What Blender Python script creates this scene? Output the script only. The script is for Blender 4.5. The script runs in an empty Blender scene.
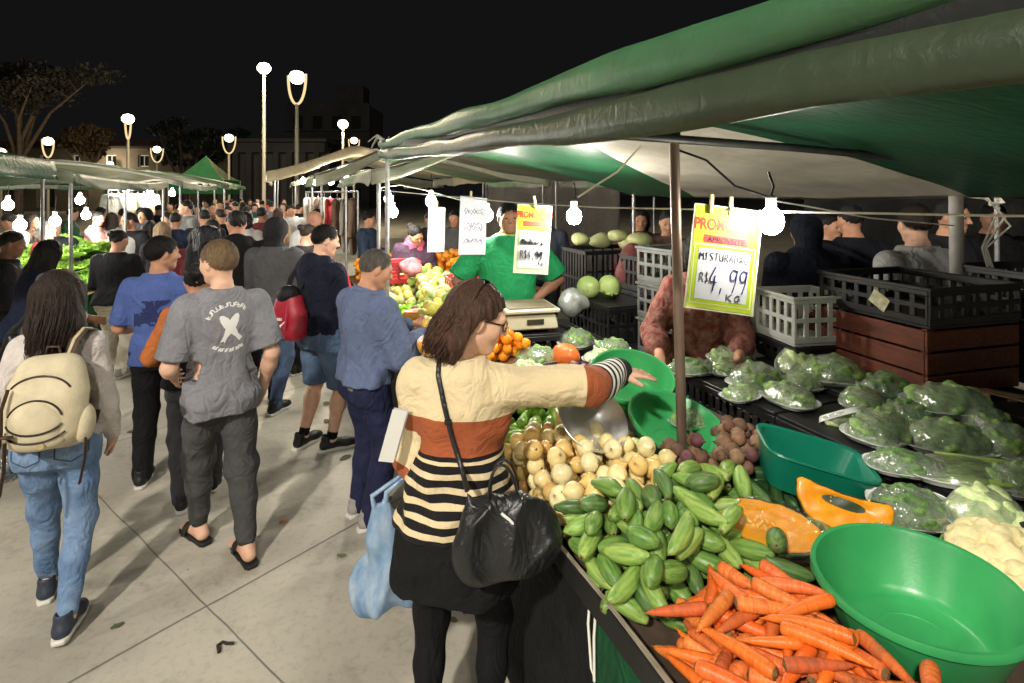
import bpy, bmesh, math, random
import numpy as np
from mathutils import Vector, Matrix, Euler
from mathutils.bvhtree import BVHTree
R = math.radians
rng = np.random.default_rng(7)
random.seed(7)
scene = bpy.context.scene
COL = scene.collection

# ------------------------------------------------------------------ camera, world, light, exposure
CAM_H, FOC, HOR = 2.0, 560.0, 193.0
cam_data = bpy.data.cameras.new('camera')
cam_data.sensor_width = 36.0
cam_data.lens = 36.0 * FOC / 1024.0
cam_data.shift_y = -(341.5 - HOR) / 1024.0
cam_data.clip_start, cam_data.clip_end = 0.05, 2000.0
cam = bpy.data.objects.new('camera', cam_data)
cam.location = (0, 0, CAM_H)
cam.rotation_euler = (R(90), 0, 0)
COL.objects.link(cam)
scene.camera = cam

world = bpy.data.worlds.new('World')
scene.world = world
world.use_nodes = True
wn = world.node_tree
bgn = wn.nodes['Background']
bgn.inputs[0].default_value = (0.0075, 0.0076, 0.0082, 1)
bgn.inputs[1].default_value = 0.24
scene.view_settings.view_transform = 'Standard'
scene.view_settings.look = 'None'
scene.view_settings.exposure = 1.7
scene.view_settings.gamma = 1.0
scene.cycles.max_bounces = 6
scene.cycles.diffuse_bounces = 3
scene.cycles.glossy_bounces = 3
scene.cycles.transmission_bounces = 6
scene.cycles.transparent_max_bounces = 8
scene.cycles.sample_clamp_indirect = 3.0
scene.cycles.caustics_reflective = False
scene.cycles.caustics_refractive = False
scene.cycles.use_denoising = True

LAMP_POWER = 1500.0          # street lamp behind the photographer (its post stands in the plaza)
BULB_POWER = 20.0            # naked bulbs of the stalls

# street frame: u runs along the aisle, t from the aisle into the stalls on the camera's side
SU, CU = math.sin(R(22.06)), math.cos(R(22.06))
def S(u, t, z=0.0): return Vector((-SU*u + CU*t, CU*u + SU*t, z))
STREET = R(22.06)            # rotation about Z of the street frame (local x = t, local y = u)
def P(px, py, Y): return Vector(((px-512)/FOC*Y, Y, CAM_H-(py-HOR)/FOC*Y))
def G(px, py, z=0.0):
    Y = (CAM_H-z)*FOC/(py-HOR)
    return Vector(((px-512)/FOC*Y, Y, z))

# ------------------------------------------------------------------ objects
def link(o): COL.objects.link(o); return o
def tag(o, label=None, cat=None, group=None, kind=None):
    if label: o['label'] = label
    if cat: o['category'] = cat
    if group: o['group'] = group
    if kind: o['kind'] = kind
    return o
def thing(name, label, cat, loc=(0,0,0), rz=0.0, group=None):
    o = link(bpy.data.objects.new(name, None))
    o.empty_display_size = 0.1
    o.location = loc; o.rotation_euler = (0,0,rz)
    return tag(o, label, cat, group)
def mesh_obj(name, me, mat=None, parent=None):
    o = link(bpy.data.objects.new(name, me))
    if mat is not None:
        for m in (mat if isinstance(mat,(list,tuple)) else [mat]): me.materials.append(m)
    if parent is not None: o.parent = parent
    return o
def copy_tree(o, parent=None):
    c = o.copy(); COL.objects.link(c)
    if parent is not None: c.parent = parent
    for ch in list(o.children): copy_tree(ch, c)
    return c

def np_mesh(name, V, F4, smooth=True):
    me = bpy.data.meshes.new(name)
    V = np.asarray(V, np.float32); F4 = np.asarray(F4, np.int32)
    n = F4.shape[1] if len(F4) else 4
    me.vertices.add(len(V)); me.vertices.foreach_set('co', V.ravel())
    me.loops.add(F4.size); me.loops.foreach_set('vertex_index', F4.ravel())
    me.polygons.add(len(F4))
    me.polygons.foreach_set('loop_start', np.arange(0, F4.size, n, dtype=np.int32))
    me.polygons.foreach_set('loop_total', np.full(len(F4), n, np.int32))
    me.polygons.foreach_set('use_smooth', np.full(len(F4), smooth))
    me.update(calc_edges=True)
    return me

class MB:
    """collects shapes that become one mesh"""
    def __init__(self): self.v=[]; self.f=[]; self.m=[]; self.cur=0
    def mat(self, i): self.cur=i; return self
    def add(self, vs, fs):
        o=len(self.v); self.v += [tuple(p) for p in vs]
        for f in fs: self.f.append(tuple(i+o for i in f)); self.m.append(self.cur)
    def box(self, c, s, rot=None, taper=1.0):
        c=Vector(c); x,y,z=(k/2 for k in s); M=rot if rot is not None else Matrix.Identity(3)
        if not isinstance(M, Matrix): M=Euler(M).to_matrix()
        vs=[]
        for dz,k in ((-z,1.0),(z,taper)):
            for dx,dy in ((-x,-y),(x,-y),(x,y),(-x,y)): vs.append(c+M@Vector((dx*k,dy*k,dz)))
        self.add(vs,[(3,2,1,0),(4,5,6,7),(0,1,5,4),(1,2,6,5),(2,3,7,6),(3,0,4,7)]); return self
    def bar(self, a, b, w, h=None):
        a,b=Vector(a),Vector(b); d=b-a
        q=d.to_track_quat('Y','Z').to_matrix()
        return self.box((a+b)/2,(w,d.length,h or w),q)
    def tube(self, pts, r, n=8, cap=True, flat=None):
        pts=[Vector(p) for p in pts]; rs=r if isinstance(r,(list,tuple,np.ndarray)) else [r]*len(pts)
        N=len(pts); vs=[]; fs=[]
        prev=None
        for i,p in enumerate(pts):
            d=(pts[min(i+1,N-1)]-pts[max(i-1,0)])
            if d.length<1e-9: d=Vector((0,0,1))
            d.normalize()
            if prev is None:
                up=Vector((0,0,1)) if abs(d.z)<0.95 else Vector((1,0,0))
                x=d.cross(up).normalized()
            else:
                x=(prev-d*prev.dot(d)); x = x.normalized() if x.length>1e-6 else d.orthogonal().normalized()
            prev=x; y=d.cross(x)
            for k in range(n):
                a=2*math.pi*k/n
                vs.append(p+x*(math.cos(a)*rs[i])+y*(math.sin(a)*rs[i]*(flat or 1.0)))
        for i in range(N-1):
            for k in range(n):
                a=i*n+k; b=i*n+(k+1)%n
                fs.append((a,b,b+n,a+n))
        if cap: fs.append(tuple(range(n-1,-1,-1))); fs.append(tuple((N-1)*n+k for k in range(n)))
        self.add(vs,fs); return self
    def lathe(self, prof, n=32, M=None, wob=None):
        vs=[];fs=[]
        for (r,z) in prof:
            for k in range(n):
                a=2*math.pi*k/n; w=1.0 if wob is None else wob(a,z)
                p=Vector((r*w*math.cos(a),r*w*math.sin(a),z)); vs.append(M@p if M else p)
        for i in range(len(prof)-1):
            for k in range(n):
                a=i*n+k;b=i*n+(k+1)%n
                fs.append((a,b,b+n,a+n))
        self.add(vs,fs); return self
    def grid(self, fn, nu, nv):
        vs=[fn(i/nu,j/nv) for i in range(nu+1) for j in range(nv+1)]
        fs=[(i*(nv+1)+j,(i+1)*(nv+1)+j,(i+1)*(nv+1)+j+1,i*(nv+1)+j+1) for i in range(nu) for j in range(nv)]
        self.add(vs,fs); return self
    def prism(self, poly, y0, y1, M=None):
        n=len(poly); vs=[Vector((x,y0,z)) for x,z in poly]+[Vector((x,y1,z)) for x,z in poly]
        if M: vs=[M@v for v in vs]
        fs=[tuple(range(n)),tuple(range(2*n-1,n-1,-1))]+[((i+1)%n,i,i+n,(i+1)%n+n) for i in range(n)]
        self.add(vs,fs); return self
    def mesh(self, name, smooth=None, bevel=0, fix=True):
        me=bpy.data.meshes.new(name)
        me.from_pydata(self.v,[],self.f)
        me.polygons.foreach_set('material_index', self.m)
        if fix or bevel:
            bm=bmesh.new(); bm.from_mesh(me)
            if fix: bmesh.ops.recalc_face_normals(bm, faces=bm.faces)
            if bevel: bmesh.ops.bevel(bm, geom=[e for e in bm.edges if len(e.link_faces)==2 and e.calc_face_angle(0)>0.6], offset=bevel, segments=1, affect='EDGES', clamp_overlap=True)
            bm.to_mesh(me); bm.free()
        if smooth is not None:
            me.polygons.foreach_set('use_smooth',[True]*len(me.polygons))
            me.set_sharp_from_angle(angle=R(smooth))
        me.update(); return me
    def build(self, name, mat, parent=None, smooth=None, bevel=0, fix=True):
        return mesh_obj(name, self.mesh(name,smooth,bevel,fix), mat, parent)

# ------------------------------------------------------------------ materials
def lin(c):  # 0-255 sRGB -> linear
    return tuple(((x/255)/12.92 if x/255<=0.04045 else ((x/255+0.055)/1.055)**2.4) for x in c)
_mats={}
def mat(name, col, rough=0.6, spec=0.5, metal=0.0, var=0.0, vscale=8.0, bump=0.0, bscale=60.0, stretch=None,
        trans=0.0, alpha=1.0, rand=0.0, coat=0.0, sheen=0.0, sss=0.0, col2=None, emit=0.0, transl=0.0, detail=4.0, world_space=False):
    if name in _mats: return _mats[name]
    m=bpy.data.materials.new(name); m.use_nodes=True; nt=m.node_tree; N=nt.nodes; L=nt.links
    b=N['Principled BSDF']; col=tuple(col[:3])
    b.inputs['Base Color'].default_value=col+(1,)
    b.inputs['Roughness'].default_value=rough; b.inputs['Metallic'].default_value=metal
    b.inputs['Specular IOR Level'].default_value=spec
    b.inputs['Transmission Weight'].default_value=trans; b.inputs['Alpha'].default_value=alpha
    b.inputs['Coat Weight'].default_value=coat; b.inputs['Sheen Weight'].default_value=sheen
    if sss: b.inputs['Subsurface Weight'].default_value=sss; b.inputs['Subsurface Radius'].default_value=(0.012,0.004,0.002); b.inputs['Subsurface Scale'].default_value=1.0
    tc=N.new('ShaderNodeTexCoord'); src=tc.outputs['Object']
    if world_space:
        ge=N.new('ShaderNodeNewGeometry'); src=ge.outputs['Position']
    if stretch:
        mp=N.new('ShaderNodeMapping'); mp.inputs['Scale'].default_value=stretch; L.new(src,mp.inputs[0]); src=mp.outputs[0]
    cur=None
    if var or col2 is not None:
        nz=N.new('ShaderNodeTexNoise'); nz.inputs['Scale'].default_value=vscale; nz.inputs['Detail'].default_value=detail; nz.inputs['Roughness'].default_value=0.6
        L.new(src,nz.inputs['Vector'])
        rp=N.new('ShaderNodeValToRGB'); rp.color_ramp.elements[0].position=0.32; rp.color_ramp.elements[1].position=0.68
        c2=col2 if col2 is not None else tuple(min(1,c*(1+var)) for c in col)
        c1=col if col2 is not None else tuple(c*(1-var) for c in col)
        rp.color_ramp.elements[0].color=tuple(c1)+(1,); rp.color_ramp.elements[1].color=tuple(c2)+(1,)
        L.new(nz.outputs['Fac'],rp.inputs[0]); cur=rp.outputs[0]
    if rand:
        oi=N.new('ShaderNodeObjectInfo'); hs=N.new('ShaderNodeHueSaturation')
        mr=N.new('ShaderNodeMapRange'); mr.inputs['To Min'].default_value=1-rand; mr.inputs['To Max'].default_value=1+rand
        L.new(oi.outputs['Random'],mr.inputs[0]); L.new(mr.outputs[0],hs.inputs['Value'])
        mh=N.new('ShaderNodeMapRange'); mh.inputs['To Min'].default_value=0.5-rand*0.06; mh.inputs['To Max'].default_value=0.5+rand*0.06
        mu=N.new('ShaderNodeMath'); mu.operation='FRACT'; mm=N.new('ShaderNodeMath'); mm.operation='MULTIPLY'; mm.inputs[1].default_value=7.31
        L.new(oi.outputs['Random'],mm.inputs[0]); L.new(mm.outputs[0],mu.inputs[0]); L.new(mu.outputs[0],mh.inputs[0]); L.new(mh.outputs[0],hs.inputs['Hue'])
        if cur is not None: L.new(cur,hs.inputs['Color'])
        else: hs.inputs['Color'].default_value=col+(1,)
        cur=hs.outputs[0]
    if cur is not None: L.new(cur,b.inputs['Base Color'])
    if bump:
        n2=N.new('ShaderNodeTexNoise'); n2.inputs['Scale'].default_value=bscale; n2.inputs['Detail'].default_value=3; L.new(src,n2.inputs['Vector'])
        bp=N.new('ShaderNodeBump'); bp.inputs['Strength'].default_value=bump; bp.inputs['Distance'].default_value=0.01
        L.new(n2.outputs['Fac'],bp.inputs['Height']); L.new(bp.outputs[0],b.inputs['Normal'])
    if emit:
        b.inputs['Emission Color'].default_value=col+(1,); b.inputs['Emission Strength'].default_value=emit
    if transl:
        tr=N.new('ShaderNodeBsdfTranslucent'); mx=N.new('ShaderNodeMixShader'); mx.inputs[0].default_value=transl
        if cur is not None: L.new(cur,tr.inputs[0])
        else: tr.inputs[0].default_value=col+(1,)
        L.new(b.outputs[0],mx.inputs[1]); L.new(tr.outputs[0],mx.inputs[2]); L.new(mx.outputs[0],N['Material Output'].inputs[0])
    _mats[name]=m; return m
def bsdf(m): return m.node_tree.nodes['Principled BSDF']
def glow(name, col, strength):
    if name in _mats: return _mats[name]
    m=bpy.data.materials.new(name); m.use_nodes=True; nt=m.node_tree; nt.nodes.clear()
    e=nt.nodes.new('ShaderNodeEmission'); o=nt.nodes.new('ShaderNodeOutputMaterial')
    e.inputs[0].default_value=tuple(col)+(1,); e.inputs[1].default_value=strength
    nt.links.new(e.outputs[0],o.inputs[0]); _mats[name]=m; return m
def cloth(name, col, **k):
    new=('cloth '+name) not in _mats; fold=k.pop('fold',.34)
    d=dict(rough=0.85, spec=0.2, var=0.12, vscale=14, bump=0.25, bscale=90, sheen=0.0); d.update(k)
    m=mat('cloth '+name, col, **d)
    if new and fold:      # soft creases under the weave
        nt=m.node_tree; N=nt.nodes; L=nt.links; b=bsdf(m); tc=N.new('ShaderNodeTexCoord'); mp=N.new('ShaderNodeMapping'); mp.inputs['Scale'].default_value=(1,1,.75); mp.inputs['Rotation'].default_value=(.5,.3,0); L.new(tc.outputs['Object'],mp.inputs[0])
        nz=N.new('ShaderNodeTexNoise'); nz.inputs['Scale'].default_value=9; nz.inputs['Detail'].default_value=2.5; nz.inputs['Roughness'].default_value=.45; nz.inputs['Distortion'].default_value=1.6; L.new(mp.outputs[0],nz.inputs['Vector'])
        ab=N.new('ShaderNodeMath'); ab.operation='SUBTRACT'; ab.inputs[1].default_value=.5; L.new(nz.outputs['Fac'],ab.inputs[0]); a2=N.new('ShaderNodeMath'); a2.operation='ABSOLUTE'; L.new(ab.outputs[0],a2.inputs[0])
        bp=N.new('ShaderNodeBump'); bp.inputs['Strength'].default_value=fold; bp.inputs['Distance'].default_value=.10; L.new(a2.outputs[0],bp.inputs['Height'])
        ol=b.inputs['Normal'].links
        if ol: L.new(ol[0].from_socket,bp.inputs['Normal'])
        L.new(bp.outputs[0],b.inputs['Normal'])
    return m

# ------------------------------------------------------------------ implicit surfaces -> one smooth mesh
def rotm(ax, ang):
    return np.array(Matrix.Rotation(ang,3,ax))
class SDF:
    def __init__(self): self.p=[]
    def cone(self, a, b, ra, rb, k=0.02, op='add'):
        a=np.array(a,float); b=np.array(b,float); r=max(ra,rb)+abs(k)*1.5+0.01
        def f(X,Y,Z):
            ab=b-a; L2=max(ab@ab,1e-9)
            px,py,pz=X-a[0],Y-a[1],Z-a[2]
            t=np.clip((px*ab[0]+py*ab[1]+pz*ab[2])/L2,0,1)
            return np.sqrt((px-t*ab[0])**2+(py-t*ab[1])**2+(pz-t*ab[2])**2)-(ra+(rb-ra)*t)
        self.p.append((f,np.minimum(a,b)-r,np.maximum(a,b)+r,k,op)); return self
    def ell(self, c, r, M=None, k=0.02, op='add'):
        c=np.array(c,float); r=np.array(r,float); B=max(r)+abs(k)*1.5+0.01
        Mi=None if M is None else np.array(M).T
        def f(X,Y,Z):
            x,y,z=X-c[0],Y-c[1],Z-c[2]
            if Mi is not None: x,y,z=(Mi[i,0]*x+Mi[i,1]*y+Mi[i,2]*z for i in range(3))
            k0=np.sqrt((x/r[0])**2+(y/r[1])**2+(z/r[2])**2); k1=np.sqrt((x/r[0]**2)**2+(y/r[1]**2)**2+(z/r[2]**2)**2)
            return k0*(k0-1)/np.maximum(k1,1e-6)
        self.p.append((f,c-B,c+B,k,op)); return self
    def fn(self, f, lo, hi, k=0.02, op='add'):
        self.p.append((f,np.array(lo,float),np.array(hi,float),k,op)); return self
    def mesh_data(self, h, warp=None):
        adds=[q for q in self.p if q[4]=='add']
        lo=np.min([q[1] for q in adds],0)-h; hi=np.max([q[2] for q in adds],0)+h
        n=np.ceil((hi-lo)/h).astype(int)+1
        ax=[(lo[i]+h*np.arange(n[i])).astype(np.float32) for i in range(3)]
        D=np.full(n,1e3,np.float32)
        for f,l,u,k,op in self.p:
            i0=np.clip(np.floor((l-lo)/h).astype(int),0,n); i1=np.clip(np.ceil((u-lo)/h).astype(int)+1,0,n)
            if np.any(i1<=i0): continue
            sl=tuple(slice(i0[j],i1[j]) for j in range(3))
            X=ax[0][sl[0]][:,None,None]; Y=ax[1][sl[1]][None,:,None]; Z=ax[2][sl[2]][None,None,:]
            d=f(X,Y,Z).astype(np.float32); o=D[sl]
            if op=='add':
                if k>0:
                    hh=np.maximum(k-np.abs(o-d),0)/k; D[sl]=np.minimum(o,d)-hh*hh*k*0.25
                else: D[sl]=np.minimum(o,d)
            elif op=='sub':
                if k>0:
                    hh=np.maximum(k-np.abs(o+d),0)/k; D[sl]=np.maximum(o,-d)+hh*hh*k*0.25
                else: D[sl]=np.maximum(o,-d)
            elif op=='cut': D[sl]=np.maximum(o,d)
            elif op=='disp': D[sl]=np.where(np.abs(o)<0.06,o+d,o)
        return surface_nets(D,lo,h)
    def mesh(self, name, h, relax=1):
        V,F=self.mesh_data(h)
        return np_mesh(name,V,F)

def surface_nets(D, lo, h):
    ins=D<0; nx,ny,nz=D.shape
    c=np.zeros((nx-1,ny-1,nz-1),np.int8)
    for a in (0,1):
        for b in (0,1):
            for e in (0,1): c+=ins[a:nx-1+a,b:ny-1+b,e:nz-1+e]
    I,J,K=np.nonzero((c>0)&(c<8))
    if len(I)==0: return np.zeros((0,3)),np.zeros((0,4),int)
    idx=np.full((nx-1,ny-1,nz-1),-1,np.int32); idx[I,J,K]=np.arange(len(I))
    acc=np.zeros((len(I),3)); cnt=np.zeros(len(I))
    cor=[(a,b,e) for a in (0,1) for b in (0,1) for e in (0,1)]
    vals={q:D[I+q[0],J+q[1],K+q[2]].astype(float) for q in cor}
    for q in cor:
        for axx in range(3):
            if q[axx]==0:
                q2=list(q); q2[axx]=1; q2=tuple(q2)
                v0,v1=vals[q],vals[q2]; m=(v0<0)!=(v1<0)
                t=np.where(m,v0/np.where(m,v0-v1,1),0)
                pt=np.zeros((len(I),3)); pt[:,0]=q[0]; pt[:,1]=q[1]; pt[:,2]=q[2]; pt[:,axx]+=t
                acc[m]+=pt[m]; cnt[m]+=1
    V=np.stack([I,J,K],1)+acc/cnt[:,None]
    V=V*h+np.asarray(lo)
    F=[]
    def quads(axx):
        a=[slice(None)]*3; b=[slice(None)]*3
        a[axx]=slice(0,-1); b[axx]=slice(1,None)
        s0=ins[tuple(a)]; s1=ins[tuple(b)]
        o=[i for i in range(3) if i!=axx]
        ch=s0!=s1
        ii=np.argwhere(ch)
        ok=np.ones(len(ii),bool)
        for j in o: ok&=(ii[:,j]>0)&(ii[:,j]<D.shape[j]-1)
        ii=ii[ok]
        fl=s0[ii[:,0],ii[:,1],ii[:,2]]
        def g(d1,d2):
            q=ii.copy(); q[:,o[0]]-=d1; q[:,o[1]]-=d2
            return idx[q[:,0],q[:,1],q[:,2]]
        Q=np.stack([g(1,1),g(0,1),g(0,0),g(1,0)],1)
        if axx==1: fl=~fl
        Q[~fl]=Q[~fl][:,::-1]
        F.append(Q)
    for axx in range(3): quads(axx)
    F=np.concatenate(F)
    F=F[(F>=0).all(1)]
    return V,F

def waves(seed, freq, n=7, dirbias=None):
    r=np.random.default_rng(seed)
    Ks=[]; 
    for i in range(n):
        d=r.normal(size=3)
        if dirbias is not None: d=d*np.array(dirbias)
        d/=np.linalg.norm(d)
        Ks.append((d*freq*r.uniform(0.6,1.7),r.uniform(0,6.28)))
    def f(X,Y,Z):
        s=0; w=0.35*np.sin(X*freq*0.31+1.3*seed)+0.35*np.sin(Z*freq*0.27+Y*freq*.2+seed)
        for kk,ph in Ks: s=s+np.sin(X*kk[0]+Y*kk[1]+Z*kk[2]+ph+2*w)
        return s/math.sqrt(n)
    return f
# ------------------------------------------------------------------ people
SKIN = {k: mat('skin '+k, lin(c), rough=0.55, spec=0.35, var=0.08, vscale=20, bump=0.08, bscale=200, sss=0.04) for k,c in
        dict(light=(216,172,146), tan=(184,136,108), brown=(134,94,72), dark=(104,66,46)).items()}
HAIRM = {k: mat('hair '+k, lin(c), rough=0.58, spec=0.28, var=0.45, vscale=95, stretch=(1,1,0.14), bump=0.9, bscale=230) for k,c in
         dict(black=(22,18,17), dark=(42,30,25), brown=(66,45,35), sandy=(126,104,78), grey=(96,90,84)).items()}
EYE = mat('eye', (0.03,0.02,0.015), rough=0.1)
# z, half width, half depth, y offset (fractions of the height)
TORSO_M=np.array([(.44,.088,.064,.0),(.50,.100,.070,-.004),(.56,.092,.062,.0),(.61,.086,.060,.004),(.67,.092,.066,.004),(.73,.101,.070,.0),(.77,.104,.064,-.006),(.797,.088,.054,-.012),(.818,.066,.045,-.016),(.838,.046,.040,-.016),(.86,.034,.036,-.014)])
TORSO_F=np.array([(.44,.096,.070,-.002),(.50,.106,.078,-.008),(.56,.092,.062,-.002),(.61,.078,.055,.002),(.67,.082,.060,.004),(.725,.094,.074,.010),(.765,.093,.060,-.004),(.79,.080,.050,-.012),(.812,.060,.042,-.016),(.833,.042,.036,-.016),(.86,.029,.032,-.014)])
def v3(*a): return np.array(a,float)
def nrm(v): return v/max(np.linalg.norm(v),1e-9)
def ik(a, b, l1, l2, hint):
    d=b-a; L=np.linalg.norm(d)
    if L>(l1+l2)*0.995: b=a+d/L*(l1+l2)*0.995; d=b-a; L=np.linalg.norm(d)
    if L<abs(l1-l2)+.02: L=abs(l1-l2)+.02
    x=(l1*l1-l2*l2+L*L)/(2*L); h=math.sqrt(max(l1*l1-x*x,0)); u=nrm(d)
    p=hint-u*(hint@u); p=nrm(p) if np.linalg.norm(p)>1e-6 else v3(0,-1,0)
    return a+u*x+p*h, b
def skeleton(s):
    H=s['H']; w=s.get('w',1.0); J={}
    piv=v3(0,0,.53*H)
    Rm=rotm('Z',s.get('twist',0))@rotm('X',-s.get('lean',0))@rotm('Y',s.get('side',0))
    J['Rm'],J['piv']=Rm,piv
    U=lambda p: piv+Rm@(np.array(p,float)-piv)
    J['U']=U
    yaw,pitch,roll=(list(s.get('head',(0,0,0)))+[0,0])[:3]
    Hm=Rm@rotm('Z',yaw)@rotm('X',-pitch)@rotm('Y',roll)
    hs=.45+.55*H/1.75
    J['hs']=hs
    nb=U((0,-.018*H,.845*H)); J['neck']=nb
    J['head']=nb+Rm@v3(0,.004,.018)*hs+Hm@v3(0,.018,.118)*hs; J['Hm']=Hm
    fem=s.get('fem',False)
    for sd,sg in (('R',1),('L',-1)):
        sh=U((sg*(.090 if fem else .102)*H*w,-.012*H,.786*H)); J['sh'+sd]=sh
        tgt=s.get('hand'+sd); 
        if tgt is None: tgt=sh+v3(sg*.035*H,.035*H,-.31*H)
        else: tgt=np.array(tgt,float)
        hint=np.array(s.get('elbow'+sd,(sg*.45,-1,-.35)),float)
        el,wr=ik(sh,tgt,.175*H,.15*H,hint)
        J['el'+sd],J['wr'+sd]=el,wr
        f=s.get('foot'+sd,(sg*.09,0,sg*-.12,0)); J['foot'+sd]=f
        hip=v3(sg*(.052 if not fem else .054)*H*w,0,.515*H)
        an=v3(f[0],f[1]-.0*H,.05*H+f[3]); J['hip'+sd]=hip
        kh=v3(-math.sin(f[2])*.5+sg*.1,1,0.1)
        J['kn'+sd],J['an'+sd]=ik(hip,an,.246*H,.232*H,kh)
    return J
def torso_fn(J, prof, H, w, infl=0.0, belly=0.0, ztop=None, zbot=None, flare=None, wd=None):
    z=prof[:,0]*H; a=prof[:,1]*H*w+infl; b=prof[:,2]*H*(wd or (0.5+0.5*w))+infl; yo=prof[:,3]*H
    if flare is not None:
        zf=np.array(flare)[:,0]*H; af=np.array(flare)[:,1]*H; bf=np.array(flare)[:,2]*H
        m=z>zf.max()+1e-4
        z=np.r_[zf,z[m]]; a=np.r_[af,a[m]]; b=np.r_[bf,b[m]]; yo=np.r_[np.zeros(len(zf)),yo[m]]
    if infl>.010 and flare is None: e=np.clip((.60*H-z)/(.08*H),0,1)*.008; a=a+e; b=b+e
    Mi=J['Rm'].T; piv=J['piv']; zt=(ztop or .86)*H; zb=(zbot or .44)*H
    zz=np.linspace(z.min(),z.max(),160)
    def sm(q):
        y=np.interp(zz,z,q); k=np.ones(9)/9; return np.convolve(np.pad(y,4,'edge'),k,'valid')
    aa,bb,yy=sm(a),sm(b),sm(yo)
    def f(X,Y,Z):
        x,y,q=X-piv[0],Y-piv[1],Z-piv[2]
        x,y,q=(Mi[i,0]*x+Mi[i,1]*y+Mi[i,2]*q for i in range(3)); q=q+piv[2]
        A=np.interp(q,zz,aa); B=np.interp(q,zz,bb); O=np.interp(q,zz,yy)
        if belly: B=B+belly*np.exp(-((q-.60*H)/(.07*H))**2)*(y>0)
        k=(np.abs(x)/A)**2.35+(np.abs(y-O)/B)**2.35
        d=(k**(1/2.35)-1)*np.minimum(A,B)
        return np.maximum(np.maximum(d,q-zt),zb-q)
    r=max(a.max(),b.max()+belly)+.07
    ext=v3(r,r,0); c0=J['U']((0,0,zb)); c1=J['U']((0,0,zt))
    return f,np.minimum(c0,c1)-r*v3(1,1,.35)-.0,np.maximum(c0,c1)+r*v3(1,1,.35)
def hand_sdf(q, W, d, n, sg, hs, curl=.35, spread=1.0, thumb=1.0, rs=1.0):
    """W wrist, d pointing to the fingers, n out of the palm, sg +1 right hand"""
    d=nrm(d); n=nrm(n-d*(n@d)); s=np.cross(d,n)*(-sg)   # s: towards the thumb side
    k=.009*hs
    q.cone(W-d*.01*hs,W+d*.03*hs,.024*hs,.026*hs,k=.02)
    for o in (-.026,-.008,.01,.027): q.cone(W+d*.02*hs+s*o*.7*hs,W+d*.088*hs+s*o*hs,.0165*hs,.0115*hs,k=.012*hs)
    for i,(o,L,cc) in enumerate(((.031,.070,.9),(.0105,.080,1.0),(-.0105,.074,1.1),(-.031,.058,1.25))):
        b0=W+d*.092*hs+s*o*hs; c=curl*cc
        d1=nrm(d*math.cos(c*.9)+n*math.sin(c*.9)+s*(o*2.2*spread)); p1=b0+d1*L*.48*hs
        d2=nrm(d*math.cos(c*2)+n*math.sin(c*2)+s*(o*1.6*spread)); p2=p1+d2*L*.32*hs
        d3=nrm(d*math.cos(c*2.8)+n*math.sin(c*2.8)); p3=p2+d3*L*.22*hs
        q.cone(b0,p1,.0098*hs*rs,.0090*hs*rs,k=.004); q.cone(p1,p2,.0088*hs*rs,.0080*hs*rs,k=.003); q.cone(p2,p3,.0078*hs*rs,.0066*hs*rs,k=.003)
    t0=W+d*.028*hs+s*.026*hs; t1=t0+nrm(d*.75+s*.75*thumb+n*.25)*.042*hs; t2=t1+nrm(d*.95+s*.35*thumb+n*.4)*.034*hs
    q.cone(t0,t1,.0155*hs,.0115*hs,k=.014); q.cone(t1,t2,.0108*hs,.0082*hs,k=.004)
_eye=None
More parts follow.
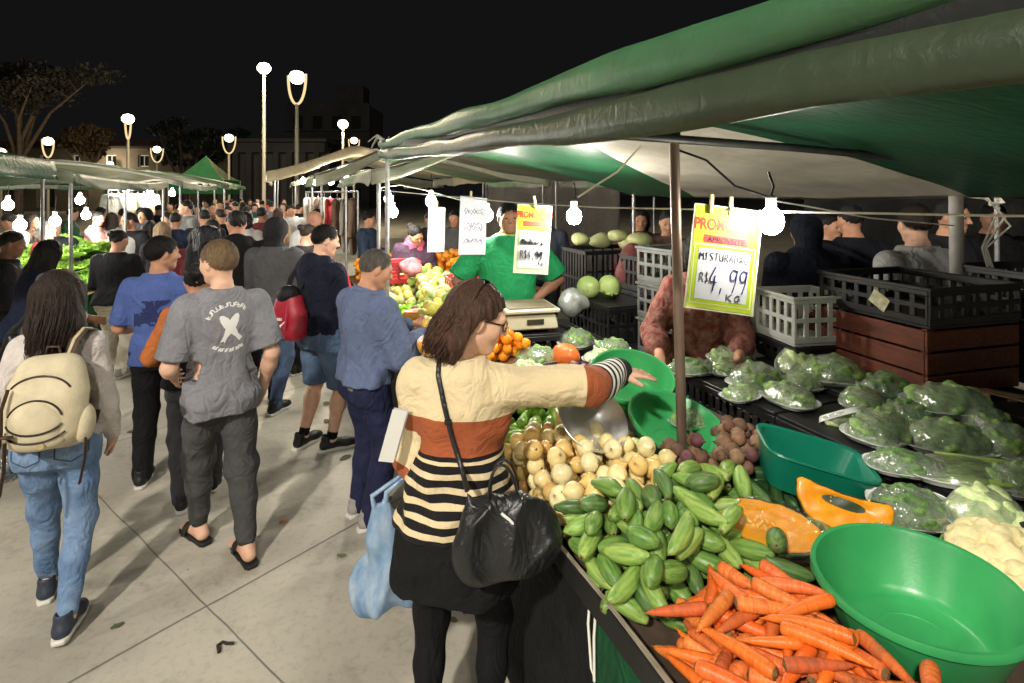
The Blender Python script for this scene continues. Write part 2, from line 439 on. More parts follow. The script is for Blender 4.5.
def body_mesh(s, J, h):
    H=s['H']; w=s.get('w',1.0); fem=s.get('fem',False); hs=J['hs']
    q=SDF(); prof=TORSO_F if fem else TORSO_M
    bw=w*.95
    f,lo,hi=torso_fn(J,prof,H,bw,-.012,zbot=.47,belly=max(0,s.get('belly',0)-.012)); q.fn(f,lo,hi,k=.02)
    lw=.5+.5*w
    for sd,sg in (('R',1),('L',-1)):
        sh,el,wr=J['sh'+sd],J['el'+sd],J['wr'+sd]
        af=.92 if fem else 1.0
        q.cone(sh-(sh-J['U']((0,-.012*H,.786*H)))*.35,sh,.034*H,.028*H*lw*af,k=.03)
        q.cone(sh,el,.029*H*lw*af,.0235*H*lw*af,k=.03)
        q.cone(el,el+(wr-el)*.35,.0235*H*lw*af,.0245*H*lw*af,k=.02); q.cone(el+(wr-el)*.3,wr,.0245*H*lw*af,.0160*H*af,k=.02)
        d=s.get('hdir'+sd); d=nrm(wr-el) if d is None else np.array(d,float)
        n=s.get('palm'+sd); n=v3(-sg,.1,0) if n is None else np.array(n,float)
        if abs(nrm(n)@nrm(d))>.95: n=v3(0,0,-1)
        hand_sdf(q,wr,d,n,sg,hs*(.93 if fem else 1.0),curl=s.get('curl'+sd,.35),rs=s.get('frs',1.0),spread=s.get('spread',1.0))
        hip,kn,an=J['hip'+sd],J['kn'+sd],J['an'+sd]
        lg=.84 if s.get('bottoms') and s['bottoms'][0].get('kind','trousers')=='trousers' else 1.0
        q.cone(hip-v3(0,0,.02),kn,.043*H*lw,.030*H*lw*lg,k=.02); q.cone(kn,kn+(an-kn)*.35+v3(0,-.008,0),.029*H*lw*lg,.031*H*lw*lg,k=.03); q.cone(kn+(an-kn)*.3,an,.031*H*lw*lg,.020*H,k=.03)
        fx,fy,fyaw,lift=J['foot'+sd]
        fd=v3(-math.sin(fyaw),math.cos(fyaw),0); fs=v3(math.cos(fyaw),math.sin(fyaw),0)
        z0=lift+.03+s.get('soleh',.0)
        q.cone(an,v3(fx,fy,z0+.01)-fd*.045,.034,.032,k=.02)
        q.cone(an-v3(0,0,.03),v3(fx,fy,z0)+fd*.10,.030,.024,k=.03); q.cone(v3(fx,fy,z0)-fd*.03,v3(fx,fy,z0-.006)+fd*.12,.028,.026,k=.02)
        if s.get('barefoot'):
            for i,o in enumerate((-.034,-.016,.0,.014,.026)):
                o=-o*sg*-1
                b=v3(fx,fy,z0-.008)+fd*.135+fs*o*-1*(-sg*sg); q.cone(b-fd*.04,b+fd*(.045-.004*abs(i-1)*1.5),.014,.012 if i else .012,k=.006)
    # neck and head
    hd,M=J['head'],J['Hm']
    def L(x,y,z): return hd+M@v3(x,y,z)*hs
    fm=.94 if fem else 1.0
    q.cone(J['neck']-J['Rm']@v3(0,-.004,.03),L(0,-.022,-.05),.050*fm*hs*(.6+.4*w),.050*fm*hs,k=.03)
    q.ell(L(0,-.010,.024),v3(.0765,.097,.093)*hs,M,k=.02)
    q.ell(L(0,.030,-.030),v3(.061*fm,.060,.072)*hs,M,k=.035)
    q.ell(L(0,.066,-.092),v3(.024,.020,.018)*hs*fm,M,k=.03)
    for sg in (1,-1):
        q.cone(L(sg*.050,.004,-.052),L(sg*.020,.060,-.090),.020*hs*fm,.017*hs,k=.03)
        q.ell(L(sg*.040,.058,-.020),v3(.024,.024,.026)*hs,M,k=.03)
        q.ell(L(sg*.079,-.006,-.006),v3(.009,.019,.032)*hs,M@rotm('Z',sg*-.35)@rotm('X',-.15),k=.008)
        q.ell(L(sg*.032,.100,.008),v3(.017,.018,.010)*hs,M,k=.014,op='sub')
    q.cone(L(-.040,.080,.026),L(.040,.080,.026),.012*hs,.012*hs,k=.02)
    q.cone(L(0,.088,.014),L(0,.111,-.024),.0075*hs,.0125*hs,k=.012)
    for sg in (1,-1): q.ell(L(sg*.012,.100,-.028),v3(.008,.009,.007)*hs,M,k=.006)
    q.ell(L(0,.0865,-.055),v3(.024,.010,.0055)*hs,M,k=.006); q.ell(L(0,.0855,-.066),v3(.020,.010,.0065)*hs,M,k=.006)
    V,F=q.mesh_data(h)
    E=SDF()
    for sg in (1,-1): E.ell(L(sg*.032,.0785,.007),v3(.0135,.0125,.0095)*hs,M,k=0)
    EV,EF=E.mesh_data(.0042)
    mi=np.r_[np.zeros(len(F),int),np.ones(len(EF),int)]
    F=np.concatenate([F,EF+len(V)]); V=np.concatenate([V,EV])
    me=np_mesh('body',V,F); me.polygons.foreach_set('material_index',mi.astype(np.int32)); return me
def hair_mesh(s, J, h):
    style=s.get('hair','short'); hd,M,hs=J['head'],J['Hm'],J['hs']
    Mi=M.T
    def L(x,y,z): return hd+M@v3(x,y,z)*hs
    q=SDF(); vol=s.get('hairvol',0.0)
    if style!='bald':
        q.ell(L(0,-.012,.030),(v3(.082,.102,.096)+vol)*hs,M,k=0)
    if style in('bob','long','pony','longback'):
        top=-.02
        ln={'bob':-.135,'long':-.30,'pony':-.05,'longback':-.26}[style]
        for sg in (1,-1):
            q.cone(L(sg*.058,-.030,.02),L(sg*.066,-.050,ln*.55),.044*hs+vol,.040*hs+vol,k=.04)
            q.cone(L(sg*.066,-.050,ln*.55),L(sg*.060,-.060,ln),.040*hs+vol,.026*hs,k=.03)
            if style!='longback' and not(s.get('tuck') and sg>0): q.cone(L(sg*.075,.015,.0),L(sg*.078,.01,ln*.8),.020*hs,.016*hs,k=.03)
        q.cone(L(0,-.060,.02),L(0,-.085,ln*.9),.062*hs+vol,.040*hs,k=.04)
    if style=='pony': q.cone(L(0,-.125,.02),L(0,-.15,-.18),.035*hs,.02*hs,k=.03)
    if style=='bun': q.ell(L(0,-.115,.055),v3(.045,.042,.042)*hs,M,k=.01)
    hl=s.get('hairline',0.0)
    def cut(X,Y,Z):
        x,y,z=X-hd[0],Y-hd[1],Z-hd[2]
        x,y,z=((Mi[i,0]*x+Mi[i,1]*y+Mi[i,2]*z)/hs for i in range(3))
        if s.get('tuck') and style=='bob':
            zl=np.where(x>.02,np.interp(y,[-.055,-.035,-.01,.03,.05,.075,.11],[-.5,-.06,.012,.022,.03,.066,.074]),np.interp(y,[-.02,.03,.05,.075,.11],[-.5,-.5,.02,.066,.074]))
        elif style in('short','thin','bun','bald','cap'):
            zl=np.interp(y,[-.12,-.07,-.035,.0,.03,.055,.075,.11],[-.068,-.060,-.035,.0,.008,.030+hl,.068+hl,.080+hl])
        else:
            zl=np.interp(y,[-.02,.03,.05,.075,.11],[-.5,-.5,.02,.066,.074])
        return (zl-z)*hs*.8
    if style!='bald':
        q.fn(cut,hd-.5,hd+.3,op='cut')
        if style in('short','bun','thin'):
            q.fn(lambda X,Y,Z: .0085*hs*np.clip(1+cut(X,Y,Z)/(.026*hs),0,1),hd-.5,hd+.3,op='disp')
        wv=waves(s.get('seed',1),150,6,(1,1,.12) if style in('bob','long','pony','longback') else (1,1,.8)); amp=s.get('hairamp',.0030)
        q.fn(lambda X,Y,Z: amp*wv(X,Y,Z),hd-.5,hd+.3,op='disp')
    for sg in (1,-1): q.cone(L(sg*.018,.094,.024),L(sg*.046,.080,.026),.0048*hs,.0035*hs,k=.0)
    if s.get('beard'):
        q.ell(L(0,.032,-.056),v3(.0625,.0625,.057)*hs,M,k=.0)
        def bc(X,Y,Z):
            x,y,z=X-hd[0],Y-hd[1],Z-hd[2]
            x,y,z=((Mi[i,0]*x+Mi[i,1]*y+Mi[i,2]*z)/hs for i in range(3))
            return np.where(z<.0,np.maximum(z+.030+(y-.02)*.15,-y+.0),-1.0)
        q.fn(bc,hd-.3,hd+.2,op='cut')
    V,F=q.mesh_data(max(h*.8,.0045) if h<.012 else h)
    if s.get('locks') and style in('bob','long','pony','longback'):
        mb=MB(); r=np.random.default_rng(s.get('seed',1)+5)
        ln={'bob':-.150,'long':-.32,'pony':-.06,'longback':-.28}[style]
        for i in range(s['locks']):
            a=r.uniform(R(22 if s.get('tuck') else -48),R(228)) if style!='longback' else r.uniform(R(-20),R(200))   # 90deg = back
            a0=-a  # direction in xy: angle measured from +x through -y
            pts=[];rs=[]
            out=r.uniform(.98,1.09); wob=r.uniform(0,6.28); le=ln*r.uniform(.82,1.08); k=r.uniform(.005,.022)
            for t in np.linspace(0,1,13):
                if t<.5:
                    ph=R(12)+t/.5*R(80); x=.083*math.sin(ph)*math.cos(a0)*out; y=-.012+.104*math.sin(ph)*math.sin(a0)*out; z=.03+.098*math.cos(ph)*out
                else:
                    u=(t-.5)/.5; rr=1+.10*math.sin(u*2.6)-.12*u*u
                    x=.083*math.cos(a0)*out*rr; y=-.012+.104*math.sin(a0)*out*rr-.02*u; z=.026+(le-.026)*u
                    x+=k*math.sin(u*5+wob)*u; y+=k*math.cos(u*4+wob)*u
                pts.append(L(x,y,z)); rs.append((.0075 if t<.9 else .005)*hs*(1 if t>.08 else .6)*(1.0-.75*max(0,(t-.75)/.25)))
            mb.tube(pts,rs,6)
        for i in range(s['locks']*2):       # fine loose strands over the locks
            a0=-r.uniform(R(20 if s.get('tuck') else -50),R(230)); out=r.uniform(1.03,1.13); wob=r.uniform(0,6.28); le=ln*r.uniform(.7,1.16); k=r.uniform(.004,.026); pts=[]
            for t in np.linspace(.04,1,11):
                if t<.5: ph=R(12)+t/.5*R(80); x=.083*math.sin(ph)*math.cos(a0)*out; y=-.012+.104*math.sin(ph)*math.sin(a0)*out; z=.03+.098*math.cos(ph)*out
                else:
                    u=(t-.5)/.5; rr=1+.10*math.sin(u*2.6)-.10*u*u; x=.083*math.cos(a0)*out*rr+k*math.sin(u*5+wob)*u; y=-.012+.104*math.sin(a0)*out*rr-.02*u+k*math.cos(u*4+wob)*u; z=.026+(le-.026)*u
                pts.append(L(x,y,z))
            mb.tube(pts,[.0016*hs]*9+[.0012*hs,.0005*hs],4)
        nv=len(V); V=np.concatenate([V,np.array(mb.v)]); 
        Q=[tuple(i+nv for i in f) for f in mb.f if len(f)==4]; F=np.concatenate([F,np.array(Q)])
    if h<.0095 and style in('short','bun','thin') and style!='bald':
        # short loose strands lying over the scalp
        r=np.random.default_rng(s.get('seed',1)+6); e=v3(.082,.102,.096)+vol; c0=v3(0,-.012,.030); vs=[]; fs=[]
        n=5200
        D=r.normal(size=(n,3)); D/=np.linalg.norm(D,axis=1)[:,None]
        Pt=c0+D*e*1.004
        zl=np.interp(Pt[:,1],[-.12,-.07,-.035,.0,.03,.055,.075,.11],[-.066,-.058,-.033,.002,.010,.032+hl,.070+hl,.082+hl])
        keep=Pt[:,2]>zl; D=D[keep]; Pt=Pt[keep]
        tp=np.clip(1-(Pt[:,2]-zl[keep])/.026,0,1)[:,None]; Pt=Pt-D*tp*.0075
        Nn=D/e; Nn/=np.linalg.norm(Nn,axis=1)[:,None]
        fl=np.stack([D[:,0]*.5,np.where(Pt[:,1]>.0,.35,-.75)+0*D[:,0],-.55+0*D[:,0]],1)+r.normal(size=D.shape)*.32
        T=fl-Nn*(fl*Nn).sum(1)[:,None]; T/=np.linalg.norm(T,axis=1)[:,None]; B=np.cross(Nn,T)
        Ln=r.uniform(.012,.026,len(D))[:,None]*s.get('strand',1.0); wd=.0011
        a=Pt+B*wd; b_=Pt-B*wd; m1=Pt+T*Ln*.55+Nn*(.0035+.003*r.random((len(D),1))); c1=m1+B*wd; d1=m1-B*wd; tip=Pt+T*Ln+Nn*.0025; t1=tip+B*.0003; t2=tip-B*.0003
        A=np.stack([a,b_,c1,d1,t1,t2],1).reshape(-1,3); A=hd+(A*hs)@M.T
        base=len(V)+6*np.arange(len(D))[:,None]
        Fq=np.concatenate([base+np.array([[0,1,3,2]]),base+np.array([[2,3,5,4]])])
        V=np.concatenate([V,A]); F=np.concatenate([F,Fq])
    return np_mesh('hair',V,F)
def top_mesh(s, J, g, h):
    H=s['H']; w=s.get('w',1.0); fem=s.get('fem',False); q=SDF(); prof=TORSO_F if fem else TORSO_M
    infl=g.get('infl',.018); hem=g.get('hem',.49); lw=.5+.5*w
    f,lo,hi=torso_fn(J,prof,H,w,infl,belly=s.get('belly',0),ztop=g.get('ztop',.845),zbot=hem,flare=g.get('flare'),wd=g.get('wd')); q.fn(f,lo,hi,k=.02)
    sl=g.get('sleeve','long'); sr=g.get('sr',1.0)
    for sd,sg in (('R',1),('L',-1)):
        sh,el,wr=J['sh'+sd],J['el'+sd],J['wr'+sd]; af=.92 if fem else 1.0
        c=J['U']((0,-.012*H,.778*H))
        if sl=='none' and g.get('ztop',.845)<.7: continue
        q.cone(sh-(sh-c)*.45,sh,.036*H,.031*H*lw*af+infl*.5,k=.04)
        if sl=='none': continue
        r0=.030*H*lw*af+infl*.7*sr; r1=.026*H*lw*af+infl*.8*sr; r2=.021*H*lw*af+infl*.7*sr
        if sl=='short':
            e=sh+(el-sh)*g.get('slen',.72); ax=nrm(el-sh)
            q2=SDF(); q.cone(sh,e+ax*.03,r0,r0*1.08,k=.035)
            def cutf(X,Y,Z,e=e,ax=ax,sh=sh):
                d=(X-e[0])*ax[0]+(Y-e[1])*ax[1]+(Z-e[2])*ax[2]
                rr=np.sqrt(np.maximum((X-e[0])**2+(Y-e[1])**2+(Z-e[2])**2-d*d,0))
                return np.where((rr<r0*1.9)&(d>-.03),d,-1.0)
            q.fn(cutf,e-r0*1.6,e+r0*1.6+.001,op='cut')
        else:
            m=el+(wr-el)*.5
            q.cone(sh,el,r0,r1,k=.035); q.cone(el,m,r1,(r1+r2)/2,k=.02); q.cone(m,el+(wr-el)*g.get('slen',.96),(r1+r2)/2,r2*g.get('cuff',.92),k=.02)
    if g.get('hood')=='down':
        q.ell(J['U']((0,-.062*H,.815*H)),v3(.085,.05,.07)*H/1.0*.8,J['Rm'],k=.03)
        q.cone(J['U']((-.055*H,-.02*H,.838*H)),J['U']((.055*H,-.02*H,.838*H)),.018*H,.018*H,k=.03)
    if g.get('collar'):
        for i in range(14):
            a=2*math.pi*i/14; b=2*math.pi*(i+1)/14
            p=lambda t:J['U']((.040*H*math.sin(t),-.014*H+.040*H*math.cos(t),.838*H-.012*H*math.cos(t)))
            q.cone(p(a),p(b),.010*H,.010*H,k=.008)
    if g.get('hood')=='up':
        hd,M,hs=J['head'],J['Hm'],J['hs']
        q.ell(hd+M@v3(0,-.02,.025)*hs,v3(.103,.122,.118)*hs,M,k=.03); q.cone(hd+M@v3(0,-.05,-.05)*hs,J['neck'],.085*hs,.08*hs,k=.05)
        q.ell(hd+M@v3(0,.115,-.01)*hs,v3(.075,.09,.10)*hs,M,k=.015,op='sub')
    if g.get('vneck'):
        q.ell(J['U']((0,.055*H,.845*H)),v3(.030,.05,.045)*H,J['Rm'],k=.006,op='sub')
    wr_=g.get('wr',.004); sd_=s.get('seed',1)
    w1=waves(sd_,42,7,(1,1,1.3)); w2=waves(sd_+9,20,5,(1,1,.8)); wz=waves(sd_+3,30,5,(1,1,.5))
    waist=J['U']((0,0,(hem+.05)*H))
    def disp(X,Y,Z):
        m=.55+.8*np.exp(-((Z-waist[2])/.10)**2)
        return 1.12*wr_*(.6*w1(X,Y,Z)+.9*np.abs(w2(X,Y,Z))-.5)*m
    q.fn(disp,v3(-2,-2,0),v3(2,2,2.4),op='disp')
    V,F=q.mesh_data(h); me=np_mesh(g.get('name','shirt'),V,F)
    if g.get('armattr'):
        av=np.full(len(V),-1.0,np.float32)
        for sd in 'RL':
            sh,el,wr=J['sh'+sd],J['el'+sd],J['wr'+sd]; best=np.full(len(V),9.0); arc=np.zeros(len(V)); base=0
            for a,b in ((sh,el),(el,wr+(wr-el)*.15)):
                ab=b-a; t=np.clip(((V-a)@ab)/(ab@ab),0,1); d=np.linalg.norm(V-a-t[:,None]*ab,axis=1); m=d<best
                best[m]=d[m]; arc[m]=base+t[m]*np.linalg.norm(ab); base+=np.linalg.norm(ab)
            m=(best<(.13 if sd=='R' else .10))&(arc>.15)
            av[m]=arc[m]
        at=me.attributes.new('arm','FLOAT','POINT'); at.data.foreach_set('value',av)
    return me
def bottom_mesh(s, J, g, h):
    H=s['H']; w=s.get('w',1.0); fem=s.get('fem',False); q=SDF(); prof=TORSO_F if fem else TORSO_M
    infl=g.get('infl',.004); lw=.5+.5*w; waist=g.get('waist',.556)
    Jl=dict(J); Jl['Rm']=np.eye(3); Jl['U']=lambda p:np.array(p,float)
    Jl['Rm']=rotm('Z',s.get('twist',0)*.3)
    f,lo,hi=torso_fn(Jl,prof,H,w,infl,ztop=waist,zbot=.455); q.fn(f,lo,hi,k=.02)
    kind=g.get('kind','trousers'); ease=g.get('ease',.015)
    for sd,sg in (('R',1),('L',-1)):
        hip,kn,an=J['hip'+sd],J['kn'+sd],J['an'+sd]
        r0=.053*H*lw+infl; r1=.034*H*lw+ease; r2=g.get('hemr',.045); r15=.034*H*lw+ease*.9
        q.cone(hip+v3(0,-.012,.0),hip+(kn-hip)*.5,r0,(r0+r1)*.49,k=.05); 
        if kind=='shorts':
            e=g.get('hemz',.27)*H; t=(hip[2]-e)/(hip[2]-kn[2]); E=hip+(kn-hip)*t
            q.cone(hip+(kn-hip)*.5,E-v3(0,0,.03),(r0+r1)*.49,r1*g.get('flare',1.15),k=.03)
        else:
            q.cone(hip+(kn-hip)*.5,kn,(r0+r1)*.49,r1,k=.03)
            m=kn+(an-kn)*.4+v3(0,-.008,0); q.cone(kn,m,r1,(r15+r2)*.5,k=.03); q.cone(m,an+(an-kn)*g.get('ext',.06),(r15+r2)*.5,r2,k=.03)
    if kind=='shorts':
        e=g.get('hemz',.27)*H
        q.fn(lambda X,Y,Z:(e-Z)+0*X+0*Y,v3(-1,-1,-.1),v3(1,1,e+.1),op='cut')
    else:
        zc=g.get('cutz',.025)
        q.fn(lambda X,Y,Z:(zc-Z)+0*X+0*Y,v3(-1,-1,-.2),v3(1,1,zc+.05),op='cut')
    wr_=g.get('wr',.004); sd_=s.get('seed',1)+20
    w1=waves(sd_,45,7,(.8,.8,1.6)); w2=waves(sd_+9,26,5,(.7,.7,1.4))
    kz=(J['knR'][2]+J['knL'][2])/2; az=.07*H
    def disp(X,Y,Z):
        m=.30+.9*np.exp(-((Z-kz)/.09)**2)+1.3*np.exp(-((Z-az)/.09)**2)+.6*np.exp(-((Z-.46*H)/.06)**2)
        return 1.05*wr_*(.55*w1(X,Y,Z)+.9*np.abs(w2(X,Y,Z))-.5)*m
    q.fn(disp,v3(-2,-2,-.2),v3(2,2,1.4),op='disp')
    V,F=q.mesh_data(h); return np_mesh(g.get('name','trousers'),V,F)
_shoe={}
def shoe_meshes(h=.006):
    if h in _shoe: return _shoe[h]
    q=SDF()
    q.cone((0,-.055,.045),(0,.0,.055),.037,.036,k=.03); q.cone((0,.0,.055),(0,.12,.038),.036,.036,k=.03); q.cone((0,.12,.034),(.004,.165,.03),.037,.034,k=.03)
    q.cone((0,-.045,.06),(0,-.04,.105),.036,.038,k=.02)
    q.ell((0,-.035,.125),(.028,.034,.03),None,k=.008,op='sub')
    for y in (.045,.06,.075,.09): q.cone((-.018,y,.088-.28*(y-.045)),(.018,y,.088-.28*(y-.045)),.004,.004,k=.002)
    q.fn(lambda X,Y,Z:(.02-Z)+0*X+0*Y,v3(-1,-1,-.1),v3(1,1,.1),op='cut')
    up=q.mesh('shoe',h)
    def foot(X,Y,Z,e=0.0):
        wd=np.interp(Y,[-.105,-.07,0,.06,.12,.17,.205],[.022,.036,.036,.041,.045,.036,.012])+e
        d=np.abs(X)-wd
        d=np.maximum(d,np.maximum(Y-.203-e,-.100-e-Y))
        top=.026+.004*np.cos(Y*25)
        return np.maximum(d,np.maximum(Z-top,.001-Z))
    s=SDF(); s.fn(foot,v3(-.07,-.13,-.01),v3(.07,.23,.05),k=0); so=s.mesh('sole',h)
    _shoe[h]=(up,so); return _shoe[h]
def copy_mesh_with(me, m):
    c=me.copy(); c.materials.clear(); c.materials.append(m); return c
_shoe_mat={}
def add_shoes(root, s, J, upper, sole, h=.006):
    key=(upper.name,sole.name,h)
    if key not in _shoe_mat:
        a,b=shoe_meshes(h); _shoe_mat[key]=(copy_mesh_with(a,upper),copy_mesh_with(b,sole))
    a,b=_shoe_mat[key]; sc=s['H']/1.75*s.get('shoesize',1.0)
    for sd in 'RL':
        fx,fy,yaw,lift=J['foot'+sd]
        o=mesh_obj('shoe',a,None,root); o.location=(fx,fy,lift); o.rotation_euler=(s.get('toe'+sd,0),0,yaw); o.scale=(sc*1.04,sc*.98,sc)
        k=mesh_obj('sole',b,None,o)
def person(label, loc, heading, s, group=None):
    """heading: angle about Z of the direction faced, 0 = +Y (away), positive turns towards -X"""
    J=skeleton(s); h=s.get('res',.008)
    root=mesh_obj('person',body_mesh(s,J,h*s.get('bodyf',1.0)),[SKIN[s.get('skin','tan')],EYE])
    tag(root,label,'person',group)
    root.location=(loc[0],loc[1],loc[2] if len(loc)>2 else 0); root.rotation_euler=(0,0,heading)
    if s.get('hair')!='none': mesh_obj('hair',hair_mesh(s,J,h),HAIRM[s.get('haircol','dark')],root)
    for g in s.get('tops',()): 
        mesh_obj(g.get('name','shirt'),top_mesh(s,J,g,g.get('res',h*1.15)),g['mat'],root)
    for g in s.get('bottoms',()):
        mesh_obj(g.get('name','trousers'),bottom_mesh(s,J,g,g.get('res',h*1.25)),g['mat'],root)
    if s.get('shoes'): add_shoes(root,s,J,s['shoes'][0],s['shoes'][1],.006 if h<.012 else .012)
    if s.get('cap'):
        q=SDF(); hd,M,hs=J['head'],J['Hm'],J['hs']; L=lambda x,y,z: hd+M@v3(x,y,z)*hs
        q.ell(L(0,-.010,.040),v3(.088,.108,.094)*hs,M,k=0)
        Mi=M.T
        def cut(X,Y,Z):
            z=(Mi[2,0]*(X-hd[0])+Mi[2,1]*(Y-hd[1])+Mi[2,2]*(Z-hd[2]))/hs; return (.045-z)*hs
        q.fn(cut,hd-.3,hd+.3,op='cut'); q.ell(L(0,.125,.050),v3(.070,.075,.008)*hs,M@rotm('X',-.15),k=.006)
        mesh_obj('cap',q.mesh('cap',max(h*.8,.006)),s['cap'],root)
    root['_dummy']=0; del root['_dummy']
    return root,J
# ------------------------------------------------------------------ ground
def ground_material():
    m=bpy.data.materials.new('plaza concrete'); m.use_nodes=True; nt=m.node_tree; N=nt.nodes; L=nt.links; b=N['Principled BSDF']
    g=N.new('ShaderNodeNewGeometry'); mp=N.new('ShaderNodeMapping'); mp.vector_type='POINT'
    # slab grid turned 38 degrees: x' along one joint family, y' along the other
    p0=G(207,606); a=R(38.2)
    mp.inputs['Rotation'].default_value=(0,0,a); 
    rot=Matrix.Rotation(a,3,'Z')@p0
    mp.inputs['Location'].default_value=(-rot.x,-rot.y,0)
    L.new(g.outputs['Position'],mp.inputs[0])
    sp=N.new('ShaderNodeSeparateXYZ'); 
    wn_=N.new('ShaderNodeTexNoise'); wn_.inputs['Scale'].default_value=2.2; wn_.inputs['Detail'].default_value=4; L.new(mp.outputs[0],wn_.inputs['Vector'])
    wv=N.new('ShaderNodeVectorMath'); wv.operation='MULTIPLY_ADD'; wv.inputs[1].default_value=(.022,.022,0); L.new(wn_.outputs['Color'],wv.inputs[0]); L.new(mp.outputs[0],wv.inputs[2])
    off=N.new('ShaderNodeVectorMath'); off.operation='ADD'; off.inputs[1].default_value=(-.011,-.011,0); L.new(wv.outputs[0],off.inputs[0])
    L.new(off.outputs[0],sp.inputs[0])
    def math_(op,a,bv=None,cv=None):
        n=N.new('ShaderNodeMath'); n.operation=op
        for i,q in enumerate((a,bv,cv)):
            if q is None: continue
            if isinstance(q,(int,float)): n.inputs[i].default_value=q
            else: L.new(q,n.inputs[i])
        return n.outputs[0]
    ds=[]
    for ax,per,wd in (('X',2.45,.0048),('Y',2.45,.0028)):
        f=math_('DIVIDE',sp.outputs[ax],per); f=math_('ADD',f,.5); f=math_('FRACT',f); f=math_('SUBTRACT',f,.5); f=math_('ABSOLUTE',f); f=math_('MULTIPLY',f,per)
        mr=N.new('ShaderNodeMapRange'); mr.inputs['From Min'].default_value=wd*.5; mr.inputs['From Max'].default_value=wd*2.0; mr.inputs['To Min'].default_value=1; mr.inputs['To Max'].default_value=0; L.new(f,mr.inputs[0]); ds.append(mr.outputs[0])
    joint=math_('MAXIMUM',ds[0],ds[1])
    def noise(sc,det,ro=.6,src=None):
        n=N.new('ShaderNodeTexNoise'); n.inputs['Scale'].default_value=sc; n.inputs['Detail'].default_value=det; n.inputs['Roughness'].default_value=ro; L.new(src or g.outputs['Position'],n.inputs['Vector']); return n.outputs['Fac']
    def ramp(src,stops):
        r=N.new('ShaderNodeValToRGB'); e=r.color_ramp.elements
        e[0].position,e[0].color=stops[0][0],tuple(stops[0][1])+(1,); e[1].position,e[1].color=stops[-1][0],tuple(stops[-1][1])+(1,)
        for p,c in stops[1:-1]: q=e.new(p); q.color=tuple(c)+(1,)
        L.new(src,r.inputs[0]); return r.outputs[0]
    def mix(t,a,b_,f):
        n=N.new('ShaderNodeMix'); n.data_type='RGBA'; n.blend_type=t
        for i,q in ((0,f),(6,a),(7,b_)):
            if isinstance(q,(int,float)): n.inputs[i].default_value=q
            elif isinstance(q,tuple): n.inputs[i].default_value=q
            else: L.new(q,n.inputs[i])
        return n.outputs[2]
    base=ramp(noise(.55,5),[(.3,(.405,.375,.312)),(.55,(.50,.462,.382)),(.75,(.565,.52,.425))])
    fine=ramp(noise(26,7,.75),[(.3,(.70,.70,.70)),(.5,(1,1,1)),(.75,(1.0,1.0,1.0))])
    c=mix('MULTIPLY',base,fine,.8)
    wear=ramp(noise(2.6,6,.72),[(.30,(.62,.61,.60)),(.47,(.97,.97,.97)),(1.0,(1,1,1))]); c=mix('MULTIPLY',c,wear,.9)
    big=ramp(noise(.9,3,.5),[(.36,(.70,.70,.69)),(.5,(1,1,1)),(1.0,(1,1,1))]); c=mix('MULTIPLY',c,big,.7)
    vo2=N.new('ShaderNodeTexVoronoi'); vo2.inputs['Scale'].default_value=6.5; L.new(g.outputs['Position'],vo2.inputs['Vector']); gum=ramp(vo2.outputs['Distance'],[(.035,(.45,.43,.40)),(.06,(1,1,1)),(1,(1,1,1))]); gm=ramp(noise(1.1,2,.5),[(.5,(0,0,0)),(.56,(1,1,1))]); c=mix('MULTIPLY',c,gum,gm)
    vo=N.new('ShaderNodeTexVoronoi'); vo.inputs['Scale'].default_value=2.3; L.new(g.outputs['Position'],vo.inputs['Vector'])
    spot=ramp(vo.outputs['Distance'],[(.02,(.28,.26,.24)),(.045,(1,1,1)),(1,(1,1,1))]); c=mix('MULTIPLY',c,spot,.65)
    c=mix('MIX',c,(.075,.07,.06,1),math_('MULTIPLY',joint,.8))
    L.new(c,b.inputs['Base Color'])
    rr=ramp(noise(1.4,5),[(.3,(.42,)*3),(.7,(.68,)*3)]); L.new(rr,b.inputs['Roughness']); b.inputs['Specular IOR Level'].default_value=.4
    bp=N.new('ShaderNodeBump'); bp.inputs['Strength'].default_value=.35; bp.inputs['Distance'].default_value=.006
    hsum=math_('SUBTRACT',math_('MULTIPLY',noise(45,5),.35),math_('MULTIPLY',joint,1.0)); L.new(hsum,bp.inputs['Height']); L.new(bp.outputs[0],b.inputs['Normal'])
    return m
mb=MB(); mb.add([(-260,-60,0),(260,-60,0),(260,420,0),(-260,420,0)],[(0,1,2,3)])
o=mb.build('ground',ground_material()); tag(o,'pale concrete plaza paved in large slabs with dark joints','ground',kind='structure')

# ------------------------------------------------------------------ shared materials
STEEL=mat('galvanised steel',lin((150,150,148)),rough=.45,metal=.7,var=.2,vscale=20,bump=.1)
IRON=mat('dark painted steel',lin((60,60,58)),rough=.5,metal=.4,var=.25,vscale=14)
WOOD=mat('worn wood',lin((128,92,62)),rough=.75,var=.35,vscale=12,stretch=(6,1,6),bump=.3,bscale=40)
GREYWOOD=mat('weathered wood',lin((150,140,122)),rough=.8,var=.3,vscale=10,stretch=(6,1,6),bump=.3,bscale=40)
DARKWOOD=mat('brown wooden crate',lin((104,52,34)),rough=.7,var=.35,vscale=9,stretch=(5,1,5),bump=.3,bscale=40)
BLACKPL=mat('black plastic',lin((26,26,27)),rough=.45,spec=.4,var=.25,vscale=6)
GREYPL=mat('grey plastic',lin((176,178,172)),rough=.5,spec=.4,var=.12,vscale=8)
REDPL=mat('red plastic',lin((170,44,52)),rough=.35,spec=.5,var=.1)
GREENPL=mat('green plastic',lin((58,158,92)),rough=.32,spec=.5,var=.06,vscale=10,bump=.03,bscale=120)
TURQPL=mat('turquoise plastic',lin((14,112,88)),rough=.35,spec=.5,var=.08)
BLACKCLOTH=cloth('black skirt',lin((24,25,25)),rough=.8)
